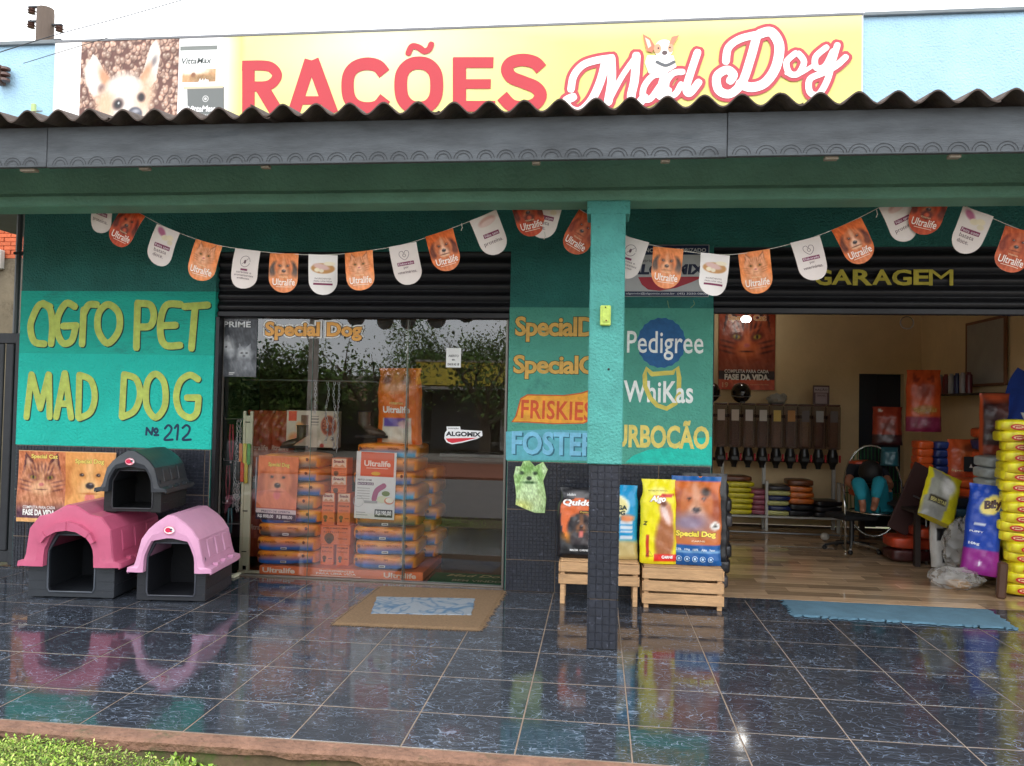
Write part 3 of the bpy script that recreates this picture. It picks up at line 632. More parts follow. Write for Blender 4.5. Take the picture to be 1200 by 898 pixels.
# red heavy lettering
for ch, x0, x1, z0, z1 in (('R',284,335,136,72),('A',337,398,135.5,72),('C',402,455,135,70),('Ã',0,0,0,0),('O',463,521,134,70),('E',531,580,133,69),('S',587,640,132,66)):
    if x1: a.text(ch, (-5.371, 5.025)[0]+0, 0, 1, 1, (0,0,0)) if False else None
RED = (186,40,52)
def let(ch, bx, bold=.036): (x0, zt), (x1, zb) = bx; a.text(ch, x0, zb, x1, zt, RED, bold)
def heavy(pts, w_=.112, sm=False): a.stroke(pts, w_, RED, sm=sm, round_=False)
heavy([(-3.012, 4.384), (-2.998, 3.926)]); heavy([(-3.068, 4.345), (-2.870, 4.340), (-2.793, 4.312), (-2.753, 4.251), (-2.789, 4.190), (-2.864, 4.162), (-3.032, 4.167)], .088, True); heavy([(-2.895, 4.167), (-2.736, 3.920)], .118)
heavy([(-2.462, 4.376), (-2.600, 3.921)], .108); heavy([(-2.447, 4.375), (-2.263, 3.913)], .112); heavy([(-2.558, 4.033), (-2.303, 4.027)], .072)
heavy([(-1.820, 4.240), (-1.881, 4.308), (-1.984, 4.329), (-2.080, 4.299), (-2.130, 4.220), (-2.126, 4.074), (-2.072, 3.985), (-1.975, 3.951), (-1.872, 3.966), (-1.808, 4.037)], .108, True)
heavy([(-1.530, 4.323), (-1.609, 4.307), (-1.666, 4.243), (-1.678, 4.143), (-1.661, 4.034), (-1.601, 3.964), (-1.521, 3.944), (-1.441, 3.960), (-1.385, 4.027), (-1.373, 4.135), (-1.390, 4.236), (-1.449, 4.302)], .110, True) if False else a.stroke([(-1.530, 4.323), (-1.609, 4.307), (-1.666, 4.243), (-1.678, 4.143), (-1.661, 4.034), (-1.601, 3.964), (-1.521, 3.944), (-1.441, 3.960), (-1.385, 4.027), (-1.373, 4.135), (-1.390, 4.236), (-1.449, 4.302)], .110, RED, closed=True)
heavy([(-1.187, 4.359), (-1.177, 3.907)]); heavy([(-1.240, 4.318), (-0.903, 4.308)], .09); heavy([(-1.236, 4.138), (-0.921, 4.130)], .08); heavy([(-1.232, 3.952), (-0.881, 3.944)], .09)
heavy([(-0.506, 4.240), (-0.563, 4.298), (-0.662, 4.322), (-0.754, 4.304), (-0.788, 4.248), (-0.751, 4.182), (-0.651, 4.137), (-0.552, 4.092), (-0.509, 4.027), (-0.549, 3.957), (-0.647, 3.931), (-0.747, 3.948), (-0.826, 4.028)], .104, True)
a.stroke([(-1.619, 4.409), (-1.591, 4.463), (-1.535, 4.454), (-1.486, 4.421), (-1.445, 4.435), (-1.427, 4.475)], .052, RED)
# white script with red rim
WS = [([(0.015, 4.300), (-0.023, 4.137), (-0.094, 3.975), (-0.185, 3.888), (-0.267, 3.904), (-0.303, 3.968), (-0.245, 4.002)], .085), ([(-0.262, 4.068), (-0.241, 4.178), (-0.169, 4.263), (-0.065, 4.298), (0.050, 4.313)], .075), ([(0.057, 4.313), (0.064, 4.135), (0.039, 3.958)], .085), ([(0.044, 3.962), (0.144, 4.156), (0.255, 4.321)], .055), ([(0.258, 4.326), (0.247, 4.130), (0.222, 3.986), (0.264, 3.924), (0.326, 3.988)], .085),
  ([(0.477, 4.168), (0.393, 4.159), (0.325, 4.075), (0.318, 3.988), (0.372, 3.971), (0.447, 4.072)], .062), ([(0.487, 4.177), (0.455, 4.071), (0.441, 4.006), (0.471, 3.989), (0.516, 4.038)], .07),
  ([(0.624, 4.184), (0.553, 4.175), (0.500, 4.102), (0.509, 4.004), (0.570, 4.006), (0.615, 4.083)], .062), ([(0.740, 4.337), (0.689, 4.175), (0.656, 4.051), (0.684, 4.011), (0.751, 4.095)], .075),
  ([(0.963, 4.260), (0.981, 4.369), (1.070, 4.436), (1.204, 4.467)], .075), ([(1.197, 4.448), (1.147, 4.255), (1.089, 4.086), (1.000, 3.998), (0.910, 4.029), (0.894, 4.138), (0.968, 4.190), (1.021, 4.150), (0.999, 4.104)], .085), ([(1.219, 4.470), (1.308, 4.483), (1.372, 4.372), (1.348, 4.203), (1.268, 4.081), (1.164, 4.045), (1.074, 4.074)], .095),
  ([(1.495, 4.307), (1.429, 4.239), (1.452, 4.150), (1.518, 4.144), (1.562, 4.235), (1.520, 4.303)], .06), ([(1.430, 4.151), (1.518, 4.139), (1.628, 4.203)], .04),
  ([(1.729, 4.346), (1.649, 4.271), (1.657, 4.186), (1.723, 4.200), (1.780, 4.313)], .06), ([(1.812, 4.361), (1.774, 4.221), (1.738, 4.084), (1.674, 3.976), (1.608, 3.996), (1.607, 4.096), (1.702, 4.144), (1.803, 4.197), (1.875, 4.264)], .062)]
for w_, col in ((.055, (186,60,72)), (0, (252,250,248))):
    for p_, ww in WS: a.stroke(p_, ww*.8+w_, col, closed=False)
# small dog head above the script
def cc(p): return p
a.poly([(0.327, 4.267), (0.346, 4.325), (0.550, 4.319), (0.577, 4.225), (0.518, 4.188), (0.360, 4.178)], (252,250,246)); a.ell(*[(0.475, 4.375)][0], .075, .075, (252,248,242))
a.poly([(0.305, 4.502), (0.367, 4.465), (0.402, 4.405), (0.385, 4.347), (0.339, 4.360)], (200,120,90)); a.poly([(0.324, 4.473), (0.361, 4.448), (0.375, 4.401), (0.352, 4.383)], (246,214,196))
a.poly([(0.596, 4.483), (0.537, 4.471), (0.515, 4.413), (0.543, 4.396)], (206,130,100)); a.ell(*[(0.425, 4.376)][0], .03, .04, (226,160,126)); a.ell(*[(0.529, 4.378)][0], .022, .035, (226,160,126)); a.ell(*[(0.482, 4.342)][0], .022, .018, (90,70,70)); a.ell(*[(0.432, 4.381)][0], .008, .007, (60,40,40)); a.ell(*[(0.522, 4.383)][0], .008, .007, (60,40,40))
a.stroke([(0.422, 4.269), (0.491, 4.239), (0.558, 4.265)], .025, (90,92,96))
shift(a, yb); a.build('banner_print', VINYL, sg_)

# ================================================================== hand painted lettering on the walls
def painted(strokes, w, col, shadow, off, parent, y=-.006):
    a = Art(step=.00008, off=.0006)
    if shadow is not None:
        for p_, cl_ in strokes: a.stroke([(x+off[0], z+off[1]) for x, z in p_], w, shadow, closed=cl_)
    for p_, cl_ in strokes: a.stroke(p_, w, col, closed=cl_)
    shift(a, y); return a.build('lettering', PAINTED, parent)
def ring(cx, cz, rx, rz, n=16): return [(cx+rx*math.cos(t*2*math.pi/n), cz+rz*math.sin(t*2*math.pi/n)) for t in range(n)]
agro = [([(-4.774, 2.277), (-4.871, 2.296), (-4.939, 2.171), (-4.951, 2.075), (-4.910, 1.969), (-4.816, 1.951)], False), ([(-4.841, 2.306), (-4.772, 2.249), (-4.747, 2.115), (-4.752, 1.952)], False),
 ([(-4.542, 2.279), (-4.625, 2.307), (-4.696, 2.192), (-4.697, 2.058), (-4.638, 1.959), (-4.561, 1.983), (-4.529, 2.097)], False), ([(-4.521, 2.113), (-4.644, 2.108)], False),
 ([(-4.459, 2.251), (-4.462, 1.953)], False), ([(-4.460, 2.212), (-4.414, 2.293), (-4.339, 2.297)], False), ([(-4.233, 2.299), (-4.133, 2.224), (-4.128, 2.072), (-4.225, 1.963), (-4.316, 2.071), (-4.316, 2.223)], True),
 ([(-3.962, 2.314), (-3.960, 1.928)], False), ([(-3.946, 2.310), (-3.845, 2.296), (-3.810, 2.207), (-3.839, 2.118), (-3.928, 2.106)], False),
 ([(-3.571, 2.303), (-3.695, 2.298), (-3.745, 2.179), (-3.740, 2.029), (-3.689, 1.950), (-3.563, 1.952)], False), ([(-3.723, 2.119), (-3.610, 2.124)], False), ([(-3.534, 2.284), (-3.326, 2.299)], False), ([(-3.438, 2.285), (-3.459, 1.928)], False)]
YG = (190,206,98); SH = (16,66,60)
painted(agro, .061, YG, SH, (.010,-.009), wl)
mad = [([(-4.958, 1.310), (-4.927, 1.682)], False), ([(-4.921, 1.677), (-4.832, 1.390)], False), ([(-4.832, 1.390), (-4.766, 1.684)], False), ([(-4.760, 1.680), (-4.741, 1.315)], False),
 ([(-4.679, 1.316), (-4.616, 1.696)], False), ([(-4.611, 1.696), (-4.540, 1.314)], False), ([(-4.642, 1.432), (-4.570, 1.433)], False),
 ([(-4.477, 1.684), (-4.473, 1.321)], False), ([(-4.472, 1.684), (-4.368, 1.638), (-4.327, 1.500), (-4.362, 1.366), (-4.463, 1.311)], False),
 ([(-4.064, 1.695), (-4.072, 1.334)], False), ([(-4.059, 1.695), (-3.952, 1.656), (-3.912, 1.527), (-3.957, 1.388), (-4.066, 1.329)], False),
 ([(-3.778, 1.704), (-3.695, 1.625), (-3.683, 1.436), (-3.764, 1.331), (-3.848, 1.433), (-3.850, 1.622)], True), ([(-3.392, 1.665), (-3.468, 1.699), (-3.553, 1.639), (-3.583, 1.509), (-3.544, 1.387), (-3.456, 1.337), (-3.393, 1.383), (-3.382, 1.508)], False), ([(-3.382, 1.508), (-3.486, 1.506)], False)]
painted(mad, .057, YG, SH, (.010,-.009), wl)
nb_ = [([(-3.844, 1.183), (-3.841, 1.239)], False), ([(-3.841, 1.239), (-3.794, 1.184)], False), ([(-3.794, 1.184), (-3.786, 1.241)], False), ([(-3.756, 1.237), (-3.741, 1.218), (-3.755, 1.199), (-3.771, 1.218)], True), ([(-3.769, 1.180), (-3.734, 1.181)], False),
 ([(-3.676, 1.239), (-3.647, 1.267), (-3.617, 1.245), (-3.630, 1.202), (-3.678, 1.144), (-3.603, 1.146)], False), ([(-3.587, 1.245), (-3.558, 1.269), (-3.564, 1.147)], False), ([(-3.517, 1.247), (-3.483, 1.271), (-3.453, 1.248), (-3.466, 1.201), (-3.514, 1.148), (-3.440, 1.150)], False)]
painted(nb_, .02, (16,54,84), None, (0,0), wl)
a = Art(step=.00010, off=.0006)
a.poly([(0.283, 1.113), (0.404, 1.164), (0.604, 1.190), (0.769, 1.261), (0.895, 1.278), (0.897, 1.056), (0.223, 1.057)], (30,196,176)); a.poly([(-0.743, 1.280), (-0.416, 1.308), (-0.073, 1.303), (-0.055, 1.063), (-0.738, 1.052)], (96,176,190))
YO = (222,176,90); DK = (60,66,40)
def lt(st, bx, col, bold, **k): (x0, zt), (x1, zb) = bx; a.text(st, x0, zb, x1, zt, col, bold, **k)
lt('SpecialDog', [(-0.684, 2.221), (0.161, 2.013)], YO, .03, outline=DK, ow=.022, spacing=.93); lt('SpecialCat', [(-0.692, 1.907), (0.139, 1.711)], YO, .03, outline=DK, ow=.022, spacing=.93)
a.poly([(-0.700, 1.358), (-0.668, 1.407), (-0.630, 1.554), (-0.574, 1.587), (-0.282, 1.586), (-0.138, 1.608), (-0.059, 1.637), (-0.011, 1.645), (-0.020, 1.405), (-0.118, 1.358), (-0.359, 1.349), (-0.569, 1.357)], (200,96,50)); a.poly([(-0.687, 1.364), (-0.655, 1.410), (-0.622, 1.546), (-0.570, 1.577), (-0.282, 1.576), (-0.135, 1.598), (-0.058, 1.625), (-0.020, 1.632), (-0.029, 1.411), (-0.121, 1.367), (-0.359, 1.359), (-0.570, 1.367)], (236,166,56))
lt('FRISKIES', [(-0.622, 1.539), (-0.047, 1.385)], (214,88,48), .02, spacing=1.05, rot=-.02)
lt('FOSTER', [(-0.694, 1.288), (-0.001, 1.099)], (128,196,226), .028, shadow=(50,110,130), sh=(.012,-.01))
# right hand names
t_ = np.linspace(0, 2*math.pi, 41)[:-1]; bcx, bcz = (0.492, 2.017)
a.poly([(bcx+(.185+.008*(i % 2))*math.cos(u), bcz+(.195+.008*(i % 2))*math.sin(u)) for i, u in enumerate(t_)], (36,96,150))
lt('Pedigree', [(0.221, 2.110), (0.821, 1.878)], (240,244,240), .008, spacing=1.02)
a.stroke([(0.423, 1.765), (0.470, 1.770), (0.517, 1.775), (0.587, 1.780), (0.621, 1.822), (0.635, 1.736), (0.633, 1.609), (0.609, 1.537), (0.541, 1.493), (0.466, 1.517), (0.410, 1.576), (0.369, 1.668), (0.365, 1.756), (0.377, 1.809), (0.423, 1.765)], .036, (214,200,96), sm=False)
lt('WhiKas', [(0.200, 1.712), (0.746, 1.538)], (240,244,240), .02, spacing=1.03)
lt('TURBOCÃO', [(0.035, 1.401), (0.876, 1.176)], (226,208,112), .035, spacing=.98)
shift(a, -.0062); a.build('lettering', PAINTED, wc)
# chalk scribble under the sign
a = Art(step=.0001); a.stroke([(0.537, 2.355), (0.549, 2.299), (0.581, 2.272)], .004, (150,176,120)); a.stroke([(0.740, 2.356), (0.746, 2.327), (0.719, 2.300)], .004, (150,176,120)); a.text('ŶELAAR', (0.528, 4.797)[0], (0.589, 2.264)[1], (0.670, 4.792)[0], (0.589, 2.291)[1], (160,184,130), 0) if False else a.stroke([(0.567, 2.284), (0.589, 2.262), (0.610, 2.281), (0.632, 2.261), (0.654, 2.279), (0.676, 2.261), (0.700, 2.273)], .004, (150,176,120))
shift(a, -.0002); a.build('chalk_scribble', PAINTED, wc)
# GARAGEM on the shutter
a = Art(step=.0002); YG2 = (190,176,62)
for i_, (ch, x0, x1) in enumerate((('G',954,975),('A',975,999),('R',1000,1023),('A',1023,1046),('G',1046,1069),('E',1071,1089),('M',1089,1117))):
    xx0 = np.interp(x0, [955,1117], [(1.676, 2.583)[0], (2.706, 2.584)[0]]); xx1 = np.interp(x1, [955,1117], [(1.676, 2.583)[0], (2.706, 2.584)[0]])
    a.text(ch, xx0, 2.485+(.005 if i_ % 2 else 0), xx1, 2.61, YG2, .0 if ch in 'M' else .03)
shift(a, .02); a.build('lettering', PAINTED, s2)

# white dealer board on the middle wall
ag = T('dealer_sign', 'white dealer board with navy name and red swoosh, high beside the column', 'sign', (0,0,0))
MB().box(.19, .855, -.024, 0, 2.385, 2.80, bev=.002).build('board', mat('sign_board', (200,202,204), .4), ag)
a = Art(); a.rect(.195, 2.72, .85, 2.795, (20,40,78)); a.text('CREDENCIADO AUTORIZADO', .215, 2.74, .83, 2.772, (226,228,230), .015); a.text('nutrição', .30, 2.655, .46, 2.685, (60,62,70), .0); a.text('ALGOMIX', .22, 2.56, .83, 2.645, (24,34,72), .05, .1)
a.poly([(.30,2.54),(.82,2.545),(.72,2.50),(.60,2.455),(.47,2.43),(.38,2.44),(.33,2.48)], (186,32,52)); a.rect(.195, 2.388, .85, 2.425, (20,40,78)); a.text('algomix@algomix.com.br  (45) 3250-0800', .205, 2.397, .84, 2.417, (220,224,230), .01)
shift(a, -.024); a.build('print', VINYL, ag)

# poster with a cat and a dog beside the kennels
pc = T('wall_poster', 'orange paper poster of a cat face and a golden dog face on the left tiles', 'poster', (0,0,0))
x0, z1 = -5.0, 1.022; x1, z0 = -4.10, .405
m = MB(); u, v = np.meshgrid(np.linspace(0, 1, 24), np.linspace(0, 1, 16)); yy = -.018-.012*np.sin(u*5)*v-.012*(v < .1)*(1-u)-.006*np.sin(v*6+u*3)
def psurf(X, Z): uu = (X-x0)/(x1-x0); vv = (Z-z0)/(z1-z0); return -.034-.010*np.sin(uu*5)*vv-.006*np.sin(vv*6+uu*3)
m.grid(x0+(x1-x0)*u, psurf(x0+(x1-x0)*u, z0+(z1-z0)*v)+.004, z0+(z1-z0)*v, (235,190,140)); m.build('sheet', PRINT, pc, smooth=True)
a = Art(surf=psurf, step=.0008)
c = Cv(64, 90, (196,112,70), .66); c.grad((176,96,70), (206,120,72)); cat(c, .33, .60, .27, (196,128,88), (104,52,48), (224,170,126)); c.ell(.1,.05,.3,.16,(92,52,70),.5); c.ell(.6,.05,.25,.16,(92,52,70),.5); c.rect(0,0,.66,.055,(236,176,110)); c.fur(34, 30, 2)
a.pic(c, x0+.005, z0+.005, (x0+x1)/2, z1-.005)
c = Cv(64, 90, (234,160,84), .66); dog(c, .33, .62, .28, (236,168,92), (206,128,60), (246,194,128)); c.fur(14, 30, 4)
a.pic(c, (x0+x1)/2, z0+.005, x1-.005, z1-.005)
a.text('Special Cat', x0+.13, z1-.075, x0+.38, z1-.03, (246,222,110), .03, outline=(110,84,40), ow=.03); a.text('Special Dog', x0+.54, z1-.11, x0+.80, z1-.06, (246,222,110), .03, outline=(110,84,40), ow=.03)
a.text('COMPLETA PARA CADA', x0+.07, z0+.118, x0+.37, z0+.143, (245,240,235), .015); a.text('FASE DA VIDA', x0+.07, z0+.06, x0+.37, z0+.113, (250,246,240), .05)
a.build('print', PRINT, pc)

# cut-out painted plaque of a small terrier
yk = T('terrier_cutout', 'pale green cut-out picture of a shaggy terrier fixed to the dark tiles', 'cut-out', (0,0,0))
out = [(-0.595, 1.046), (-0.544, 1.052), (-0.501, 1.006), (-0.434, 1.045), (-0.396, 0.984), (-0.431, 0.890), (-0.416, 0.823), (-0.403, 0.748), (-0.413, 0.635), (-0.494, 0.636), (-0.562, 0.659), (-0.651, 0.695), (-0.646, 0.766), (-0.654, 0.833), (-0.670, 0.925), (-0.654, 1.002), (-0.611, 1.003)]
MB().prism(out, -.03, -.010, (176,206,140)).build('board', PRINT, yk, recalc=True)
x0, x1 = min(p[0] for p in out), max(p[0] for p in out); z0, z1 = min(p[1] for p in out), max(p[1] for p in out); H_ = z1-z0
c = Cv(60, 84, (168,204,134), (x1-x0)/H_); A_ = (x1-x0)/H_
c.ell(A_*.5,.22,.3,.26,(196,218,160),.4); c.ell(A_*.2,.1,.2,.12,(206,214,120),.5); c.ell(A_*.48,.72,.26,.24,(140,186,104),.3); c.ell(A_*.5,.52,.17,.22,(196,222,168),.4)
for e in (-.16, .1): c.ell(A_*.48+e,.76,.045,.035,(52,74,44),.4)
c.ell(A_*.46,.66,.05,.04,(44,60,44),.3); c.ell(A_*.46,.58,.13,.025,(70,110,62),.6); c.ell(A_*.08,.85,.07,.12,(196,220,170),.4); c.ell(A_*.95,.85,.07,.12,(196,220,170),.4); c.fur(46, 36, 5)
Xp, Zp = np.meshgrid(np.linspace(x0, x1, 60), np.linspace(z0, z1, 84)); ins = np.zeros(Xp.shape, bool)
for i in range(len(out)):
    xa, za = out[i]; xb, zb = out[(i+1) % len(out)]; ins ^= ((za > Zp) != (zb > Zp)) & (Xp < (xb-xa)*(Zp-za)/(zb-za+1e-12)+xa)
V = np.stack([Xp, np.full_like(Xp, -.0312), Zp], -1).reshape(-1, 3); F = [(i*60+j, i*60+j+1, (i+1)*60+j+1, (i+1)*60+j) for i in range(83) for j in range(59) if ins[i,j] and ins[i,j+1] and ins[i+1,j] and ins[i+1,j+1]]
MB().add(V, F, lin(np.clip(c.a, 0, 255)).reshape(-1, 3)).build('print', PRINT, yk)

# ================================================================== bunting
def pen_mesh(kind):
    w_, h_ = .196, .275; n1, n2 = 26, 36; c = Cv(n1*2, n2*2, (226,214,208), w_/h_); A_ = w_/h_
    tint = (240,120,50)
    if kind == 'collie': c = Cv(52, 72, (236,138,78), A_); dog(c, A_/2, .62, .24, (226,130,76), (86,70,62), (238,172,128), tongue=False); c.ell(A_*.5,.28,.3,.2,(230,150,100),.5)
    if kind == 'cat': c = Cv(52, 72, (240,140,76), A_); cat(c, A_/2, .64, .24, (232,156,110), (190,110,66), (240,176,136), (150,120,60))
    if kind == 'jack': c = Cv(52, 72, (226,104,38), A_); dog(c, A_/2, .60, .24, (216,120,70), (110,48,26), (240,190,160), tongue=False)
    if kind == 'setter': c = Cv(52, 72, (214,84,34), A_); dog(c, A_/2, .66, .26, (196,72,34), (104,36,22), (200,110,70), tongue=False); c.ell(A_/2,.45,.12,.1,(110,44,40),.3); c.ell(A_/2,.45,.06,.05,(210,90,60),.3)
    if kind == 'plain': c = Cv(52, 72, (206,92,44), A_); dog(c, A_/2, .66, .24, (190,84,44), (140,52,28), (206,112,70), tongue=False)
    if kind == 'plate': c.a[:] = (236,230,226); c.ell(A_/2,.66,.29,.13,(196,142,84),.08); c.ell(A_*.45,.70,.2,.07,(222,184,176),.2,-.2); c.ell(A_*.3,.62,.07,.05,(240,226,196),.2); c.ell(A_*.45,.6,.06,.045,(236,222,196),.2); c.ell(A_*.72,.78,.14,.05,(240,228,200),.15)
    if kind == 'batata': c.ell(A_*.3,.86,.14,.08,(176,96,130),.3,-.6); c.ell(A_*.5,.74,.1,.07,(226,210,180),.15); c.ell(A_*.7,.78,.1,.07,(232,216,186),.15); c.ell(A_*.75,.66,.08,.06,(222,206,178),.15)
    if kind == 'protein': c.ell(A_*.55,.84,.22,.1,(206,160,150),.2,.15); c.ell(A_*.55,.80,.2,.06,(226,196,190),.3,.15)
    if kind not in ('plate','batata','protein','crossed','heart'): c.fur(22, 16, 3)
    # outline of the pennant: straight top, rounded tongue below, cut from a grid mapped into it
    u, v = np.meshgrid(np.linspace(-1, 1, n1*2), np.linspace(0, 1, n2*2)); zz = -h_+h_*v; r = w_/2*.98; top = .9+.1*v
    half = np.where(zz < -h_+r, np.sqrt(np.maximum(r*r-(zz+h_-r)**2, 0)), w_/2*(.98+.02*v)); X = u*half
    # sample the picture where each vertex really lies
    ix = np.clip(((X/w_+.5)*(n1*2-1)).round().astype(int), 0, n1*2-1); iz = np.clip((v*(n2*2-1)).round().astype(int), 0, n2*2-1); col = lin(np.clip(c.a[iz, ix], 0, 255))
    bend = lambda X, Z: .006*np.sin(Z*18)+.02*(X/w_*2)**2*np.clip(-Z/h_, 0, 1)*(1 if len(kind) % 2 else -1)+.012*X/w_*2*np.clip(-Z/h_, 0, 1)
    mb = MB(); mb.grid(X, bend(X, zz)-.0006, zz, col.reshape(-1,3)); mb.grid(X, bend(X, zz)+.0006, zz, (238,214,200), flip=True)
    a = Art(mb=mb, surf=bend, step=.0003, off=.0014); P_ = (124,40,78); G_ = (96,66,74)
    if kind in ('collie','cat','jack','setter','plain'): a.text('Ultralife', -.072, -.225, .076, -.178, (250,240,232), .01); a.rect(-.05, -.236, .055, -.233, (250,230,210)); a.text('Vittamax', -.03, -.172, .03, -.160, (246,214,170), .0)
    if kind == 'plate': a.text('INGREDIENTES', -.055, -.168, .055, -.158, G_, 0); a.text('PARA UMA VIDA', -.06, -.186, .06, -.176, G_, 0); a.rect(-.065, -.207, .065, -.194, P_)
    if kind == 'batata': a.rect(-.062, -.150, .062, -.122, P_); a.text('Feita com', -.055, -.145, .055, -.127, (240,226,230), .0); a.text('batata', -.055, -.182, .04, -.157, G_, 0); a.text('doce.', -.055, -.216, .022, -.190, G_, 0)
    if kind == 'protein': a.rect(-.05, -.150, .062, -.122, P_); a.text('Não tem', -.042, -.145, .054, -.127, (240,226,230), .0); a.text('proteína.', -.065, -.205, .07, -.172, G_, 0)
    if kind == 'crossed': a.stroke(ring(0,-.085,.036,.038,24), .003, G_, True, sm=False); a.stroke([(-.02,-.105),(.022,-.063)], .003, G_); a.ell(0,-.088,.008,.014,G_); a.rect(-.025,-.150,.025,-.136,P_); a.text('corantes e', -.055,-.168,.055,-.156,G_,0); a.text('aromatizantes', -.07,-.188,.07,-.175,G_,0); a.text('artificiais', -.045,-.208,.045,-.195,G_,0)
    if kind == 'heart': a.stroke([(0,-.105),(-.032,-.075),(-.03,-.05),(-.01,-.045),(0,-.06),(.012,-.045),(.032,-.052),(.03,-.08)], .003, G_, True); a.stroke(ring(0,-.075,.01,.01,10), .003, G_, True); a.rect(-.058,-.142,.058,-.118,P_); a.text('Elaborado', -.052,-.137,.052,-.122,(240,226,230),.0); a.text('por', -.018,-.168,.016,-.152,G_,0); a.text('veterinários.', -.066,-.196,.066,-.177,G_,0)
    return mb
PENS = {}
PLAB = dict(collie='orange pennant with a long-haired dog face', cat='orange pennant with a pale cat face', jack='orange pennant with a brown-eared white dog', setter='red-orange pennant with a dark dog', plain='dark orange pennant with a dog', plate='white pennant with a plate of food', batata='white pennant with purple root vegetable', protein='white pennant with a cut of meat', crossed='white pennant with a crossed-out circle', heart='white pennant with a heart drawing')
def garland(label, pens, string, tails):
    g_ = T('bunting', label, 'bunting', (0,0,0)); y = -1.15
    MB().tube([(p[0], y, p[1]) for p in smooth_path(string, sub=5)], .0022, 5).build('string', ROPE, g_)
    for q, (kind, (x, z), ang) in enumerate(pens):
        if kind not in PENS: o = pen_mesh(kind).build('pennant', PRINT, g_, smooth=True); PENS[kind] = o
        else: o = PENS[kind].copy(); C.objects.link(o); o.parent = g_
        o['label'] = PLAB[kind]
        th_ = math.radians(-ang)
        o.location = (x, y-.006-.004*(q % 2)-(.022 if kind == 'setter' else 0), z); o.rotation_euler = Euler((math.radians(random.uniform(-9,9)), -th_+math.radians(random.uniform(-3,3)), math.radians(random.uniform(-16,16))), 'XYZ')
    for (x, z), l in tails: MB().tube([(x, y-.003, z), (x+.006, y-.004, z-l*.6), (x-.002, y-.003, z-l)], .003, 5).build('string_tail', ROPE, g_)
garland('left swag of orange and white pet food pennants hung behind the beam',
  [('protein', (-3.511, 2.933), 24), ('setter', (-3.268, 2.809), 21), ('batata', (-3.027, 2.692), 18), ('cat', (-2.720, 2.588), 12), ('crossed', (-2.437, 2.539), 6), ('collie', (-2.171, 2.512), 2), ('plate', (-1.896, 2.503), -1), ('cat', (-1.643, 2.523), -5), ('heart', (-1.340, 2.572), -12), ('jack', (-1.088, 2.652), -17), ('protein', (-0.792, 2.766), -22), ('setter', (-0.518, 2.891), -18), ('batata', (-0.340, 2.883), 16), ('plain', (-0.066, 2.755), 30)],
  [(-3.873, 3.147), (-3.671, 3.021), (-3.472, 2.921), (-3.241, 2.797), (-3.014, 2.686), (-2.726, 2.588), (-2.444, 2.539), (-2.165, 2.512), (-1.890, 2.503), (-1.643, 2.523), (-1.340, 2.572), (-1.088, 2.652), (-0.792, 2.766), (-0.598, 2.863), (-0.473, 2.942), (-0.313, 2.940), (-0.209, 2.848), (-0.066, 2.755), (0.008, 2.709)], [((-0.937, 2.715), .05), ((-0.376, 2.654), .05)])
garland('right swag of orange and white pet food pennants in front of the garage',
  [('crossed', (0.221, 2.606), 16), ('collie', (0.438, 2.543), 8), ('plate', (0.739, 2.503), 1), ('cat', (0.981, 2.520), -5), ('heart', (1.301, 2.596), -15), ('jack', (1.553, 2.694), -22), ('protein', (1.834, 2.840), -28), ('setter', (2.081, 2.892), 16), ('batata', (2.351, 2.770), 21), ('plain', (2.608, 2.650), 17)],
  [(0.008, 2.709), (0.221, 2.600), (0.438, 2.541), (0.739, 2.501), (0.982, 2.517), (1.301, 2.593), (1.553, 2.694), (1.808, 2.829), (1.937, 2.915), (2.065, 2.914), (2.168, 2.864), (2.351, 2.767), (2.608, 2.650), (2.772, 2.596)], [((1.740, 2.786), .05)])
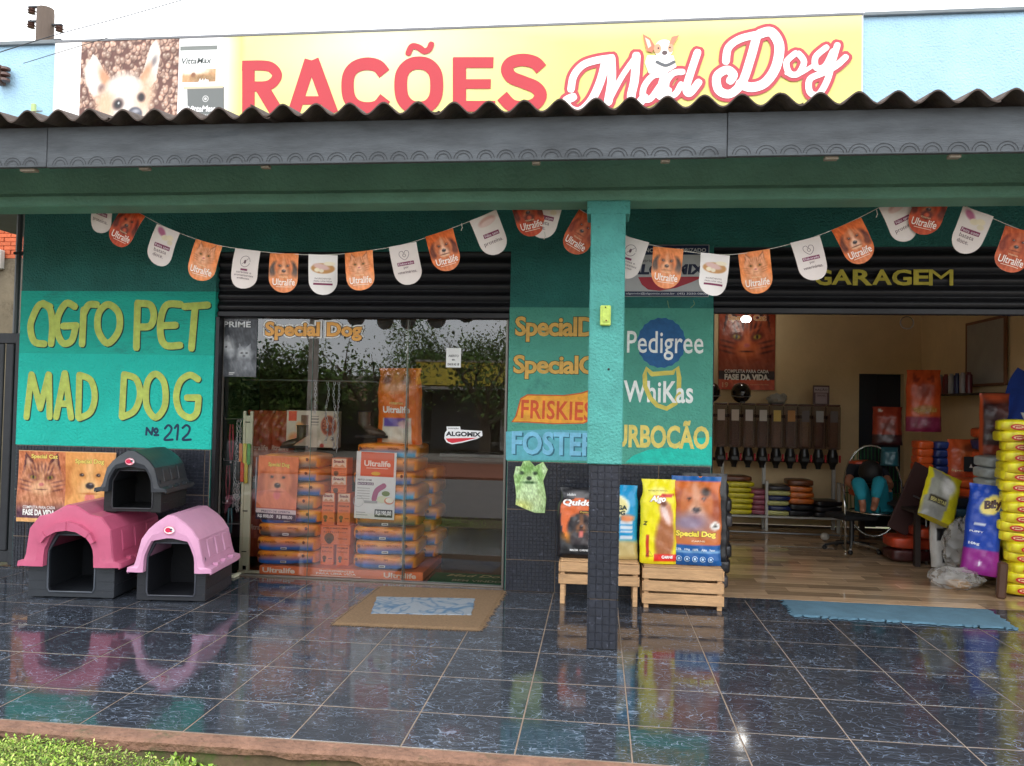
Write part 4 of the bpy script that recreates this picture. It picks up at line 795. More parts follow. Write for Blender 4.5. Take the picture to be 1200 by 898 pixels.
# ================================================================== plastic kennels
def kennel(label, loc, rz, W, H, D, roofcol, basecol, badge, brow=False, name='k', ow=.33, sh_=(.78,.72,.60,.83)):
    k = T('dog_kennel', label, 'kennel', loc, rz)
    rm = mat('roof_'+name, roofcol, .36, 0, .12, 5, .15, 30, dirt=(tuple(int(q_*.72+20) for q_ in roofcol), 9, .62)); bm2 = mat('base_'+name, basecol, .42, 0, .15, 5, .2, 40, dirt=((92,84,76), 7, .66))
    hb = .40*H; hw = W/2; xo = hw*.93; y0 = .02; m = MB()
    op = [(x*W, z*H) for x, z in [(-ow+.02,.07), (-ow,.11), (-ow,.50), (-ow+.10,.67), (ow-.10,.67), (ow,.50), (ow,.11), (ow-.02,.07)]]
    ou = [(-xo,.012), (-xo,.20*H), (-xo,.50*H), (-xo*.55,.80*H), (xo*.55,.80*H), (xo,.50*H), (xo,.20*H), (xo,.012)]
    V = [(x, y0, z) for x, z in ou]+[(x, y0, z) for x, z in op]+[(x, y0+.03, z) for x, z in op]
    m.add(V, [(i_, (i_+1) % 8, (i_+1) % 8+8, i_+8) for i_ in range(8)]+[(8+i_, 8+(i_+1) % 8, 16+(i_+1) % 8, 16+i_) for i_ in range(8)])
    for sg_2 in (-1, 1):
        xs_ = sorted((sg_2*xo, sg_2*(xo-.018))); m.box(xs_[0], xs_[1], y0+.001, D-.02, .012, hb+.02, bev=.004); m.box(*sorted((sg_2*(xo-.022), sg_2*(xo-.03))), y0+.03, D-.04, hb-.02, .47*H)  # inner side liners in dark base colour, added to make the interior read dark
        for q in range(2): m.box(sg_2*(xo+.002)-.004, sg_2*(xo+.002)+.004, y0+.05, D-.06, hb*(.35+.3*q), hb*(.35+.3*q)+.006)
    m.prism([(x*.94, z) for x, z in ou], D-.038, D-.02); m.box(-xo+.019, xo-.019, y0+.031, D-.04, .012, .026)  # tall back plate in base colour, standing in for shade under the roof
    for q in range(3):
        for sg_2 in (-1, 1): m.box(*sorted((sg_2*(xo-.004), sg_2*(ow*W+.014))), y0-.003, y0+.002, hb*(.22+.24*q), hb*(.22+.24*q)+.005)
    for sx in (-1, 1): m.box(sx*xo*.8-.04, sx*xo*.8+.04, y0+.02, D-.05, 0, .014, bev=.003)
    m.build('base', bm2, k)
    r = MB(); r.tube([(x, y0-.002, z) for x, z in op], .0065, 6, closed=True); r.build('opening_rim', mat('rim_'+name, tuple(min(255, int(c_*1.5+12)) for c_ in basecol), .3), k, smooth=True)
    # roof shell: outer profile swept front to back, front plate with the arch left open
    P = [(-hw-.045,.345*H), (-hw-.04,.395*H), (-hw+.005,.41*H), (-hw+.02,.47*H), (-hw*sh_[0],sh_[1]*H), (-hw*sh_[2],sh_[3]*H), (-hw*.42,.90*H), (-.05*W,.992*H), (.05*W,.992*H), (hw*.42,.90*H), (hw*sh_[2],sh_[3]*H), (hw*sh_[0],sh_[1]*H), (hw-.02,.47*H), (hw-.005,.41*H), (hw+.04,.395*H), (hw+.045,.345*H)]
    I = [(x*.965, z-.012) for x, z in P]
    ys = [-.02, -.012, .05, D*.5, D-.05, D-.0]; sc = [.985, 1, 1, 1, 1, .985]; m = MB()
    for A_, fl in ((P, False), (I, True)):
        X = np.array([[x*s_ for x, z in A_] for s_ in sc]); Z = np.array([[hb+(z-hb)*s_ for x, z in A_] for s_ in sc]); m.grid(X, np.tile(np.array(ys)[:, None], (1, len(A_))), Z, flip=not fl)
    m.add([(x*.985, -.02, hb+(z-hb)*.985) for x, z in P]+[(x, -.02, z) for x, z in I], [(i, i+1, i+17, i+16) for i in range(15)])
    outer = [(x*.985, hb+(z-hb)*.985) for x, z in P]; e_ = ow+.015
    inner = [(-e_-.005,.345), (-e_-.003,.39), (-e_,.42), (-e_,.46), (-e_+.01,.53), (-e_+.06,.64), (-e_+.10,.70), (-.04,.735), (.04,.735), (e_-.10,.70), (e_-.06,.64), (e_-.01,.53), (e_,.46), (e_,.42), (e_+.003,.39), (e_+.005,.345)]
    inner = [(x*W, z*H) for x, z in inner]
    mid = [(a_[0]*.35+b_[0]*.65, a_[1]*.35+b_[1]*.65) for a_, b_ in zip(outer, inner)]
    V = [(x, -.024, z) for x, z in outer]+[(x, -.036, z) for x, z in mid]+[(x, -.03, z) for x, z in inner]+[(x, .02, z) for x, z in inner]
    m.add(V, [(a_*16+i, a_*16+i+1, (a_+1)*16+i+1, (a_+1)*16+i) for a_ in range(3) for i in range(15)])
    m.add([(x, D-.002, z) for x, z in outer]+[(0, D-.002, hb)], [(i+1, i, 16) for i in range(15)])
    rf = m.build('roof', rm, k, smooth=math.radians(14))
    m = MB()    # moulded ribs and shingle steps on the slopes
    for sg_2 in (-1, 1):
        for t0, t1 in ((.18,.36), (.44,.62), (.70,.88)):
            a_, b_ = P[4], P[5]; tt = lambda q_: (sg_2*((hw-.02)*(1-q_)+hw*sh_[0]*q_), (.47*(1-q_)+sh_[1]*q_)*H); (x0, z0), (x1, z1) = tt(.12), tt(.85)
            m.add([(x0+sg_2*.006, D*t0, z0), (x0+sg_2*.006, D*t1, z0), (x1+sg_2*.006, D*t1, z1), (x1+sg_2*.006, D*t0, z1), (x0, D*t0-.01, z0-.01), (x0, D*t1+.01, z0-.01), (x1, D*t1+.01, z1+.01), (x1, D*t0-.01, z1+.01)], [(0,1,2,3)[::sg_2],(0,4,5,1)[::sg_2],(1,5,6,2)[::sg_2],(2,6,7,3)[::sg_2],(3,7,4,0)[::sg_2]])
            m.box(sg_2*(hw+.018)-.02, sg_2*(hw+.018)+.02, D*t0, D*(t0+.08), .395*H, .43*H, bev=.004)
        for q in (0.3, .62): m.add([(sg_2*hw*.42, D*q, .903*H), (sg_2*hw*.42, D*q+.006, .903*H), (sg_2*.05*W, D*q+.006, .998*H), (sg_2*.05*W, D*q, .998*H)], [(0,1,2,3)])
    stuff(m.build('roof_moulding', rm, rf))
    if brow:      # a raised shingled hood over the opening
        ho = [(-.31,.44), (-.30,.62), (-.25,.72), (-.13,.80), (0,.83), (.13,.80), (.25,.72), (.30,.62), (.31,.44)]; hi = [(-.275,.44), (-.265,.60), (-.215,.665), (-.11,.72), (0,.735), (.11,.72), (.215,.665), (.265,.60), (.275,.44)]
        for q in range(8):
            w4 = [ho[q], ho[q+1], hi[q+1], hi[q]]
            if 1 <= q <= 6: MB().prism([(x*W*1.0, z*H) for x, z in w4][::-1], -.075 if q % 2 else -.070, -.02).build('shingle', rm, rf, recalc=True)
    if badge is not None:
        a_ = Art(step=.0006); a_.ell(0, 0, .042*W/.55, .032*W/.55, (240,232,236)); a_.ell(-.008, 0, .022, .018, (206,40,80)); a_.ell(.014, .004, .01, .008, (60,60,66)); a_.ell(.012, -.01, .012, .005, (206,40,80)); a_.stroke(ring(0, 0, .040*W/.55, .030*W/.55, 18), .003, (206,60,90), True, sm=False)
        a_.mb.v = [v_+np.array([0, -.040, badge*H]) for v_ in a_.mb.v]; a_.build('badge', VINYL, k)
    return k
kennel('largest dark kennel with a deep pink roof, beside the left wall', (-3.86,-.90,0), math.radians(5), .69, .70, .72, (190,92,122), (44,48,54), None, True, 'deep_pink', .255, (.88,.74,.68,.87))
kennel('dark kennel with a pale lilac pink roof, right of the deep pink one', (-3.10,-.86,0), math.radians(6), .54, .645, .58, (208,152,184), (34,36,42), .83, False, 'pale_pink')
kennel('small all dark grey kennel stacked on top of the two pink ones', (-3.50,-.74,.622), math.radians(7), .46, .48, .52, (46,50,56), (24,26,29), .82, False, 'charcoal')

# ================================================================== bags of pet food
def bag(name, label, loc, rz, w_, h_, d_, cv, texts=None, side=(230,120,40), tilt=0., group=None, n=(34, 46), seed=1, lean_x=0., neck=.05, cat_='bag'):
    b = T(name, label, cat_, loc, rz, group); b.rotation_euler = (tilt, lean_x, rz)
    nx_, nz_ = n
    def prof(X, Z):
        u = np.clip(np.abs(X)/(w_/2), 0, 1); v = np.clip(Z/h_, 0, 1)
        f = np.sqrt(np.clip(1-u**3.2, 0, 1))*np.clip(1-np.clip((v-.72)/.28, 0, 1)**1.6, 0.04, 1)*(.72+.28*np.clip(v/.05, 0, 1))
        wr = .006*np.sin(X*38+Z*21+seed)*np.sin(Z*33+seed*2)+.004*np.sin(X*90-Z*40+seed)*(.4+.6*np.clip((v-.7)/.2, 0, 1))+.005*(vnoise(X+5, Z+5, 16, seed)-.5)
        return -d_/2*f-wr*np.clip(1.1-u, 0, 1)
    wd = lambda Z: 1-neck*np.sin(np.pi*np.clip((np.clip(Z/h_, 0, 1)-.70)/.36, 0, 1))**2+.02*np.sin(Z*17+seed)+.008*np.sin(Z*60+seed)+.03*np.clip((.12-Z/h_)/.12, 0, 1)
    u, v = np.meshgrid(np.linspace(-1, 1, nx_), np.linspace(0, 1, nz_)); u = np.sign(u)*np.abs(u)**.85
    Z = h_*v; X0 = u*w_/2; X = X0*wd(Z)
    mb = MB(); H1, W1 = cv.a.shape[:2]; ci = cv.a[np.clip((v*(H1-1)).round().astype(int), 0, H1-1), np.clip(((u+1)/2*(W1-1)).round().astype(int), 0, W1-1)]
    mb.grid(X, prof(X0, Z), Z, lin(np.clip(ci, 0, 255)).reshape(-1, 3)); mb.grid(X, -prof(X0, Z)*.9+.001, Z, side, flip=True)
    mb.grid(np.tile(X[0], (2,1)), np.stack([prof(X0, Z)[0], -prof(X0, Z)[0]*.9]), np.zeros((2, nx_)), side, flip=True)
    mb.build('sack', PRINTG, b, smooth=True)
    if texts:
        a_ = Art(surf=lambda X, Z: prof(X/wd(Z), Z), step=.0009, off=.003); texts(a_); a_.build('print', PRINTG, b)
    return b
# crates
CRATE = mat('pale_crate_wood', (194,154,112), .75, 0, .3, 9, .35, 40, stretch=(.6,1,4), rnd=.07)
def crate(label, x0, x1, y0, y1, zs, h_, legs):
    c_ = T('wooden_crate', label, 'crate', ((x0+x1)/2, y0, 0)); hw = (x1-x0)/2; D = y1-y0
    for sx in (-1, 1):
        for yy in (.0, D-.03): MB().box(sx*hw-(.035 if sx > 0 else 0), sx*hw+(0 if sx > 0 else .035), yy+.012, yy+.04, 0, zs[-1]+h_, bev=.003).build('corner_post', CRATE, c_)
    for z in zs:
        s_ = MB().box(-hw-.003, hw+.003, 0, .011, z, z+h_+random.uniform(-.004,.003), bev=.002).build('slat', CRATE, c_); s_.rotation_euler = (0, random.uniform(-.006,.006), 0)
        for sx in (-1, 1): MB().ball((sx*(hw-.018), -.001, z+h_*.5), .003, 6).build('nail', STEEL, s_)
        MB().box(-hw-.003, hw+.003, D+.011, D+.022, z, z+h_, bev=.002).build('slat', CRATE, c_)
        for sx in (-1, 1): MB().box(sx*(hw+.008)-.005, sx*(hw+.008)+.005, .0, D+.02, z, z+h_-.004, bev=.002).build('slat', CRATE, c_)
    k_ = 5; top = zs[-1]+h_
    for q in range(k_): MB().box(-hw, hw, .002+D/k_*q, D/k_*(q+1)-.006, top+.001, top+.012, bev=.002).build('slat', CRATE, c_)
    return c_
crate('pale wooden crate on corner legs, half behind the tiled column', -.265, .315, -.36, -.08, [.155,.245], .075, .15)
crate('pale wooden crate with four closed slats under the two brightest bags', .362, .935, -.36, -.06, [.035,.128,.222], .078, .0)
# four bags on the crates
c = Cv(46, 64, (30,30,34), .7); c.ell(.33,.90,.24,.06,(120,118,120),.4); c.poly([(.05,.78),(.30,.86),(.7,.80),(.7,.30),(.5,.22),(.3,.22),(.12,.30),(.08,.42)], (226,112,62)); c.ell(.40,.30,.3,.1,(236,150,50),.3); dog(c,.38,.50,.15,(70,64,66),(44,42,46),(150,100,70)); c.ell(.35,.06,.4,.14,(22,22,26),.2)
def tx(a_): a_.text('Quidog', -.13, .385, .14, .445, (250,248,244), .045, .15, outline=(150,50,30), ow=.03); a_.text('adultos', -.10, .47, -.03, .49, (240,240,240), .02, .1); a_.text('MACIA  CARNE', -.07, .055, .07, .070, (230,230,230), .03); a_.rect(.0,.34,.09,.362,(60,30,20)); a_.text('Premium', .005,.343,.085,.359,(236,200,90),.0,.1)
bag('food_bag', 'black and orange food bag with a rottweiler picture on the left crate', (-.13,-.22,.335), .02, .34, .53, .17, c, tx, (28,28,32), tilt=-.04, seed=3, neck=.14)
c = Cv(46, 64, (20,150,204), .7); c.ell(.3,.72,.26,.16,(236,236,220),.1); c.ell(.3,.72,.22,.13,(232,222,150),.1); c.ell(.5,.10,.5,.16,(186,166,110),.2); c.rect(.5,.93,.7,1.0,(30,150,200))
for q in range(4): c.rect(.42,.28+.07*q,.62,.32+.07*q,(206,216,224))
c.ell(.52,.56,.12,.05,(226,140,90),.3)
def tx(a_): a_.text('MEGA', -.06, .375, .075, .41, (40,60,60), .05); a_.text('DOG', -.05, .335, .06, .37, (40,60,60), .05)
bag('food_bag', 'sky blue food bag with a cream oval, right behind the column', (.16,-.21,.335), -.05, .31, .56, .14, c, tx, (30,140,190), tilt=-.04, seed=7)
c = Cv(50, 80, (246,232,30), .6); c.ell(.38,.30,.15,.32,(176,110,70),.2,-.12); c.ell(.40,.62,.10,.16,(214,150,120),.2,.5); c.ell(.39,.60,.045,.13,(250,220,210),.3,.5); c.ell(.36,.72,.05,.04,(110,60,40),.3); c.rect(.22,.02,.6,.115,(222,44,36)); c.rect(0,0,.6,.03,(240,226,40)); c.rect(.09,.08,.14,.34,(206,60,40)); c.ell(.27,.86,.16,.05,(252,240,120),.3); c.poly([(.12,.80),(.5,.84),(.56,.82),(.5,.79)],(214,50,40)); c.fur(8,20)
def tx(a_): a_.text('Algo', -.075, .455, .045, .515, (252,250,240), .05, .25, outline=(180,50,30), ow=.035); a_.text('NUTRIÇÃO ANIMAL', -.085, .545, .06, .557, (110,100,30), .0); a_.text('CARNE', .015, .045, .10, .068, (250,246,240), .05, .1); a_.stroke([(-.10,.06),(-.05,.06),(-.075,.10),(-.10,.06)], .003, (60,60,20), sm=False); a_.text('Z', -.125,.29,-.09,.32,(60,70,20),.03,.2)
bag('food_bag', 'bright yellow food bag with red corner print on the right crate', (.475,-.235,.3155), .03, .285, .635, .14, c, tx, (240,226,40), tilt=-.03, seed=5, neck=.16)
c = Cv(60, 86, (216,112,52), .62); c.fur(10,10); dog(c,.30,.70,.22,(206,120,70),(170,80,44),(226,170,140)); c.ell(.42,.83,.06,.05,(60,40,30),.4); c.ell(.22,.48,.25,.1,(150,130,150),.6); c.rect(0,0,.62,.245,(28,92,160)); c.rect(0,.945,.62,1,(26,92,160)); c.ell(.53,.45,.06,.05,(240,236,230),.15); c.ell(.53,.45,.025,.02,(60,50,40),.3); c.rect(0,.15,.62,.155,(120,170,214))
def tx(a_):
    a_.text('Special Dog', -.155, .205, .14, .26, (250,226,90), .05, 0, outline=(90,60,30), ow=.04); a_.text('CARNE', -.04,.178,.06,.19,(250,230,200),.02)
    for q in range(5): a_.stroke(ring(-.13+.058*q,.05,.019,.019,14), .004, (200,222,240), True, sm=False); a_.ell(-.13+.058*q,.05,.009,.010,(180,210,236))
    for q, s_ in enumerate(('23%','15kg','100%','Alto','Premium')): a_.text(s_, -.155+.062*q,.112,-.115+.062*q,.130,(214,228,242),.03)
bag('food_bag', 'orange food bag with a golden dog and blue base, tallest on the crates', (.755,-.215,.3155), -.02, .375, .665, .17, c, tx, (226,130,60), tilt=-.02, seed=9)
bd_ = MB().box(.93,.955,-.14,-.02,.33,.98,bev=.008).build('bag_edge_dummy', PRINTG) if False else None
bag('food_bag', 'black bag edge peeping out behind the orange bag, right of the crates', (.83,-.08,.3155), .0, .36, .68, .1, Cv(8,8,(26,26,30)), None, (26,26,30), seed=11)

# ================================================================== mats
JUTE = mat('jute_weave', (136,110,82), .95, 0, .25, 60, 1.0, 220, dirt=((140,104,70), 90, .55))
jm = T('jute_doormat', 'coarse brown jute doormat with a blue and white centre by the glass door', 'doormat', (0,0,0))
q0 = [(-1.763, -1.211), (-0.643, -1.109), (-0.727, 0.023), (-1.853, -0.017)]; 
q0 = [(-1.752, -1.209), (-0.749, -1.168), (-0.720, -0.035), (-1.733, -0.085)]
def quad_mat(q, z, th_, nx_, ny_, name, m, parent, fr=.0, col=None, seed=1, cvv=None):
    u, v = np.meshgrid(np.linspace(0, 1, nx_), np.linspace(0, 1, ny_)); q = np.array(q)
    P = ((1-u)*(1-v))[..., None]*q[0]+(u*(1-v))[..., None]*q[1]+(u*v)[..., None]*q[2]+((1-u)*v)[..., None]*q[3]
    X, Y = P[..., 0].copy(), P[..., 1].copy()
    e = fr*(vnoise(X*9, Y*9, 9, seed)-.5); ed = ((u == 0)|(u == 1)|(v == 0)|(v == 1)); X += e*ed; Y += e*ed
    Z = z+th_*(1-ed)+.0025*vnoise(X, Y, 7, seed)*(1-ed); mb = MB(); mb.grid(X, Y, Z, None if cvv is None else cvv); return mb.build(name, m, parent, smooth=SM)
quad_mat(q0, .001, .012, 60, 50, 'mat_base', JUTE, jm, .012)
rs = np.random.RandomState(2); m = MB()
for (a_, b_) in ((0,1),(1,2),(2,3),(3,0)):
    A_, B_ = np.array(q0[a_]), np.array(q0[b_]); d_ = B_-A_; L_ = np.hypot(*d_); nrm = np.array([d_[1], -d_[0]])/L_
    for q in range(int(L_/.012)):
        p_ = A_+d_*(q*.012/L_); e_ = p_+nrm*rs.uniform(.008,.03)+rs.uniform(-.008,.008,2); m.tube([(p_[0], p_[1], .008), (e_[0], e_[1], .002)], [.0025,.001], 3)
stuff(m.build('fringe', JUTE, jm))
inn = [(-1.563, -0.939), (-0.857, -0.852), (-0.908, -0.377), (-1.657, -0.468)]
u, v = np.meshgrid(np.linspace(0, 1, 90), np.linspace(0, 1, 50)); n1_ = vnoise(u*1.0+.1*np.sin(v*9), v*.55, 7, 3); n2_ = vnoise(u, v*.6+.1*np.sin(u*12), 11, 5); f1 = np.clip(1-abs(n1_-.5)*14, 0, 1); f2 = np.clip(1-abs(n2_-.5)*10, 0, 1)
col = np.array([136,144,152.])*(1-f1)[..., None]+np.array([70,104,134.])*f1[..., None]; col = col*(1-f2*.8)[..., None]+np.array([72,104,136.])*(f2*.8)[..., None]
quad_mat(inn, .010, .008, 90, 50, 'centre_panel', mat('printed_rug', rough=.95, attr=True, var=.1, vs=60, bump=.5, bs=160), jm, .03, cvv=lin(col).reshape(-1,3), seed=4)
BLUET = mat('worn_blue_towel', (84,120,140), .95, 0, .22, 5, .7, 130, dirt=((52,84,108), 7, .64))
bt = T('blue_towel_mat', 'long worn light blue towel mat lying across the garage threshold', 'mat', (0,0,0))
quad_mat([(1.428, -0.406), (2.937, -0.481), (2.994, 0.055), (1.446, 0.075)], .003, .010, 80, 30, 'cloth', BLUET, bt, .06, seed=9)

gm = T('green_doormat', 'green doormat with pale lettering just inside the glass door', 'doormat', (0,0,0))
MB().box(-1.40, -.62, .13, .50, .001, .012, bev=.003).build('mat_base', mat('green_bristle', (34,110,66), .95, 0, .2, 50, .8, 200), gm)
a = Art(step=.0003); a.text('Mad Dog', -1.28, .33, -.74, .45, (206,210,150), .02, .3); a.text('BEM VINDO', -1.20, .18, -.78, .25, (196,204,170), .02)
V = [np.stack([v_[:, 0], v_[:, 2], .0125-v_[:, 1]], 1) for v_ in a.mb.v]; a.mb.v = V; a.mb.f = [f[::-1] for f in a.mb.f]; a.build('lettering', PAINTED, gm)

# ================================================================== window display behind the glass
dp = T('display_plinth', 'low orange plinth with white lettering carrying the bag stacks in the window', 'display stand', (0,0,0))
ORG = mat('orange_card', (240,122,66), .5, 0, .1, 4)
MB().box(-2.88, -1.44, .17, .95, 0, .075, bev=.006).build('plinth', ORG, dp)
a = Art(step=.0004); a.text('Ultralife', -2.85, .018, -2.56, .062, (248,226,208), .03); a.text('Ultralife', -1.78, .018, -1.50, .062, (248,226,208), .03); a.text('INGREDIENTES', -2.34, .046, -2.04, .062, (248,226,208), .02); a.text('PARA UMA VIDA', -2.37, .022, -2.02, .040, (248,226,208), .02); a.rect(-2.42,.010,-1.98,.014,(248,226,208))
shift(a, .17); a.build('lettering', PRINT, dp)
def lying_bag(strip, seed=1, w_=.56, h_=.112, d_=.46, top=(250,142,44), text=True):
    n1, n2 = 40, 20; u, v = np.meshgrid(np.linspace(0, 2*math.pi, n1, endpoint=True), np.linspace(-math.pi/2, math.pi/2, n2))
    sp = lambda t, e: np.sign(t)*np.abs(t)**e
    # long axis x; superellipse section in yz, closing softly towards the ends
    X = sp(np.sin(v), .62)*w_/2; R_ = sp(np.cos(v), .25); Y = sp(np.cos(u), .30)*R_*d_/2; Z = sp(np.sin(u), .34)*R_*h_/2
    Z = Z*(1+.10*np.sin(X*13+seed)*np.sin(Y*9+seed))+.006*(vnoise(X+4, Y+4, 11, seed)-.5)+h_/2; Y = Y*(1+.03*np.sin(X*21+seed*2))
    c = np.zeros(X.shape+(3,)); c[:] = top; n_ = vnoise(X+3, Z*2+Y+3, 22, seed)[..., None]; c = c*(.92+.3*n_)
    front = (Y < -d_*.30)&(Z < h_*.52)&(np.abs(X) < w_*.44); c[front] = np.array(strip)*(.8+.35*vnoise(X[front]+3, Z[front]+Y[front], 30, seed))[..., None]
    m = MB(); m.grid(X, Y, Z, lin(np.clip(c, 0, 255)).reshape(-1, 3), flip=True)
    a_ = Art(step=.0006, off=.004, mb=m, surf=lambda X, Z: -d_/2*np.ones_like(X)*(1-.0*X)); 
    if text:
        a_.off = .002; a_.text('Ultralife', -w_*.36, h_*.60, -w_*.12, h_*.74, (150,70,20), .0); a_.text('SPECIAL', w_*.02, h_*.60, w_*.2, h_*.72, (150,70,20), .02); a_.ell(w_*.32, h_*.66, .012, .012, (110,50,30)); a_.ell(-w_*.41, h_*.64, .012, .012, (110,50,30))
        a_.rect(-.03, h_*.18, .025, h_*.32, (230,230,225)); a_.rect(-.024, h_*.22, .018, h_*.28, (80,80,90))
    return m
BAGM = {}
def stack_bag(key, col, **kw):
    if key not in BAGM:
        t = T('food_bag', 'x', 'bag', (0,0,0)); lying_bag(col, **kw).build('sack', PRINTG, t, smooth=True); BAGM[key] = t; return t
    return dup(BAGM[key])
GR, BL, LB, DG = (128,122,118), (40,104,186), (50,176,230), (84,80,80)
ORD = ['bottom', 'second from the bottom', 'third from the bottom', 'fourth from the bottom', 'fifth from the bottom', 'sixth from the bottom', 'seventh from the bottom', 'eighth from the bottom', 'ninth from the bottom', 'tenth from the bottom']
CN = {GR:'grey', BL:'blue', LB:'sky blue', DG:'dark grey'}
def stack(cols, x, y, z0, step, where, dx, seed, sc=(1,1,1)):
    rs = np.random.RandomState(seed)
    for i, c_ in enumerate(cols):
        o = stack_bag((c_, seed % 2, i % 2), c_, seed=seed*3+i)
        o.location = (x+rs.uniform(-dx, dx)+(.015*(i % 2)), y+.2+rs.uniform(-.012,.012), z0+step*i); o.rotation_euler = (0, rs.uniform(-.03,.03), rs.uniform(-.09,.09)); o.scale = sc
        o['label'] = ('orange bag with a %s end, %s of the %s' % (CN[c_], 'top' if i == len(cols)-1 else ORD[i], where))
        o['group'] = 'orange bags stacked in the shop window'
stack([BL, BL, DG, BL, GR, BL, BL, GR], -2.66, .22, .077, .118, 'left window stack', .02, 1, (.98,1,1.15))
stack([BL, BL, BL, DG, BL, LB, BL, GR, LB], -1.79, .22, .077, .118, 'right window stack', .025, 2, (1.0,1,1.15))
stack([BL, BL, GR, BL, LB, BL, GR], -1.73, .72, .077, .118, 'rear right stack', .02, 3, (1.0,1,1.15))
# snack boxes between the stacks
def snackbox(loc, w_, h_, label, white=False):
    s_ = T('snack_box', label, 'box', loc, 0, 'orange snack boxes between the bag stacks')
    m = MB().box(-w_/2, w_/2, 0, .16, 0, h_, bev=.003); m.build('carton', ORG, s_)
    a_ = Art(step=.0005); 
    if white: a_.rect(-w_*.44, h_*.1, w_*.44, h_*.95, (236,206,180)); a_.text('Snack', -w_*.36, h_*.55, w_*.36, h_*.85, (140,60,70), .05); a_.poly([(-w_*.4,h_*.12),(w_*.4,h_*.12),(w_*.2,h_*.42),(-.0,h_*.2),(-w_*.2,h_*.42)], (220,150,110))
    else: a_.ell(-w_*.2, h_*.35, w_*.16, w_*.16, (120,70,40)); a_.ell(-w_*.2, h_*.2, w_*.1, w_*.1, (90,60,40)); a_.text('PREMIUM', -w_*.4, h_*.82, w_*.4, h_*.90, (150,60,20), .02); a_.text('bifinho', -w_*.38, h_*.62, w_*.36, h_*.72, (160,66,24), .0); a_.rect(w_*.1,h_*.3,w_*.4,h_*.34,(150,60,20))
    a_.build('print', PRINT, s_)
sp_ = [(-2.325,.076,.115,.175,0,'left'), (-2.185,.076,.115,.175,0,'right'), (-2.255,.253,.27,.165,0,''), (-2.325,.420,.115,.195,0,'left'), (-2.185,.420,.115,.195,0,'right'), (-2.325,.616,.115,.085,1,'left'), (-2.185,.616,.115,.085,1,'right'), (-2.235,.703,.14,.06,0,''), (-2.235,.765,.14,.085,1,''), (-2.235,.852,.14,.06,0,''), (-2.235,.914,.14,.09,1,'')]
LB_ = ['plain orange box at the foot of the box pile, left one', 'plain orange box at the foot of the box pile, right one', 'wide orange box lying across the two lowest boxes', 'upright orange box on the wide box, left one', 'upright orange box on the wide box, right one', 'small white-labelled box capping the left upright box', 'small white-labelled box capping the right upright box', 'flat orange box under the lower single white label', 'lower single white-labelled box in the middle of the pile', 'flat orange box between the two single white labels', 'topmost white-labelled box of the orange pile']
for (x, z, w_, h_, wh, sd_), lb in zip(sp_, LB_): snackbox((x, .30, z), w_, h_, lb, bool(wh))
# hanging price posters in front of the stacks
hp = T('price_poster', 'orange hanging poster of a golden dog with black price strip in the window', 'poster', (0,0,0))
x0, x1, z0, z1 = -2.935, -2.575, .385, .935
c = Cv(50, 74, (234,132,84), .66); dog(c,.33,.62,.24,(236,140,90),(196,100,60),(240,160,116)); c.fur(10,20); c.rect(0,.1,.66,.165,(226,210,210)); c.rect(0,0,.66,.1,(40,36,52)); c.rect(0,.165,.66,.19,(190,80,60))
a = Art(step=.0004); a.pic(c, x0, z0, x1, z1); a.text('Special Dog', x0+.09, z1-.10, x1-.08, z1-.055, (240,220,110), .04, outline=(110,90,50), ow=.03); a.text('R$ 888,00   R$ 888,00', x0+.02, z0+.012, x1-.03, z0+.045, (240,240,240), .03); a.text('PREÇO DE OFERTA', x0+.05, z0+.062, x1-.05, z0+.082, (60,50,80), .02)
m = MB().box(x0, x1, 0, .002, z0, z1, (236,150,100)); m.build('sheet', PRINT, hp); a.build('print', PRINT, hp); hp.location = (-.002, .165, 0); hp.rotation_euler = (0,.03,0)
hp = T('price_poster', 'white hanging poster with orange top and round vegetable picture in the window', 'poster', (0,0,0))
x0, x1, z0, z1 = -2.06, -1.71, .47, 1.04
MB().box(x0, x1, 0, .003, z0, z1, (232,230,228), bev=.001).build('sheet', PRINT, hp)
a = Art(step=.0004); a.rect(x0+.04, z1-.21, x1-.02, z1-.005, (228,96,60)); a.text('Ultralife', x0+.07, z1-.125, x1-.05, z1-.075, (250,236,226), .03); a.rect(x0+.09, z1-.142, x1-.07, z1-.138, (250,236,226)); a.ell((x0+x1)/2, z1-.185, .04, .016, (236,180,60)); a.text('FEITO COM', x0+.02,z1-.25,x0+.14,z1-.235,(90,60,80),.02); a.rect(x0+.02,z1-.285,x0+.16,z1-.262,(90,50,80)); a.text('BATATA DOCE', x0+.025,z1-.281,x0+.155,z1-.266,(240,230,240),.02)
for q in range(5): a.rect(x0+.02, z1-.315-.022*q, x0+.13, z1-.310-.022*q, (170,160,160))
a.stroke([(x0+.17,z1-.40),(x0+.19,z1-.33),(x0+.25,z1-.285)], .045, (176,84,130)); a.ell(x0+.24, z1-.40, .045,.03,(222,222,190)); a.ell(x0+.27, z1-.35,.035,.022,(110,130,60)); a.ell(x0+.30, z1-.41,.042,.03,(216,130,100)); a.ell(x0+.305, z1-.405,.034,.023,(240,232,214))
a.stroke(ring(x0+.035, z0+.145, .045,.045,20), .004,(190,190,190),True,sm=False); a.rect(x0+.085,z0+.135,x0+.2,z0+.155,(170,170,170)); a.rect(x1-.17,z0+.02,x1-.015,z0+.085,(50,50,58)); a.text('R$190,00', x1-.16,z0+.03,x1-.025,z0+.075,(240,240,240),.04)
a.rect(x0+.02,z0+.05,x0+.1,z0+.056,(170,170,170)); a.rect(x0+.02,z0+.03,x0+.12,z0+.036,(170,170,170)); a.build('print', PRINT, hp); hp.location = (0,.165,0); hp.rotation_euler = (0,.02,0)
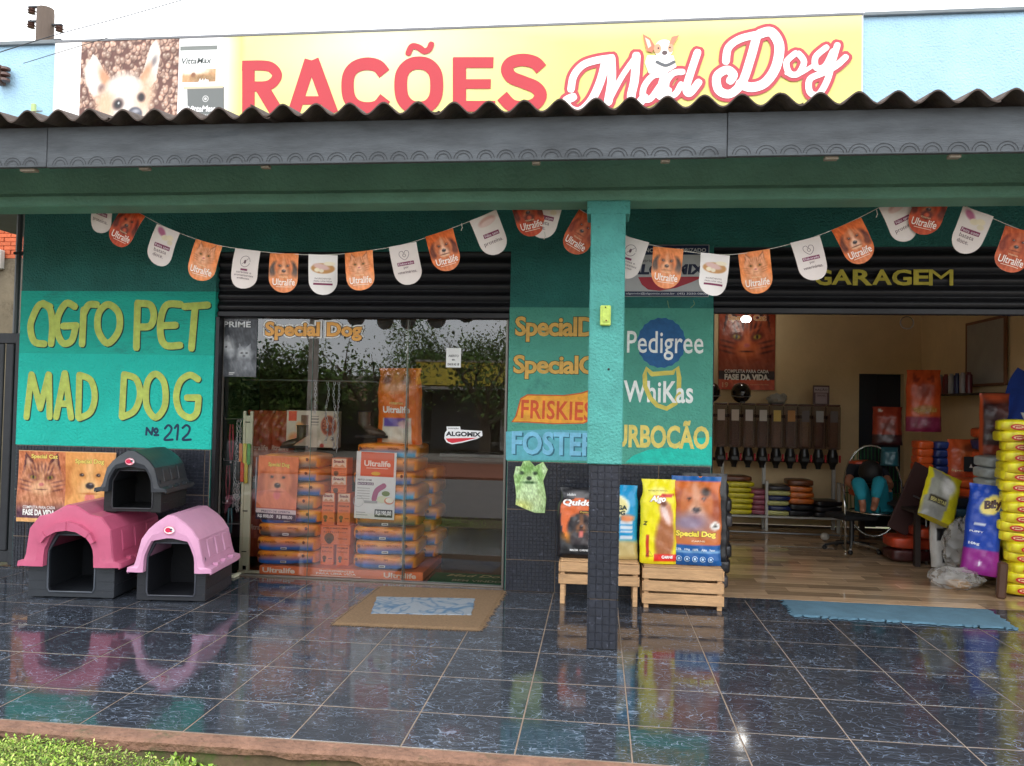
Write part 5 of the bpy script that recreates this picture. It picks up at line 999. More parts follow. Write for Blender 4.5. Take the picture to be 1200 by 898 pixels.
# upright bag, boots, carton, chains
c = Cv(50, 80, (232,116,36), .6); c.ell(.28,.85,.2,.12,(226,150,90),.4); c.ell(.14,.84,.06,.06,(120,50,30),.4); c.ell(.42,.84,.06,.06,(120,50,30),.4); c.ell(.28,.73,.16,.06,(236,170,130),.5); c.rect(.1,.0,.5,.34,(226,218,200)); c.rect(.12,.24,.42,.33,(110,90,170)); c.ell(.40,.27,.08,.05,(230,190,190),.2); c.fur(12,14); 
for q in range(4): c.rect(.16,.03+.05*q,.46,.035+.05*q,(150,140,140))
def tx(a_): a_.text('Ultralife', -.13, .27, .12, .33, (252,246,240), .035); a_.text('vittamax', -.07, .345, .06, .37, (246,220,140), .01)
bag('food_bag', 'upright orange food bag with a white lower label standing on the right stack', (-1.72,.36,1.14), -.12, .40, .66, .15, c, tx, (232,120,40), seed=13, tilt=.03)
LEATH = mat('brown_boot_leather', (78,62,48), .5, 0, .25, 12, .4, 60); SOLE = mat('boot_sole', (34,28,24), .8)
def boot(label, loc, rz, s_=1.):
    b = T('boot', label, 'boot', loc, rz, None); b.scale = (s_,)*3; m = MB(); secs = []
    for t, (x, z, rx, rz_, ry) in enumerate([(-.02,.20,.050,.0,.048), (-.02,.15,.052,.0,.050), (-.018,.10,.058,.0,.052), (.0,.06,.075,.0,.052), (.045,.045,.10,.0,.050), (.10,.035,.06,.0,.045)]): secs.append((x, z, rx, ry))
    # shaft and foot as one lofted body along a bent axis
    ax = [(0,.0,.21,.052,.05), (0,0,.16,.05,.048), (0,0,.11,.052,.048), (.02,0,.07,.055,.05), (.07,0,.05,.046,.048), (.12,0,.042,.036,.046), (.165,0,.034,.024,.036), (.185,0,.03,.008,.014)]
    ang = [0, 0, .1, .6, 1.2, 1.4, 1.5, 1.55]; V = []
    for (x, y, z, ra, rb), an in zip(ax, ang):
        for j in range(16):
            t = 2*math.pi*j/16; lx, ly = ra*math.cos(t), rb*math.sin(t); V.append((x+lx*math.cos(an), ly, max(z-lx*math.sin(an)*-1*-1, .014)))
    F = [(i*16+j, i*16+(j+1) % 16, (i+1)*16+(j+1) % 16, (i+1)*16+j) for i in range(7) for j in range(16)]+[tuple(range(112, 128))]
    m.add(V, F); m.build('upper', LEATH, b, smooth=True)
    so2 = MB(); pr = [(-.055+.25*t, .046*(1-.25*math.sin(t*6))*(1 if t < .85 else .6)) for t in np.linspace(0, 1, 9)]; poly = [(x, y) for x, y in pr]+[(x, -y) for x, y in pr[::-1]]
    k_ = len(poly); so2.add([(x, y, 0) for x, y in poly]+[(x, y, .02) for x, y in poly], [tuple(range(k_))[::-1], tuple(range(k_, 2*k_))]+[(i, (i+1) % k_, (i+1) % k_+k_, i+k_) for i in range(k_)]); so2.build('sole', SOLE, b)
    for q in range(4): MB().tube([(.045-.012*q, -.02, .10+.022*q), (.055-.012*q, 0, .105+.022*q), (.045-.012*q, .02, .10+.022*q)], .003, 5).build('lace', mat('boot_lace', (150,140,120), .8), b)
    MB().lathe([(.053,.205), (.056,.212), (.050,.214), (.047,.17)], 0, 0, 16).build('collar', SOLE, b, smooth=True)
    return b
boot('brown ankle boot on the left window stack in front of the printed carton', (-2.60,.36,1.08), math.radians(200), .95)
boot('dark brown pointed boot on the right window stack beside the upright bag', (-2.02,.30,1.19), math.radians(-10), 1.08)
pcart = T('printed_carton', 'beige printed carton with a pizza-like bowl picture standing behind the left boot', 'carton', (-2.57,.52,1.08))
m = MB().box(-.245, .235, 0, .1, 0, .33, (206,190,166), bev=.003); m.build('carton', PRINT, pcart)
c = Cv(70, 48, (206,192,170), 1.45); c.rect(.06,.72,.28,.98,(222,72,42)); c.rect(.42,.5,.62,.88,(116,78,56)); c.ell(.42,.5,.12,.2,(232,160,96),.3,.5); c.ell(.22,.22,.16,.16,(220,150,90),.4); c.ell(.36,.25,.14,.12,(226,140,110),.4); c.ell(1.2,.6,.22,.28,(190,90,60),.1); c.ell(1.2,.6,.19,.25,(140,64,44),.1)
rs = np.random.RandomState(3)
for q in range(40): t, r_ = rs.uniform(0,6.28), rs.uniform(0,1)**.5; c.ell(1.2+.16*r_*math.cos(t), .6+.21*r_*math.sin(t), .022, .022, (206,130,90), .3)
c.ell(.95,.12,.06,.08,(226,214,200),.2); c.ell(1.02,.04,.06,.06,(170,40,40),.2)
for q in range(4): c.rect(.70,.84-.08*q,.92,.87-.08*q,(120,110,100))
a = Art(); a.pic(c, -.243, .002, .233, .328); a.build('print', PRINT, pcart)
CH = mat('chain_steel', (196,198,202), .3, .9, .1)
link = None
for q, (p_, top, n_, dx) in enumerate((((-2.494, 1.424), 2.05, 11, .0), ((-2.383, 1.121), 2.05, 21, .012), ((-2.319, 1.085), 2.05, 23, -.008), ((-2.280, 1.086), 2.05, 24, .004))):
    ch = T('hanging_chain', ['single steel chain hanging in front of the carton edge', 'steel chain hanging left of the dark gap in the window', 'middle steel chain with a bright clip hanging in the window', 'rightmost steel chain of the bunch hanging in the window'][q], 'chain', (p_[0]-.02, .42, 1.66), 0, 'steel chains hanging inside the window')
    for k_ in range(n_):
        if link is None: link = MB().tube([(.009*math.cos(t), 0, .017*math.sin(t)) for t in np.linspace(0, 2*math.pi, 8, endpoint=False)], .003, 5, closed=True).build('link', CH, ch, smooth=True); o = link
        else: o = link.copy(); C.objects.link(o); o.parent = ch
        o.location = (dx*math.sin(k_*.5), 0, -.026*k_); o.rotation_euler = (0, random.uniform(-.2,.2), (k_ % 2)*math.pi/2+random.uniform(-.3,.3))
    if q in (1, 2): MB().ball((dx, -.01, -.026*(n_-6+q)), .014, 10).build('clip', CH, ch, smooth=True)
MB().tube([(-3.2,.42,1.68), (-1.95,.42,1.68)], .008, 6).build('hanging_rail', STEEL, bd)
# leash rack
CREAM = mat('cream_powder_coat', (206,204,178), .5, 0, .08, 6)
rk = T('leash_rack', 'tall cream metal rack with hooks at the left end of the window', 'rack', (-3.03,.20,0))
for x in (-.030, .034): MB().box(x-.013, x+.013, -.012, .012, .02, 1.40, bev=.003).build('post', CREAM, rk)
MB().box(-.017, .021, -.004, .004, .06, 1.36).build('web_plate', CREAM, rk); MB().box(-.05, .15, -.02, .02, 0, .022, bev=.004).build('foot', CREAM, rk); MB().box(-.02, .02, -.22, .012, 0, .02, bev=.004).build('foot', CREAM, rk)
for z in (.18, .53, .92, 1.30): MB().box(-.02, .022, -.016, -.010, z, z+.008).build('slot_bar', mat('slot_dark', (60,58,52), .6), rk)
for q, z in enumerate((1.33, .97, .60, .42)): MB().tube([(-.03,-.01,z), (-.20,-.02,z-.004), (-.205,-.02,z+.012)], .004, 6).build('hook', STEEL, rk)
for q, (xa, z1_, n_) in enumerate(((-.055,1.31,36), (-.085,1.31,34), (-.07,.95,20), (-.10,.95,18))):
    ch = T('dog_chain', 'steel dog chain on the %s hook of the cream rack, %s one' % (('top','top','second','second')[q], ('right','left','right','left')[q]), 'chain', (-3.03+xa, .17, z1_), 0, 'dog chains on the cream rack')
    for k_ in range(n_):
        o = link.copy(); C.objects.link(o); o.parent = ch; o.location = (random.uniform(-.004,.004), random.uniform(-.004,.004), -.022*k_); o.rotation_euler = (0, random.uniform(-.3,.3), (k_ % 2)*math.pi/2+random.uniform(-.4,.4)); o.scale = (.9,.9,.85)
for q, (cols, x, z) in enumerate((([(206,120,60),(210,200,80),(90,160,80)], -.0, 1.04), ([(40,36,34),(214,80,50),(200,180,60)], -.02, .88))):
    col_ = T('collar_card', ['striped orange, yellow and green collar on the rack post', 'black, red and yellow collar hanging below the striped one'][q], 'collar', (-3.03+x, .15, z), .1)
    for k_, cc_ in enumerate(cols): MB().box(-.05+.035*k_, -.02+.035*k_, -.006, .006, -.08-.012*k_, .08, cc_, bev=.004).build('strap', PRINT, col_)
for q, (x, z, h_, cc_) in enumerate(((-.15, 1.28, .32, (150,40,60)), (-.17,.92,.30,(120,50,60)), (.10,1.0,.45,(150,150,160)), (-.14,.55,.22,(60,110,120)))):
    l_ = T('dog_leash', ['wine red leash looped on the top hook of the cream rack', 'dull red leash on the second hook of the cream rack', 'grey leash hanging right of the cream rack post', 'teal leash on the third hook of the cream rack'][q], 'leash', (-3.03+x, .2, z))
    MB().tube([(-.012,0,0), (-.016,0,-h_*.5), (-.004,0,-h_), (.012,.0,-h_*.97), (.018,0,-h_*.5), (.010,0,0)], .008, 6, cc_).build('strap', PRINT, l_, smooth=True); MB().ball((0,0,-h_-.012), .012, 8).build('clip', CH, l_)
# bags standing further back at the left of the window
for q, (x, y, z, lb) in enumerate(((-3.16,.75,.78,'blurred orange bag on the shelf behind the leash rack, left one'), (-2.98,.80,.78,'blurred orange bag on the shelf behind the leash rack, right one'), (-3.12,.7,.05,'orange bag low behind the pale pink kennel inside the window'))):
    bag('food_bag', lb, (x, y, z), .1, .26, .62, .14, Cv(10,10,(170,72,40)).fur(30,8), lambda a_: a_.text('Ultralife', -.09,.25,.09,.30,(230,200,180),.02), (160,70,40), seed=21+q)
MB().box(-3.2, -2.9, .6, .95, .74, .775, bev=.004).build('wall_shelf', mat('shelf_board', (120,100,84), .6), bd)
# stickers on the glass
st = T('glass_sticker', 'big orange-yellow lettering sticker with white rim on the glass', 'sticker', (0,.0965,0)); a = Art(step=.0003)
(x0, zt), (x1, zb) = [(-2.855, 2.173), (-1.998, 2.013)]
a.text('Special Dog', x0, zb, x1, zt, (238,170,80), .045, outline=(246,244,240), ow=.10); a.off += .0002; a.text('Special Dog', x0, zb, x1, zt, (250,180,84), .04, outline=(90,72,60), ow=.03); a.build('print', VINYL, st)
st = T('glass_sticker', 'white sticker with black lettering and red swoosh on the glass door', 'sticker', (0,.084,0)); a = Art(step=.0003)
K_ = lambda s_: s_
a.poly([(-1.252, 1.308), (-1.136, 1.311), (-1.133, 1.284), (-0.952, 1.278), (-0.948, 1.238), (-0.992, 1.212), (-1.120, 1.177), (-1.201, 1.162), (-1.249, 1.177), (-1.268, 1.210), (-1.263, 1.257), (-1.247, 1.277)], (236,236,236)); a.poly([(-1.257, 1.209), (-0.988, 1.221), (-1.120, 1.187), (-1.201, 1.171), (-1.236, 1.184)], (214,40,60)); (x0, zt), (x1, zb) = [(-1.255, 1.268), (-0.961, 1.229)]; a.text('ALGOMIX', x0, zb, x1, zt, (24,26,40), .045); (x0, zt), (x1, zb) = [(-1.238, 1.300), (-1.147, 1.286)]; a.text('nutrição', x0, zb, x1, zt, (90,90,90), .02); a.build('print', VINYL, st)
st = T('door_notice', 'small white paper notice taped to the glass door', 'notice', (0,.084,0)); a = Art(step=.0003); (x0, zt), (x1, zb) = [(-1.268, 1.962), (-1.142, 1.800)]
a.rect(x0, zb, x1, zt, (236,236,234)); a.text('ABERTO', x0+.02, zt-.075, x1-.02, zt-.055, (90,90,90), .02); a.text('8h', x0+.05,zt-.105,x1-.05,zt-.09,(90,90,90),.02); a.text('DAS 8 AS 18', x0+.015,zt-.145,x1-.015,zt-.125,(90,90,90),.03); a.build('print', PRINT, st)
st = T('glass_poster', 'dark grey poster with a white horse-like dog and a cat at the window corner', 'poster', (0,.0955,0)); a = Art(step=.0003); (x0, zt), (x1, zb) = [(-3.279, 2.206), (-2.924, 1.695)]
c = Cv(44, 70, (80,84,92), .63); c.grad((86,90,96),(60,64,72)); c.ell(.17,.50,.09,.16,(196,200,204),.5,.3); c.poly([(.10,.62),(.17,.72),(.2,.58)],(150,154,160)); c.ell(.22,.38,.05,.06,(160,164,170),.4,.3); c.ell(.43,.38,.12,.11,(176,180,184),.4); c.poly([(.33,.45),(.35,.56),(.42,.47)],(150,154,160)); c.poly([(.44,.47),(.53,.56),(.53,.44)],(150,154,160)); c.ell(.39,.40,.02,.015,(50,50,54),.4); c.ell(.47,.40,.02,.015,(50,50,54),.4); c.ell(.43,.35,.02,.015,(70,70,74),.4); c.ell(.14,.5,.015,.015,(40,40,44),.4); c.ell(.42,.2,.16,.12,(120,124,130),.5); c.fur(26,26)
a.pic(c, x0, zb, x1, zt); a.text('PRIME', x0+.05, zt-.085, x1-.06, zt-.035, (232,234,236), .02); a.rect(x0+.11,zb+.03,x0+.16,zb+.036,(220,220,220)); a.rect(x0+.11,zb+.018,x0+.15,zb+.023,(220,220,220)); a.text('special food', x0+.06,zt-.03,x1-.08,zt-.018,(190,190,194),0); a.build('print', VINYL, st)
# scalloped dark valance behind the top of the glass
va = T('scalloped_valance', 'dark scalloped fabric edge hanging inside the top of the glass', 'valance', (0,0,0)); pts = [(-2.25,2.2)]
for q in range(7): pts += [(-2.25+.165*q+.02+.125*t, 2.155-.035*math.sin(math.pi*t)) for t in np.linspace(0, 1, 7)]
pts += [(-1.07,2.2)]
MB().prism(pts, .16, .165, (30,30,34)).build('fabric', PRINT, va)
# counter and odds further inside
ct = T('shop_counter', 'white-topped counter dimly seen deep behind the glass door', 'counter', (-1.3,3.0,0)); WHM = mat('white_melamine', (196,194,190), .4)
MB().box(-.6,.7,0,.5,.86,.9,bev=.004).build('top', WHM, ct); MB().box(-.58,.68,.03,.48,0,.858).build('body', mat('brown_laminate', (104,70,52), .5), ct)
MB().box(-4.9, -.2, 4.0, 4.5, 0, .02).build('skirting', mat('dark_skirt', (40,36,34)), bd)
# ================================================================== garage interior
# lamp
lp = T('bulb_lamp', 'small lit white bulb hanging near the ceiling at the back of the garage', 'lamp', (1.86, 3.9, 2.66))
m_b = mat('lit_bulb', (255,250,240), .5, 0, 0, emit=20.)
MB().lathe([(.002,-.04), (.045,-.038), (.06,-.015), (.06,.01), (.04,.03), (.02,.036)], n=16).build('bulb', m_b, lp, smooth=True); MB().lathe([(.02,.037), (.02,.09), (.012,.10)], n=10).build('socket', BLACKP, lp); MB().tube([(0,0,.1), (0,0,.44)], .005, 5).build('cable', BLACKP, lp)
# cat poster
gp = T('wall_poster', 'large dark orange poster of a cat face on the cream back wall', 'poster', (0,4.295,0)); x0, x1, z0, z1 = 1.58, 2.31, 1.76, 2.92
MB().box(x0, x1, -.006, 0, z0, z1, (180,80,40)).build('sheet', PRINTG, gp)
c = Cv(64, 100, (150,62,34), .63); cat(c,.315,.58,.27,(150,66,38),(60,22,16),(196,100,56)); c.rect(0,0,.63,.12,(214,80,36)); c.rect(0,.12,.63,.22,(44,18,16)); c.fur(20,20)
a = Art(step=.0006); a.pic(c, x0+.004, z0+.004, x1-.004, z1-.004); a.text('Special Cat', x0+.12, 2.66, x1-.12, 2.76, (190,130,60), .03, outline=(220,210,200), ow=.03); a.text('COMPLETA PARA CADA', x0+.08, 1.985, x1-.08, 2.03, (226,216,206), .02); a.text('FASE DA VIDA.', x0+.08, 1.89, x1-.07, 1.97, (236,228,218), .05); a.text('19', x0+.05, 1.79, x0+.13, 1.86, (236,170,120), .03); a.text('anos de qualidade', x0+.2, 1.82, x1-.08, 1.845, (236,170,120), .0); shift(a, -.006); a.build('print', PRINTG, gp)
# rack with bulk dispensers
WHT = mat('white_rack_paint', (190,190,186), .4); RB = mat('red_brown_acrylic', (72,34,30), .2, 0, .1)
def acrylic():
    m = bpy.data.materials.new('smoked_acrylic'); m.use_nodes = True; b = m.node_tree.nodes['Principled BSDF']; b.inputs['Base Color'].default_value = (.10,.055,.05,1); b.inputs['Roughness'].default_value = .12; b.inputs['Alpha'].default_value = .45; return m
ACR = acrylic(); RED_ = mat('red_plastic', (190,34,44), .4, 0, 0)
dk = T('dispenser_rack', 'white metal rack with a low shelf carrying the row of bulk dispensers', 'rack', (0,0,0))
for x in (1.60, 2.12, 2.98): MB().box(x-.02, x+.02, 3.98, 4.02, 0, 1.5, bev=.003).build('post', WHT, dk)
for x in (2.10, 2.96): MB().box(x-.018, x+.018, 3.70, 3.735, 0, .62 if x > 2.5 else .62, bev=.003).build('post', WHT, dk)
MB().box(1.42, 3.02, 3.68, 4.08, .165, .19, bev=.004).build('shelf', WHT, dk); MB().box(1.30, 3.02, 3.95, 3.99, .84, .88, bev=.003).build('rail', RB, dk); MB().box(1.30, 3.02, 3.95, 3.99, 1.40, 1.44, bev=.003).build('rail', RB, dk)
NW = ['leftmost','second','third','fourth','fifth','sixth','seventh','eighth','rightmost']; LBC = [(196,180,166),(200,184,168),(206,196,190),(196,190,180),(206,176,84),(176,122,58),(90,80,76),(150,148,144),(96,86,82)]
for q in range(9):
    x = 1.55+.172*q; d_ = T('bulk_dispenser', 'dark tube dispenser with a red lever, %s of the row on the rack' % NW[q], 'dispenser', (x, 3.86, .80), 0, 'bulk dispensers on the rack')
    MB().box(-.082, .082, -.06, .07, .22, .76, bev=.012).build('hopper', ACR, d_); k_ = mat('kibble_dark' if q % 2 else 'kibble_mid', (116,80,60) if q % 2 else (150,112,84), .8, 0, .4, 60, .8, 90)
    MB().box(-.055, .055, -.045, .05, .24, .66 if q % 3 else .58, bev=.02).build('kibble', k_, d_)
    MB().box(-.076, .076, -.056, .066, .76, .782, bev=.006).build('lid', RB, d_)
    MB().box(-.045, .045, -.064, -.0605, .56, .70, LBC[q]).build('paper_label', PRINT, d_)
    MB().lathe([(.03,-.03), (.032,.0), (.045,.03), (.062,.06), (.066,.14), (.05,.2), (.05,.22)], 0, 0, 14).build('spout', BLACKP, d_, smooth=SM)
    MB().box(-.05, .05, -.07, .0, .055, .12, bev=.01).build('valve_box', BLACKP, d_)
    MB().box(.066, .085, -.06, -.02, .06, .15, bev=.005).build('lever', RED_, d_)
# helmets, crumpled bag, framed card on top
HEL = mat('gloss_black_helmet', (14,16,20), .1, 0, 0, coat=.6)
for x, lb in ((1.42,'black glossy helmet half hidden by the wall on the dispensers'), (1.80,'round black glossy helmet on top of the dispensers')):
    h_ = T('helmet', lb, 'helmet', (x, 3.86, 1.583)); m = MB(); m.ball((0,0,.13), (.125,.14,.13), 20); m.build('shell', HEL, h_, smooth=True); MB().tube([(-.12,-.03,.09), (-.08,-.115,.08), (0,-.145,.078), (.08,-.115,.08), (.12,-.03,.09)], .008, 6).build('visor_trim', STEEL, h_); MB().box(-.03,.03,-.14,-.10,.0,.02,bev=.004).build('chin_strap', BLACKP, h_)
pb = T('plastic_bag', 'crumpled pale plastic bag lying on top of the middle dispensers', 'plastic bag', (2.24, 3.86, 1.583)); m = MB(); m.ball((0,0,.06), (.12,.07,.065), 16, (150,148,142), .25); m.ball((.08,0,.10), (.05,.03,.03), 10, (160,158,150), .3); m.build('film', PRINTG, pb, smooth=SM)
fc = T('framed_card', 'small dark framed card standing on the right end of the dispensers', 'card', (2.79, 3.88, 1.583)); MB().box(-.10,.10,0,.012,0,.24,bev=.003).build('frame', mat('dark_red_frame',(70,24,28),.4), fc); a = Art(); a.rect(-.085,.15,.085,.22,(176,160,160)); a.rect(-.07,.01,.07,.14,(160,140,144)); a.text('RAÇÃO', -.075,.165,.075,.205,(70,24,40),.03); a.text('GRANEL', -.055,.10,.055,.125,(70,24,40),.02); a.build('print', PRINT, fc)
# bags on the low shelf: each its own thing
def shelf_stack(cols, x, y, z0, step, lab, where, w_=.44, gname=None, skew=0.02, d_=.34):
    for i, (c_, nm) in enumerate(cols):
        key = ('s', c_, w_)
        if key not in BAGM:
            t = T('food_bag', 'x', 'bag', (0,0,0)); lying_bag(tuple(int(v_*.9) for v_ in c_), seed=len(BAGM), w_=w_, h_=step*1.02, d_=d_, top=c_, text=False).build('sack', PRINTG, t, smooth=True); BAGM[key] = t; o = t
        else: o = dup(BAGM[key])
        o.location = (x+random.uniform(-skew, skew), y, z0+step*i); o.rotation_euler = (0,0,random.uniform(-.06,.06)); nn = 'top' if i == len(cols)-1 else ORD[i]
        o['label'] = '%s bag, %s of the %s' % (nm, nn, where); o['group'] = gname or 'bags piled in the garage'
YE = ((212,200,40),'flat yellow'); OR_ = ((206,110,44),'flat orange'); CRM = ((190,190,120),'cream and blue'); BLK = ((26,26,32),'flat black'); BRN = ((110,64,38),'flat brown'); PNK = ((170,90,110),'pink and white'); NAV = ((30,44,96),'navy blue'); DKG = ((60,58,62),'dark grey'); DTL = ((30,60,76),'dark teal')
shelf_stack([YE]*6+[BRN], 1.74, 3.86, .19, .068, '', 'stack left on the white shelf', .40)
shelf_stack([PNK]*5, 2.03, 3.90, .19, .062, '', 'small stack behind the white post', .22)
shelf_stack([CRM, NAV, CRM, NAV, CRM, DKG], 2.24, 3.86, .19, .062, '', 'striped stack by the white post', .30)
shelf_stack([BLK, BLK, OR_, OR_, OR_, BRN], 2.52, 3.87, .19, .075, '', 'stack in the middle of the shelf', .32)
shelf_stack([BLK, BLK, BLK], 2.84, 3.85, .19, .068, '', 'low stack at the shelf end', .34)
shelf_stack([DKG, BLK, BLK, BLK, DKG, BLK, BLK], .99, .42, .02, .125, '', 'dark stack just inside the garage corner', .22)
# small white ball and floor pipe
tag(MB().ball((0,0,.05), (.05,.05,.045), 14, (190,188,182)).build('white_cup', PRINT, None, smooth=True), 'small white upturned cup on the garage floor before the shelf', 'cup'); bpy.data.objects['white_cup'].location = (2.63, 3.10, .0)
tag(MB().tube([(1.0,3.45,.02), (2.4,3.42,.02), (3.4,3.40,.02)], .012, 8).build('floor_pipe', STEEL), 'thin metal pipe lying across the garage floor before the shelf', 'pipe')

# green string armchair
CHR = mat('chromed_tube', (190,190,186), .18, .9, .05); GST = mat('green_cord', (24,96,56), .5, 0, .1)
gc = T('string_armchair', 'green corded armchair with a tall oval hoop back in the dark garage', 'armchair', (3.02, 2.62, 0), math.radians(-12))
hoop = [(.30*math.cos(t), .20+.16*max(math.sin(t), -.2), .62+.50*math.sin(t)) for t in np.linspace(0, 2*math.pi, 28, endpoint=False)]
MB().tube(hoop, .012, 8, closed=True).build('back_hoop', CHR, gc, smooth=True)
for q in range(15):
    x = -.26+.52*q/14; s_ = math.sqrt(max(0, 1-(x/.30)**2)); t_ = (.20+.16*s_, .62+.50*s_); b_ = (.18, .62-.50*s_*.9)
    MB().tube([(x, t_[0], t_[1]), (x, .30-.0, .72), (x, b_[0]+.02, max(b_[1], .40))], .005, 5).build('cord', GST, gc)
for z in (.58, .74, .90):
    s_ = math.sqrt(max(0, 1-((z-.62)/.50)**2)); MB().tube([(-.29*s_, .29, z), (0, .315, z), (.29*s_, .29, z)], .005, 5).build('cord', GST, gc)
MB().tube([(.27*math.cos(t), -.05+.26*math.sin(t), .42) for t in np.linspace(0, 2*math.pi, 24, endpoint=False)], .012, 8, closed=True).build('seat_hoop', CHR, gc, smooth=True)
for q in range(13):
    x = -.24+.04*q; s_ = math.sqrt(max(0, 1-(x/.27)**2)); MB().tube([(x, -.05-.26*s_, .42), (x, -.05, .405), (x, -.05+.26*s_, .42)], .005, 5).build('cord', GST, gc)
for sx in (-1, 1):
    MB().tube([(sx*.30,.26,.66), (sx*.34,.10,.69), (sx*.35,-.16,.68), (sx*.345,-.27,.62), (sx*.33,-.30,.50), (sx*.32,-.31,.02)], .012, 8).build('arm', CHR, gc, smooth=True)
    MB().tube([(sx*.28,.20,.42), (sx*.31,.28,.2), (sx*.32,.34,.01)], .012, 8).build('leg', CHR, gc, smooth=True); MB().tube([(sx*.32,-.31,.02), (sx*.32,.0,.012), (sx*.32,.34,.012)], .011, 8).build('runner', CHR, gc)
# second dark chair frame to the right
dc = T('metal_chair', 'dark tubular metal chair frame beside the green corded armchair', 'chair', (3.42, 2.15, 0), .2)
for sx in (-.22, .22):
    MB().tube([(sx,.2,.0), (sx,.2,.62), (sx,.0,.66), (sx,-.24,.62), (sx,-.25,.0)], .011, 8).build('side_frame', STEEL, dc, smooth=True)
MB().box(-.21,.21,-.2,.2,.40,.43,bev=.01).build('seat', mat('dark_seat_vinyl',(38,30,30),.5), dc); MB().tube([(-.22,.2,.3), (.22,.2,.3)], .01, 6).build('cross_bar', STEEL, dc)
# star base
sb = T('swivel_chair', 'black star-based swivel chair under the seated person', 'chair', (2.74, 2.50, 0), .3)
for q in range(5):
    t = q*1.2566+.3; MB().tube([(0,0,.09), (.16*math.cos(t), .16*math.sin(t), .075), (.28*math.cos(t), .28*math.sin(t), .055)], [.02,.016,.012], 6).build('base_arm', CHR if q in (3,4) else BLACKP, sb); MB().ball((.28*math.cos(t), .28*math.sin(t), .027), .027, 10).build('castor', BLACKP, sb)
MB().lathe([(.025,.08), (.025,.34)], 0, 0, 10).build('gas_post', BLACKP, sb); MB().box(-.20,.20,-.18,.20,.345,.40,bev=.02).build('seat', mat('black_seat_cloth',(22,22,26),.9), sb)
# person curled in the chairs: one continuous body, with trousers, shirt and hair over it
SKIN = mat('warm_skin', (150,98,74), .5, 0, .08); TEAL = mat('teal_trousers', (18,128,146), .8, 0, .15, 12, .3, 60); HAIR = mat('black_hair', (12,10,12), .6, 0, .2, 60, .6, 120)
pr = T('person', 'seated person in teal trousers, barefoot, knees drawn up, dark hair behind knees', 'person', (2.92, 2.62, 0))
def skinned(name, pts, edges, rad, m, parent, root=0):
    me = bpy.data.meshes.new(name); me.from_pydata(pts, edges, []); o = bpy.data.objects.new(name, me); C.objects.link(o); o.parent = parent; me.materials.append(m)
    md = o.modifiers.new('skin', 'SKIN'); md.use_smooth_shade = True
    if not me.skin_vertices: bpy.context.view_layer.update()
    for i, r_ in enumerate(rad): me.skin_vertices[0].data[i].radius = (r_, r_)
    me.skin_vertices[0].data[root].use_root = True
    o.modifiers.new('sub', 'SUBSURF').levels = 2; o.modifiers['sub'].render_levels = 2; return o
J = [(.08,.0,.52), (.09,.10,.64), (.08,.16,.80), (.06,.08,.88), (.03,-.08,.88),        # pelvis, waist, chest, neck base, head base
     (-.02,-.10,.52), (-.20,-.34,.78), (-.16,-.42,.52), (-.20,-.52,.47),            # left hip, knee, ankle, toes
     (.14,-.10,.52), (.02,-.36,.80), (-.06,-.46,.54), (-.11,-.56,.50),            # right hip, knee, ankle, toes
     (-.08,.14,.86), (-.20,-.02,.72), (-.14,-.18,.66), (.22,.14,.86), (.26,-.02,.70), (.14,-.20,.68)]
E_ = [(0,1),(1,2),(2,3),(3,4),(0,5),(5,6),(6,7),(7,8),(0,9),(9,10),(10,11),(11,12),(2,13),(13,14),(14,15),(2,16),(16,17),(17,18)]
R_ = [.12,.11,.12,.05,.045,.085,.055,.034,.03,.085,.055,.034,.03,.05,.036,.026,.05,.036,.026]
base_n = len(J)
for wi, (dx, sg_2) in ((15,(0,-1)), (18,(0,1))):      # five fingers per hand
    wx, wy, wz = J[wi]
    for f_ in range(5):
        ox = (f_-2)*.017; J.append((wx+ox, wy-.035, wz-.004)); R_.append(.010); E_.append((wi, len(J)-1)); J.append((wx+ox*1.15, wy-.06-.01*(2-abs(f_-2)), wz-.02)); R_.append(.008); E_.append((len(J)-2, len(J)-1))
skinned('body', J, E_, R_, SKIN, pr)
hd = MB(); hd.ball((.0,.02,1.08), (.085,.10,.115), 20); hd.ball((-.0,-.082,1.06), (.014,.02,.02), 8); hd.ball((-.035,-.07,1.09), (.014,.008,.008), 8); hd.ball((.035,-.07,1.09), (.014,.008,.008), 8); hd.ball((.0,-.078,1.02), (.025,.008,.007), 8)
for sx in (-1, 1): hd.ball((sx*.085,.02,1.07), (.012,.02,.03), 8)
def seat_head(o_): o_.location = (.06,-.02,-.22); o_.rotation_euler = (.55,0,0); o_.location = (.04,-.38,-.24) if False else (.05,-.05,-.30); return o_
hd_o = hd.build('head', SKIN, pr, smooth=True); hh = MB(); hh.ball((.0,-.005,1.10), (.118,.135,.128), 18, None, .06); hh_o = hh.build('hair', HAIR, pr, smooth=True)
for o_ in (hd_o, hh_o): o_.location = (-.02,-.20,-.24)
skinned('trousers', [J[0], J[5], (-.20,-.34,.785), (-.165,-.415,.56), J[9], (.02,-.36,.805), (-.05,-.45,.59)], [(0,1),(1,2),(2,3),(0,4),(4,5),(5,6)], [.135,.10,.072,.055,.10,.072,.055], TEAL, pr)
skinned('shirt', [J[0], J[1], J[2], J[3], J[13], (-.16,.03,.78), J[16], (.25,.05,.76)], [(0,1),(1,2),(2,3),(2,4),(4,5),(2,6),(6,7)], [.128,.125,.135,.06,.062,.05,.062,.05], mat('dark_shirt', (24,28,40), .9), pr)

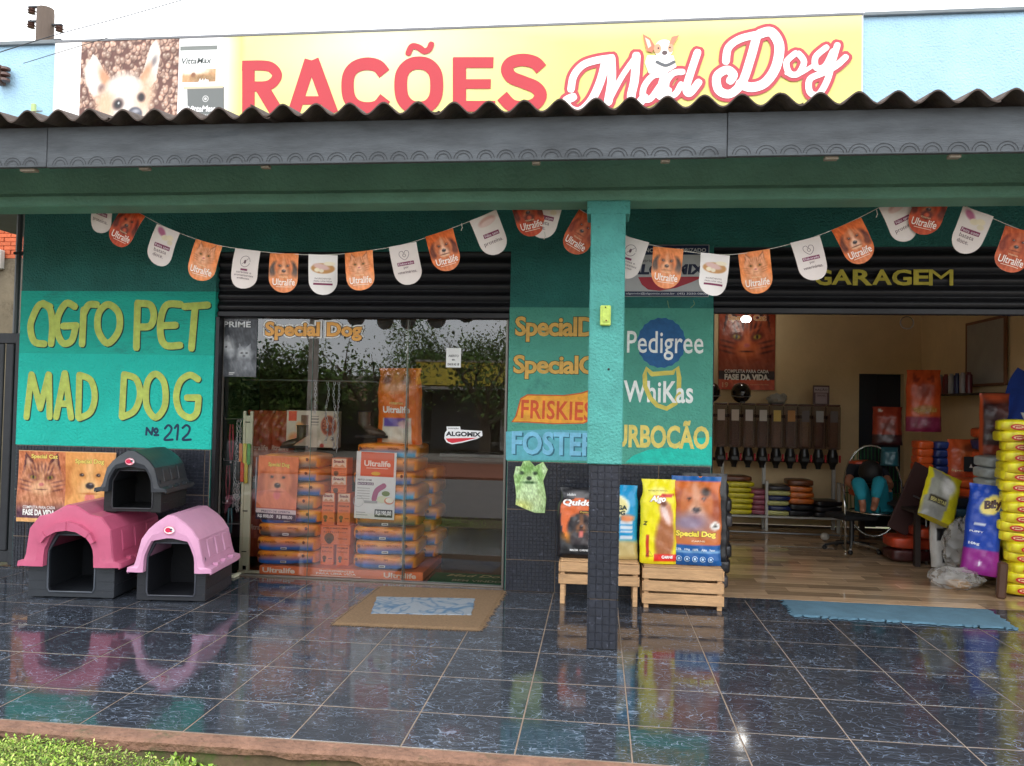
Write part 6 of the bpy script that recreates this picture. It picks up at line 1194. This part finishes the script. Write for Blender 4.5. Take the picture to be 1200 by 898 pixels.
# ------------------------------------------------------------------ goods heaped along the right wall
# raised pallet table the heap stands on
pt = T('stock_table', 'dark low stock table buried under the heap of bags', 'table', (3.62, 2.2, 0)); DKW = mat('dark_board', (46,34,30), .7)
MB().box(-.55,.5,-.5,1.2,.52,.55,bev=.005).build('table_top', DKW, pt)
for x in (-.5,.45):
    for y in (-.45,1.15): MB().box(x-.025,x+.025,y-.025,y+.025,0,.52).build('leg', DKW, pt)
def art_bag(lab, px_, y, w_, h_, z, cv, tx=None, side=(120,50,30), seed=1, rz=-.15, tilt=0., ly=0., d_=.14, n=(20,28)):
    return bag('food_bag', lab, (px_, y, z), rz, w_, h_, d_, cv, tx, side, tilt, seed=seed, lean_x=ly, n=n)
c = Cv(30, 50, (200,80,34), .6); c.ell(.3,.66,.16,.12,(150,54,26),.5); c.poly([(.08,.78),(.1,.93),(.24,.84)],(140,46,24)); c.poly([(.5,.78),(.48,.93),(.34,.84)],(140,46,24)); c.rect(0,0,.6,.26,(130,36,70)); c.ell(.3,.36,.2,.06,(170,120,40),.3); c.fur(20,14)
art_bag('tall orange bag with a cat face and a magenta base, topmost of the heap', 3.45, 2.45, .34, .66, 1.30, c, lambda a_: a_.text('Special', -.11,.20,.11,.25,(190,150,80),.03), seed=31)
c = Cv(26, 34, (140,48,28), .75); c.rect(0,0,.75,.3,(50,22,24)); c.poly([(.08,.85),(.16,.98),(.24,.85)],(200,190,180)); c.ell(.4,.5,.18,.12,(110,40,26),.4); c.fur(14,10)
art_bag('squat dark orange bag left of the tallest cat bag on the heap', 3.17, 2.7, .30, .42, 1.14, c, seed=32)
art_bag('small dull teal packet on the left edge of the heap', 3.16, 2.6, .18, .20, .92, Cv(8,8,(40,90,100)), seed=33)
shelf_stack([((214,90,36),'bright orange')]*5, 3.36, 2.25, .82, .078, '', 'packet stack under the squat bag', .16, 'small packets on the heap', .008, .22)
shelf_stack([((30,50,110),'dark blue')]*5, 3.53, 2.22, .80, .082, '', 'blue packet stack in the heap middle', .17, 'small packets on the heap', .008, .22)
shelf_stack([((180,66,34),'rust orange')]*5, 2.98, 2.9, .55, .08, '', 'pile beside the armchair back', .28, 'small packets on the heap', .01, .26)
c = Cv(30, 36, (206,86,40), .8); c.ell(.45,.7,.22,.2,(180,90,40),.4); c.ell(.45,.8,.14,.08,(120,50,26),.4); c.rect(0,0,.8,.2,(190,70,34)); c.fur(20,10)
art_bag('orange bag with a lion-like dog mid heap', 3.72, 2.1, .34, .42, .82, c, lambda a_: a_.text('Special', -.14,.09,.02,.12,(230,200,150),.02), seed=34)
cd = T('chalk_card', 'small black price card with a white mark on the orange bag', 'card', (3.76, 1.98, .92), -.15); MB().box(-.10,.10,0,.008,0,.15,(22,24,30)).build('card', PRINT, cd); a = Art(); a.poly([(-.055,.04),(-.02,.04),(-.037,.08)], (220,220,214)); a.build('print', PRINT, cd)
c = Cv(30, 50, (60,26,24), .5); c.rect(0,0,.05,1,(190,80,40)); c.ell(.3,.78,.12,.1,(110,60,50),.4); c.ell(.28,.6,.1,.05,(190,80,40),.3); c.rect(.08,.38,.5,.46,(110,104,98)); c.rect(.05,.2,.5,.32,(150,60,36)); c.ell(.42,.26,.05,.05,(200,190,170),.3); c.ell(.2,.95,.2,.06,(196,84,44),.4)
art_bag('tall dark bag with orange edges standing under the blue cloth', 3.78, 1.55, .34, .72, .98, c, seed=35, rz=-.2)
shelf_stack([((170,176,176),'plump pale grey')]*3, 3.62, 1.25, .82, .10, '', 'pale pile beside the yellow stack', .32, 'pale grey bags on the heap', .01, .3)
shelf_stack([((196,74,30),'shiny orange')]*1+[((214,92,40),'bright orange')]*1, 3.55, 1.75, .70, .085, '', 'orange layer across the heap', .46, 'orange bags across the heap', .01, .34)
shelf_stack([BLK, ((34,36,44),'charcoal'), NAV, DTL, ((24,28,36),'blackish')], 3.50, 1.65, .22, .098, '', 'dark pile below the orange layer', .44, 'dark bags at the heap foot', .015, .4)
shelf_stack([((60,24,24),'dark red'), ((170,60,34),'brick orange')], 3.12, 2.0, .02, .12, '', 'floor pile under the leaning board', .40, 'bags on the garage floor', .01, .34)
shelf_stack([((170,60,30),'burnt orange')], 3.28, 1.9, .27, .10, '', 'short floor pile beside the checked bag', .3, 'bags on the garage floor', .01, .34)
c = Cv(26, 40, (206,204,200), .65); c.rect(.1,.55,.32,.8,(24,24,28)); c.rect(.38,.45,.62,.7,(24,24,28)); c.rect(.2,.1,.5,.35,(30,30,34)); c.fur(10,10)
art_bag('white and black checked bag standing on the floor before the heap', 3.28, 1.55, .22, .46, .04, c, side=(180,178,174), seed=36, rz=.1, tilt=-.12)
shelf_stack([OR_, ((196,84,40),'dull orange'), ((214,96,44),'bright orange'), ((170,64,36),'rust orange'), OR_, ((196,84,40),'dull orange')], 3.92, 2.75, .02, .13, '', 'tall rear pile along the side wall', .44, 'bags along the side wall', .02, .4)
shelf_stack([((206,88,40),'bright orange'), ((120,40,60),'maroon'), ((206,88,40),'bright orange'), ((150,56,34),'rust'), ((206,88,40),'bright orange'), ((44,60,110),'navy'), ((206,88,40),'bright orange')], 3.98, 2.0, .56, .115, '', 'pile behind the orange heap', .42, 'bags along the side wall', .02, .4)
shelf_stack([((36,36,44),'charcoal'), ((160,64,36),'rust'), ((40,56,90),'slate blue'), ((196,88,40),'orange'), ((180,180,176),'white')], 3.98, 1.35, .56, .13, '', 'pile behind the pale grey bags', .42, 'bags along the side wall', .02, .4)
shelf_stack([((70,40,34),'dark brown'), ((190,76,36),'orange'), ((70,40,34),'dark brown')], 3.5, 2.6, .02, .14, '', 'pile under the stock table', .44, 'bags under the table', .02, .36)
# leaning plank board, leaning yellow bag
lb_ = T('leaning_board', 'wide dark brown board leaning across the heap beside the armchair', 'board', (3.02, 2.0, .30)); m = MB().box(-.11,.11,-.012,.012,0,.74,bev=.004); m.build('board', mat('dark_red_board', (66,44,42), .5, 0, .15), lb_); lb_.rotation_euler = (-.15, .48, .1)
c = Cv(40, 50, (226,214,40), .75); c.poly([(.0,.0),(.45,.0),(.5,.9),(.1,1)],(160,160,150)); c.ell(.42,.7,.16,.22,(232,230,226),.3); c.rect(.08,.28,.42,.42,(60,52,40)); c.ell(.2,.12,.2,.12,(140,140,136),.4); c.fur(10,14)
art_bag('yellow and white bag leaning tilted against the dark pile', 3.12, 1.35, .34, .50, .50, c, lambda a_: a_.text('BEM ESTAR', -.12,.15,.03,.19,(200,190,120),.03), side=(220,206,40), seed=37, rz=.1, tilt=-.35, ly=.42)
# blue and magenta tall bag
c = Cv(40, 70, (20,66,170), .55); c.rect(0,0,.55,.27,(150,40,140)); c.rect(0,.27,.55,.285,(230,230,236)); c.ell(.34,.78,.18,.10,(236,214,110),.1,.35); c.rect(.1,.60,.3,.612,(220,226,236)); c.rect(.1,.54,.28,.552,(220,226,236)); c.rect(.1,.48,.26,.492,(220,226,236)); c.ell(.25,.13,.02,.03,(240,230,250),.3)
def tx(a_): a_.text('Bily', -.03, .55, .12, .64, (70,40,40), .06, .2, rot=.25); a_.text('PUPPY', -.11,.35,-.01,.365,(230,234,240),.02); a_.text('10kg', -.11,.24,-.03,.268,(220,226,236),.04)
bag('food_bag', 'tall blue bag with a magenta base and yellow oval leaning by the yellow stack', (3.235,.76,.14), -.25, .275, .76, .14, c, tx, (18,54,140), tilt=-.06, seed=38, lean_x=.10)
# wall of yellow bags with red ovals
YG3 = {}
for i in range(17):
    z = .015+.0835*i
    if not YG3:
        o = T('food_bag', 'x', 'bag', (0,0,0)); m = lying_bag((206,180,30), seed=3, w_=.50, h_=.102, d_=.40, top=(240,222,36), text=False); a_ = Art(step=.0006, off=.006, mb=m, surf=lambda X, Z: -.198*np.ones_like(X))
        a_.ell(-.10,.044,.055,.024,(206,30,34)); a_.ell(-.10,.045,.040,.013,(240,200,150)); a_.text('pet', -.125,.036,-.075,.054,(190,30,34),.06); a_.text('Cães', .0,.03,.12,.058,(60,120,60),.03); m.build('sack', PRINTG, o, smooth=True); YG3[0] = o
    else: o = dup(YG3[0])
    o.location = (3.68+random.uniform(-.035,.035)-.004*i, .70+random.uniform(-.02,.02), z); o.rotation_euler = (0, random.uniform(-.05,.05), -.35+random.uniform(-.10,.10))
    o['label'] = 'yellow bag with a red oval, %s in the tall yellow stack' % (['lowest','second up','third up','fourth up','fifth up','sixth up','seventh up','eighth up','middle one','eighth down','seventh down','sixth down','fifth down','fourth down','third down','second down','topmost'][i]); o['group'] = 'yellow bags stacked at the right edge'
nt_ = T('handwritten_note', 'white handwritten paper note taped on the tall yellow stack', 'note', (3.60,.455,1.02), -.30); m = MB().box(-.14,.16,-.004,0,0,.34,(216,216,220)); m.build('paper', PRINT, nt_)
a = Art(step=.0003, off=.0045); rs = np.random.RandomState(8)
for q in range(6): a.stroke([(-.12+.03*k_, .29-.05*q+rs.uniform(-.008,.008)) for k_ in range(6+q % 3)], .004, (90,90,110))
a.build('writing', PRINT, nt_)
ks = T('brown_packet', 'narrow brown patterned packet wedged low at the yellow stack foot', 'packet', (3.27,.50,.0), -.3); m = MB(); m.box(-.02,.05,-.03,.05,0,.30,(84,58,46),bev=.015); m.build('packet', PRINTG, ks); ks.rotation_euler = (0,.06,-.3)
# transparent crumpled film bags
def film():
    m = bpy.data.materials.new('clear_film'); m.use_nodes = True; n = m.node_tree; b = n.nodes['Principled BSDF']; b.inputs['Base Color'].default_value = (.62,.6,.57,1); b.inputs['Roughness'].default_value = .12; b.inputs['Alpha'].default_value = .38
    t = n.nodes.new('ShaderNodeTexCoord'); v = n.nodes.new('ShaderNodeTexVoronoi'); v.inputs['Scale'].default_value = 14; n.links.new(t.outputs['Object'], v.inputs['Vector']); bp = n.nodes.new('ShaderNodeBump'); bp.inputs['Strength'].default_value = 1; bp.inputs['Distance'].default_value = .04; n.links.new(v.outputs['Distance'], bp.inputs['Height']); n.links.new(bp.outputs['Normal'], b.inputs['Normal']); return m
FILM = film()
def filmbag(label, loc, r, seed, inner=None):
    f_ = T('plastic_bag', label, 'plastic bag', loc); n1, n2 = 26, 18; t, p = np.meshgrid(np.linspace(0, 2*math.pi, n1), np.linspace(0, math.pi, n2)); k_ = .72+.5*vnoise(np.cos(t)*np.sin(p)*1.3+3, np.sin(t)*np.sin(p)+np.cos(p)+3, 3.2, seed)+.15*vnoise(t*1.3, p*2, 5, seed)*(np.sin(p))
    MB().grid(r[0]*k_*np.cos(t)*np.sin(p), r[1]*k_*np.sin(t)*np.sin(p), r[2]+r[2]*k_*np.cos(p)*.98).build('film', FILM, f_, smooth=math.radians(25))
    if inner is not None: MB().ball((.03,0,r[2]*.55), (r[0]*.5,r[1]*.5,r[2]*.45), 12, inner, .15).build('contents', PRINT, f_, smooth=True)
filmbag('crumpled clear plastic bag lying on the wooden-look floor by the blue bag', (3.05,.78,-.01), (.20,.14,.10), 3, (170,130,80))
filmbag('upright crumpled clear plastic bag behind the lying one', (3.28,1.15,.02), (.15,.13,.28), 5, (120,90,80))
# cloth over a dark cabinet, whiteboard, tubes on a shelf, hooks
cb = T('dark_cabinet', 'black cabinet behind the tall yellow stack', 'cabinet', (4.0,1.30,0)); MB().box(-.02,.14,-.7,.5,0,1.66,bev=.01).build('carcass', mat('cabinet_black',(18,18,22),.4), cb); MB().box(-.030,-.021,-.65,.45,.1,1.6,bev=.004).build('door', mat('cabinet_black',(18,18,22),.4), cb)
bc = T('blue_cloth', 'bright blue cloth draped over the dark cabinet at the right edge', 'cloth', (3.98,1.15,1.55))
u, v = np.meshgrid(np.linspace(-1, 1, 40), np.linspace(0, 1, 26)); X = .02-.16*np.abs(u)**2*(.3+v)+.03*np.sin(u*9)*v-.10*v; Y = u*.42+.03*np.sin(v*7); Z = .38-.46*v-.10*np.abs(u)*v+.03*np.sin(u*7+v*4)
m = MB(); m.grid(X, Y, Z); u2_ = u; m.build('cloth', mat('royal_blue_cloth', (26,62,150), .75, 0, .2, 8, .3, 30), bc, smooth=True)
tag(MB().prism([(-.05,.0),(.05,.0),(.0,-.12)], 0, .01, (190,190,186)).build('white_tag', PRINT), 'small white triangular tag hanging under the blue cloth', 'tag').location = (3.72,.95,1.52)
wb = T('whiteboard', 'tilted white board in a thin wooden frame on the side wall', 'board', (4.14,2.6,2.16)); m = MB().box(-.03,-.012,-.45,.35,-.33,.33); m.build('panel', mat('whiteboard_panel',(150,146,140),.4), wb)
for a_ in ((-.035,-.005,-.48,-.451,-.36,.36), (-.035,-.005,.351,.38,-.36,.36), (-.035,-.005,-.45,.35,.331,.36), (-.035,-.005,-.45,.35,-.36,-.331)): MB().box(*a_, bev=.003).build('frame_strip', mat('frame_wood',(120,76,48),.5), wb)
sh2 = T('wall_shelf', 'thin shelf on the side wall holding a row of tubes', 'shelf', (4.0,2.9,1.72)); MB().box(-.14,.14,-.9,.9,-.012,.0).build('board', DKW, sh2)
for q in range(7):
    t_ = T('tube_can', 'slim %s can on the wall shelf, %s from the left' % (['wine red','silver','dark red','white','navy','pale','maroon'][q], ['first','second','third','fourth','fifth','sixth','seventh'][q]), 'can', (3.98, 3.45-.14*q, 1.722), 0, 'cans on the wall shelf'); MB().lathe([(.035,0), (.035,.2), (.02,.215), (.02,.23)], 0, 0, 12, [(110,26,40),(150,150,156),(120,30,30),(180,176,176),(30,40,90),(170,160,160),(96,24,36)][q]).build('can_body', PRINTG, t_, smooth=SM)
tag(MB().tube([(.05*math.cos(t), 0, -.05+.05*math.sin(t)) for t in np.linspace(0, 2*math.pi, 14, endpoint=False)], .003, 5, closed=True).build('wire_loop', BLACKP), 'small dark wire loop dangling under the raised garage shutter', 'wire').location = (2.42,.16,2.26)
# ================================================================== left of the shop: gate, pipes, neighbour walls, utility pole
IRON = mat('dark_iron', (52,54,58), .45, .4, .15, 10)
gt = T('iron_gate', 'dark iron gate with vertical ribs left of the turquoise wall', 'gate', (0,.12,0))
MB().box(-7.3,-5.16,-.03,.03,1.96,2.05,bev=.004).build('top_rail', IRON, gt); MB().box(-7.3,-5.16,-.03,.03,.02,.12,bev=.004).build('bottom_rail', IRON, gt); MB().box(-5.15,-5.07,-.05,.05,0,2.05,bev=.004).build('gate_post', IRON, gt)
q = 0
while -7.26+.095*q < -5.18: MB().box(-7.26+.095*q, -7.26+.095*q+.075, -.022, .012 if q % 2 else .004, .121, 1.959, bev=.006).build('rib', IRON, gt); q += 1
for i, x in enumerate((-5.14, -5.21, -5.29)):
    p_ = T('conduit_pipe', 'dark vertical conduit pipe above the gate, %s' % ['nearest the turquoise wall','middle one','outer left one'][i], 'pipe', (x, .22+.01*i, 2.06), 0, 'conduit pipes above the gate'); MB().tube([(0,0,0), (.0,0,.7), (.004,0,1.3)], .026, 8).build('tube', mat('grey_conduit', (84,88,90), .5, 0, .1), p_, smooth=SM); MB().box(-.032,.032,-.03,.03,.72,.745,bev=.003).build('clamp', IRON, p_)
NB = mat('raw_cement_render', (128,116,96), .95, 0, .35, 2.5, .6, 30, dirt=((86,74,58), 3, .55)); BRK = mat('red_hollow_brick', (206,104,66), .9, 0, .2, 20, .4, 60, rnd=.12)
nw = T('neighbour_house', 'rough unfinished neighbour house wall of render and red brick', 'house', (0,0,0))
MB().box(-10.5,-6.9,2.6,2.8,-.2,3.2).build('rendered_wall', NB, nw); MB().box(-7.98,-7.76,2.45,2.598,-.2,3.9,bev=.02).build('render_pier', NB, nw)
br = None
for r_ in range(20):
    for c_ in range(5):
        x = -7.70+.19*c_-(.095 if r_ % 2 else 0); z = 3.204+.0527*r_
        if br is None: br = MB().box(-.09,.09,-.05,.05,0,.048,bev=.004).build('brick', BRK, nw); br.location = (x, 2.66, z)
        else: piece(br, (x, 2.66+random.uniform(-.004,.004), z))
MB().box(-7.88,-6.9,2.63,2.76,3.201,4.3).build('mortar_bed', mat('mortar',(150,136,118),.95), nw)
hb_ = T('hollow_brick', 'single red hollow brick with holes jutting from the neighbour wall', 'brick', (-7.74,2.50,3.78)); m = MB()
for k_ in range(3): m.box(-.095,.095,-.1,.1,.072*k_,.072*k_+.014)
for k_ in range(3): m.box(-.095+.088*k_,-.081+.088*k_,-.099,.099,.0145,.0715); m.box(-.095+.088*k_,-.081+.088*k_,-.099,.099,.0865,.1435)
m.box(-.08,.08,.06,.098,.0145,.0715,(60,24,16)); m.box(-.08,.08,.06,.098,.0865,.1435,(60,24,16)); m.build('brick_body', BRK, hb_)
tag(MB().box(0,.12,-.08,.0,0,.24,bev=.01).build('meter_box', mat('pale_meter',(196,190,180),.6)), 'pale meter box hanging on the neighbour brick wall', 'meter box').location = (-7.50,2.60,3.06)
GREENW = mat('faded_mint_paint', (150,186,160), .85, 0, .2, 3); MB().box(-10.5,-7.99,2.59,2.599,1.2,3.0).build('faded_panel', GREENW, nw)
POLE = mat('weathered_pole_wood', (104,90,80), .9, 0, .3, 8, .6, 30, stretch=(1,1,.15)); CERA = mat('brown_porcelain', (96,70,62), .25)
up3 = T('utility_pole', 'wooden utility pole with porcelain insulators rising behind the blue parapet', 'pole', (-7.27,3.0,0)); MB().lathe([(.14,0), (.12,3), (.105,6.5), (.10,6.56), (.05,6.57)], 0, 0, 16).build('post', POLE, up3, smooth=SM)
for sx, z in ((-1,6.53),(-1,6.34),(1,6.28),(1,6.08)):
    b_ = MB().box(*sorted((sx*.09,sx*.24)),-.02,.02,z+.05,z+.07).build('bracket', IRON, up3); MB().lathe([(.02,-.03),(.05,-.02),(.03,0),(.055,.012),(.03,.03),(.045,.04),(.02,.05)], sx*.20, 0, 12).build('insulator', CERA, up3, smooth=SM).location = (0,0,z)
def wire(label, pts, r=.006): o = T('overhead_wire', label, 'wire', pts[0]); P_ = smooth_path(pts, sub=6); MB().tube([tuple(np.array(p)-np.array(pts[0])) for p in P_], r, 5).build('cable', mat('wire_black',(44,44,46),.6), o)
wire('thick black wire rising from the left edge across the blue parapet', [(-6.6,-.62,3.75), (-4.66,-.50,4.38), (-3.6,-.42,4.68), (-.5,-.2,5.6)], .004)
wire('thin black wire below the thick one crossing the white banner margin', [(-5.08,-.05,4.42), (-4.0,-.22,4.58), (-2.8,-.35,4.75)], .003)
wire('wire running from the utility pole to the upper left', [(-7.47,3.0,6.42), (-8.3,2.5,6.7), (-10,1.5,7.3)], .005)
wr = T('wire_rack', 'small rusty insulator bracket fixed high on the left parapet', 'bracket', (-5.27,-.06,4.32)); MB().box(-.06,.0,-.05,.05,-.08,.08,bev=.004).build('plate', mat('rust_iron',(110,84,72),.7), wr)
for z in (-.05,.0,.05): MB().lathe([(.012,-.02),(.04,-.01),(.04,.01),(.012,.02)], .03, 0, 10).build('insulator', CERA, wr).location = (0,0,z)
sp2 = T('pipe_stub', 'pale green stub pipe with crossed wires on the parapet', 'bracket', (-4.97,-.03,3.92)); MB().box(-.02,.02,-.03,.0,0,.14,bev=.006).build('stub', mat('pale_lime',(180,200,140),.7), sp2); MB().tube([(-.07,-.035,.06), (.10,-.035,.065)], .004, 5).build('wire_tie', mat('rust_iron'), sp2)

# ================================================================== across the street (seen in the glass)
YEL = mat('yellow_render', (232,206,84), .85, 0, .2, 1); CONC = mat('stained_concrete', (196,190,180), .9, 0, .3, 2, .4, 20, dirt=((92,88,80), 2.2, .55)); CLAY = mat('clay_tile_roof', (160,120,92), .9, 0, .35, 4, .8, 12)
h1 = T('yellow_shop', 'low yellow building with a dark open front across the street', 'building', (0,0,0)); Y_ = -20.
MB().box(-6.3,4.0,Y_-6,Y_,2.15,2.95).build('fascia', YEL, h1); MB().box(-6.35,4.2,Y_-.1,Y_+1.2,1.98,2.08).build('canopy', CONC, h1); MB().box(-6.3,4.0,Y_-6,Y_-5.8,-.05,2.15).build('back_wall', mat('dark_inner',(60,54,48),.9), h1)
for x in (-6.15,-3.2,.4,3.9): MB().box(x-.12,x+.12,Y_-.2,Y_,-.05,2.15).build('pier', CONC, h1)
for x in (-4.9,-.9,2.2): MB().box(x-.9,x+.9,Y_-.4,Y_-.35,-.05,1.98).build('shutter_door', mat('grey_door',(84,86,88),.5), h1)
MB().box(-6.35,4.1,Y_-6.1,Y_+.05,2.951,3.02).build('roof', CONC, h1)
h2 = T('tiled_roof_house', 'low house with a tiled veranda roof and concrete parapet across the street', 'house', (0,0,0))
MB().box(-17,-6.95,Y_-7,Y_-1.5,-.05,2.0).build('wall', mat('dark_inner'), h2); MB().box(-17,-6.9,Y_-1.7,Y_-1.4,1.98,2.48).build('parapet', CONC, h2)
for q in range(34):
    x = -17+.31*q; MB().add([(x,Y_+1.6,1.48),(x+.27,Y_+1.6,1.48),(x+.27,Y_-1.4,2.0),(x,Y_-1.4,2.0),(x+.135,Y_+1.6,1.56),(x+.135,Y_-1.4,2.08)], [(0,4,5,3),(4,1,2,5),(0,1,4),(3,5,2),(0,3,2,1)]).build('roof_tile_row', CLAY, h2)
MB().box(-17.1,-6.4,Y_+1.5,Y_+1.62,1.36,1.475).build('beam', CLAY, h2)
for x in (-17,-13.6,-10.4,-6.6): MB().box(x-.1,x+.1,Y_+1.3,Y_+1.49,-.05,1.47).build('post', CLAY, h2)
MB().box(-12,-10.5,Y_-1.49,Y_-1.44,.8,1.4).build('window', mat('grey_door'), h2); MB().box(-9.4,-8.5,Y_-1.49,Y_-1.44,0,1.9).build('door', mat('grey_door'), h2)
h3 = T('white_wall_house', 'pale plastered house behind a wall at the right across the street', 'house', (0,0,0)); PLW = mat('pale_plaster',(190,184,170),.85,0,.15,1)
MB().box(5,17,Y_-7,Y_-1,-.05,3.2).build('wall', PLW, h3); MB().box(4.7,17.3,Y_-7.2,Y_-.4,3.2,3.35).build('roof', CLAY, h3); MB().box(7,8.4,Y_-.99,Y_-.95,.9,2.1).build('window', mat('grey_door'), h3); MB().box(10,11,Y_-.99,Y_-.95,0,2.1).build('door', mat('grey_door'), h3)
cp = T('concrete_pole', 'slim concrete utility pole across the street with a crossarm', 'pole', (-8.2,-15.2,0)); MB().lathe([(.16,0),(.11,7.5),(.11,7.52)],0,0,12).build('post', CONC, cp, smooth=SM); MB().box(-.9,.9,-.05,.05,6.8,6.9).build('crossarm', POLE, cp)
for x in (-.8,-.4,.4,.8): wire('street wire strung along the far pavement, %s' % {-.8:'outermost left',-.4:'inner left',.4:'inner right',.8:'outermost right'}[x], [(-40,-15.2+x*.3,6.6+x*.1), (-8.2,-15.2+x*.3,6.95), (30,-15.2+x*.3,6.5+x*.1)], .012)
BARK = mat('grey_bark', (92,80,66), .9, 0, .3, 6, .7, 30); LEAF = mat('tree_leaves', (80,110,50), .6, attr=True, var=.2, vs=2)
def tree(label, x, y, h_, r, seed, dens=1., greens=((74,104,42),(96,130,54),(118,146,68),(56,80,34))):
    t = T('tree', label, 'tree', (x, y, 0), 0, 'trees across the street'); rs = np.random.RandomState(seed); tips = []; m = MB(); th_ = h_*.38
    m.tube([(0,0,-.3), (.08,.05,th_*.5), (0,.1,th_)], [.2,.16,.13], 8)
    for q in range(9):
        a_ = q*2.4+rs.uniform(-.4,.4); l_ = r*rs.uniform(.6,1.); e_ = rs.uniform(.35,1.2); p0 = np.array([0,.1,th_*rs.uniform(.7,1)]); p1 = p0+np.array([math.cos(a_)*math.cos(e_), math.sin(a_)*math.cos(e_), math.sin(e_)])*l_*.55; p2 = p1+np.array([math.cos(a_+.3)*math.cos(e_*.7), math.sin(a_+.3)*math.cos(e_*.7), math.sin(e_*.7)+.15])*l_*.5
        m.tube([p0, p1, p2], [.09,.055,.02], 6); tips += [p1, (p1+p2)/2, p2, p2+rs.normal(0,.3,3), p1+rs.normal(0,.4,3)]
        for w_ in range(4): e2 = p2+rs.normal(0,1,3)*r*.28+np.array([0,0,.2]); m.tube([p1*.4+p2*.6, (p1*.3+p2*.7+e2)/2, e2], [.03,.016,.006], 4); tips += [e2]
    m.build('trunk', BARK, t, smooth=SM); tips = np.array(tips); n_ = int(12000*dens); ci = rs.randint(0, len(tips), n_); P_ = tips[ci]+rs.normal(0, 1, (n_,3))*np.array([1,1,.75])*r*.16
    s_ = rs.uniform(.035,.095,n_); d1 = rs.normal(0,1,(n_,3)); d1 /= np.linalg.norm(d1, axis=1)[:, None]; d2 = np.cross(d1, rs.normal(0,1,(n_,3))); d2 /= np.linalg.norm(d2, axis=1)[:, None]
    V = np.stack([P_-d1*s_[:,None], P_+d2*s_[:,None]*.5, P_+d1*s_[:,None], P_-d2*s_[:,None]*.5], 1).reshape(-1,3); g_ = np.array(greens)[rs.randint(0,len(greens),n_)]*(.8+.4*vnoise(P_[:,0]+9,P_[:,2]+9,1.5,seed))[:,None]
    cm = MB(); cm.add(V, np.arange(4*n_).reshape(-1,4).tolist(), np.repeat(lin(g_),4,0)); cm.build('crown', LEAF, t)
tree('low broad bushy tree before the tiled roof across the street', -11.0, -17.9, 2.3, 1.9, 1, 1.9); tree('round bush-like tree beside the tiled roof across the street', -9.3, -18.0, 1.7, 1.4, 2, 1.3)
tree('dense tree rising behind the yellow building', -6.6, -28.0, 4.6, 2.9, 3, 2.0); tree('second dense tree behind the yellow building', -2.6, -28.5, 4.4, 2.8, 4, 1.6)
tree('sparse young tree standing before the yellow building', -3.4, -16.6, 3.0, 2.0, 8, .14); tree('thin bare-branched tree beside the far concrete pole', -7.0, -16.8, 3.2, 1.9, 9, .12)
tree('rounded tree at the right end of the yellow building', 5.0, -18.5, 3.6, 2.2, 5, 1.2); tree('far tree behind the pale house across the street', 12, -29, 5, 2.8, 6, 1.4); tree('far leafy tree left across the street', -20, -22, 4, 2.6, 7, 1.4)
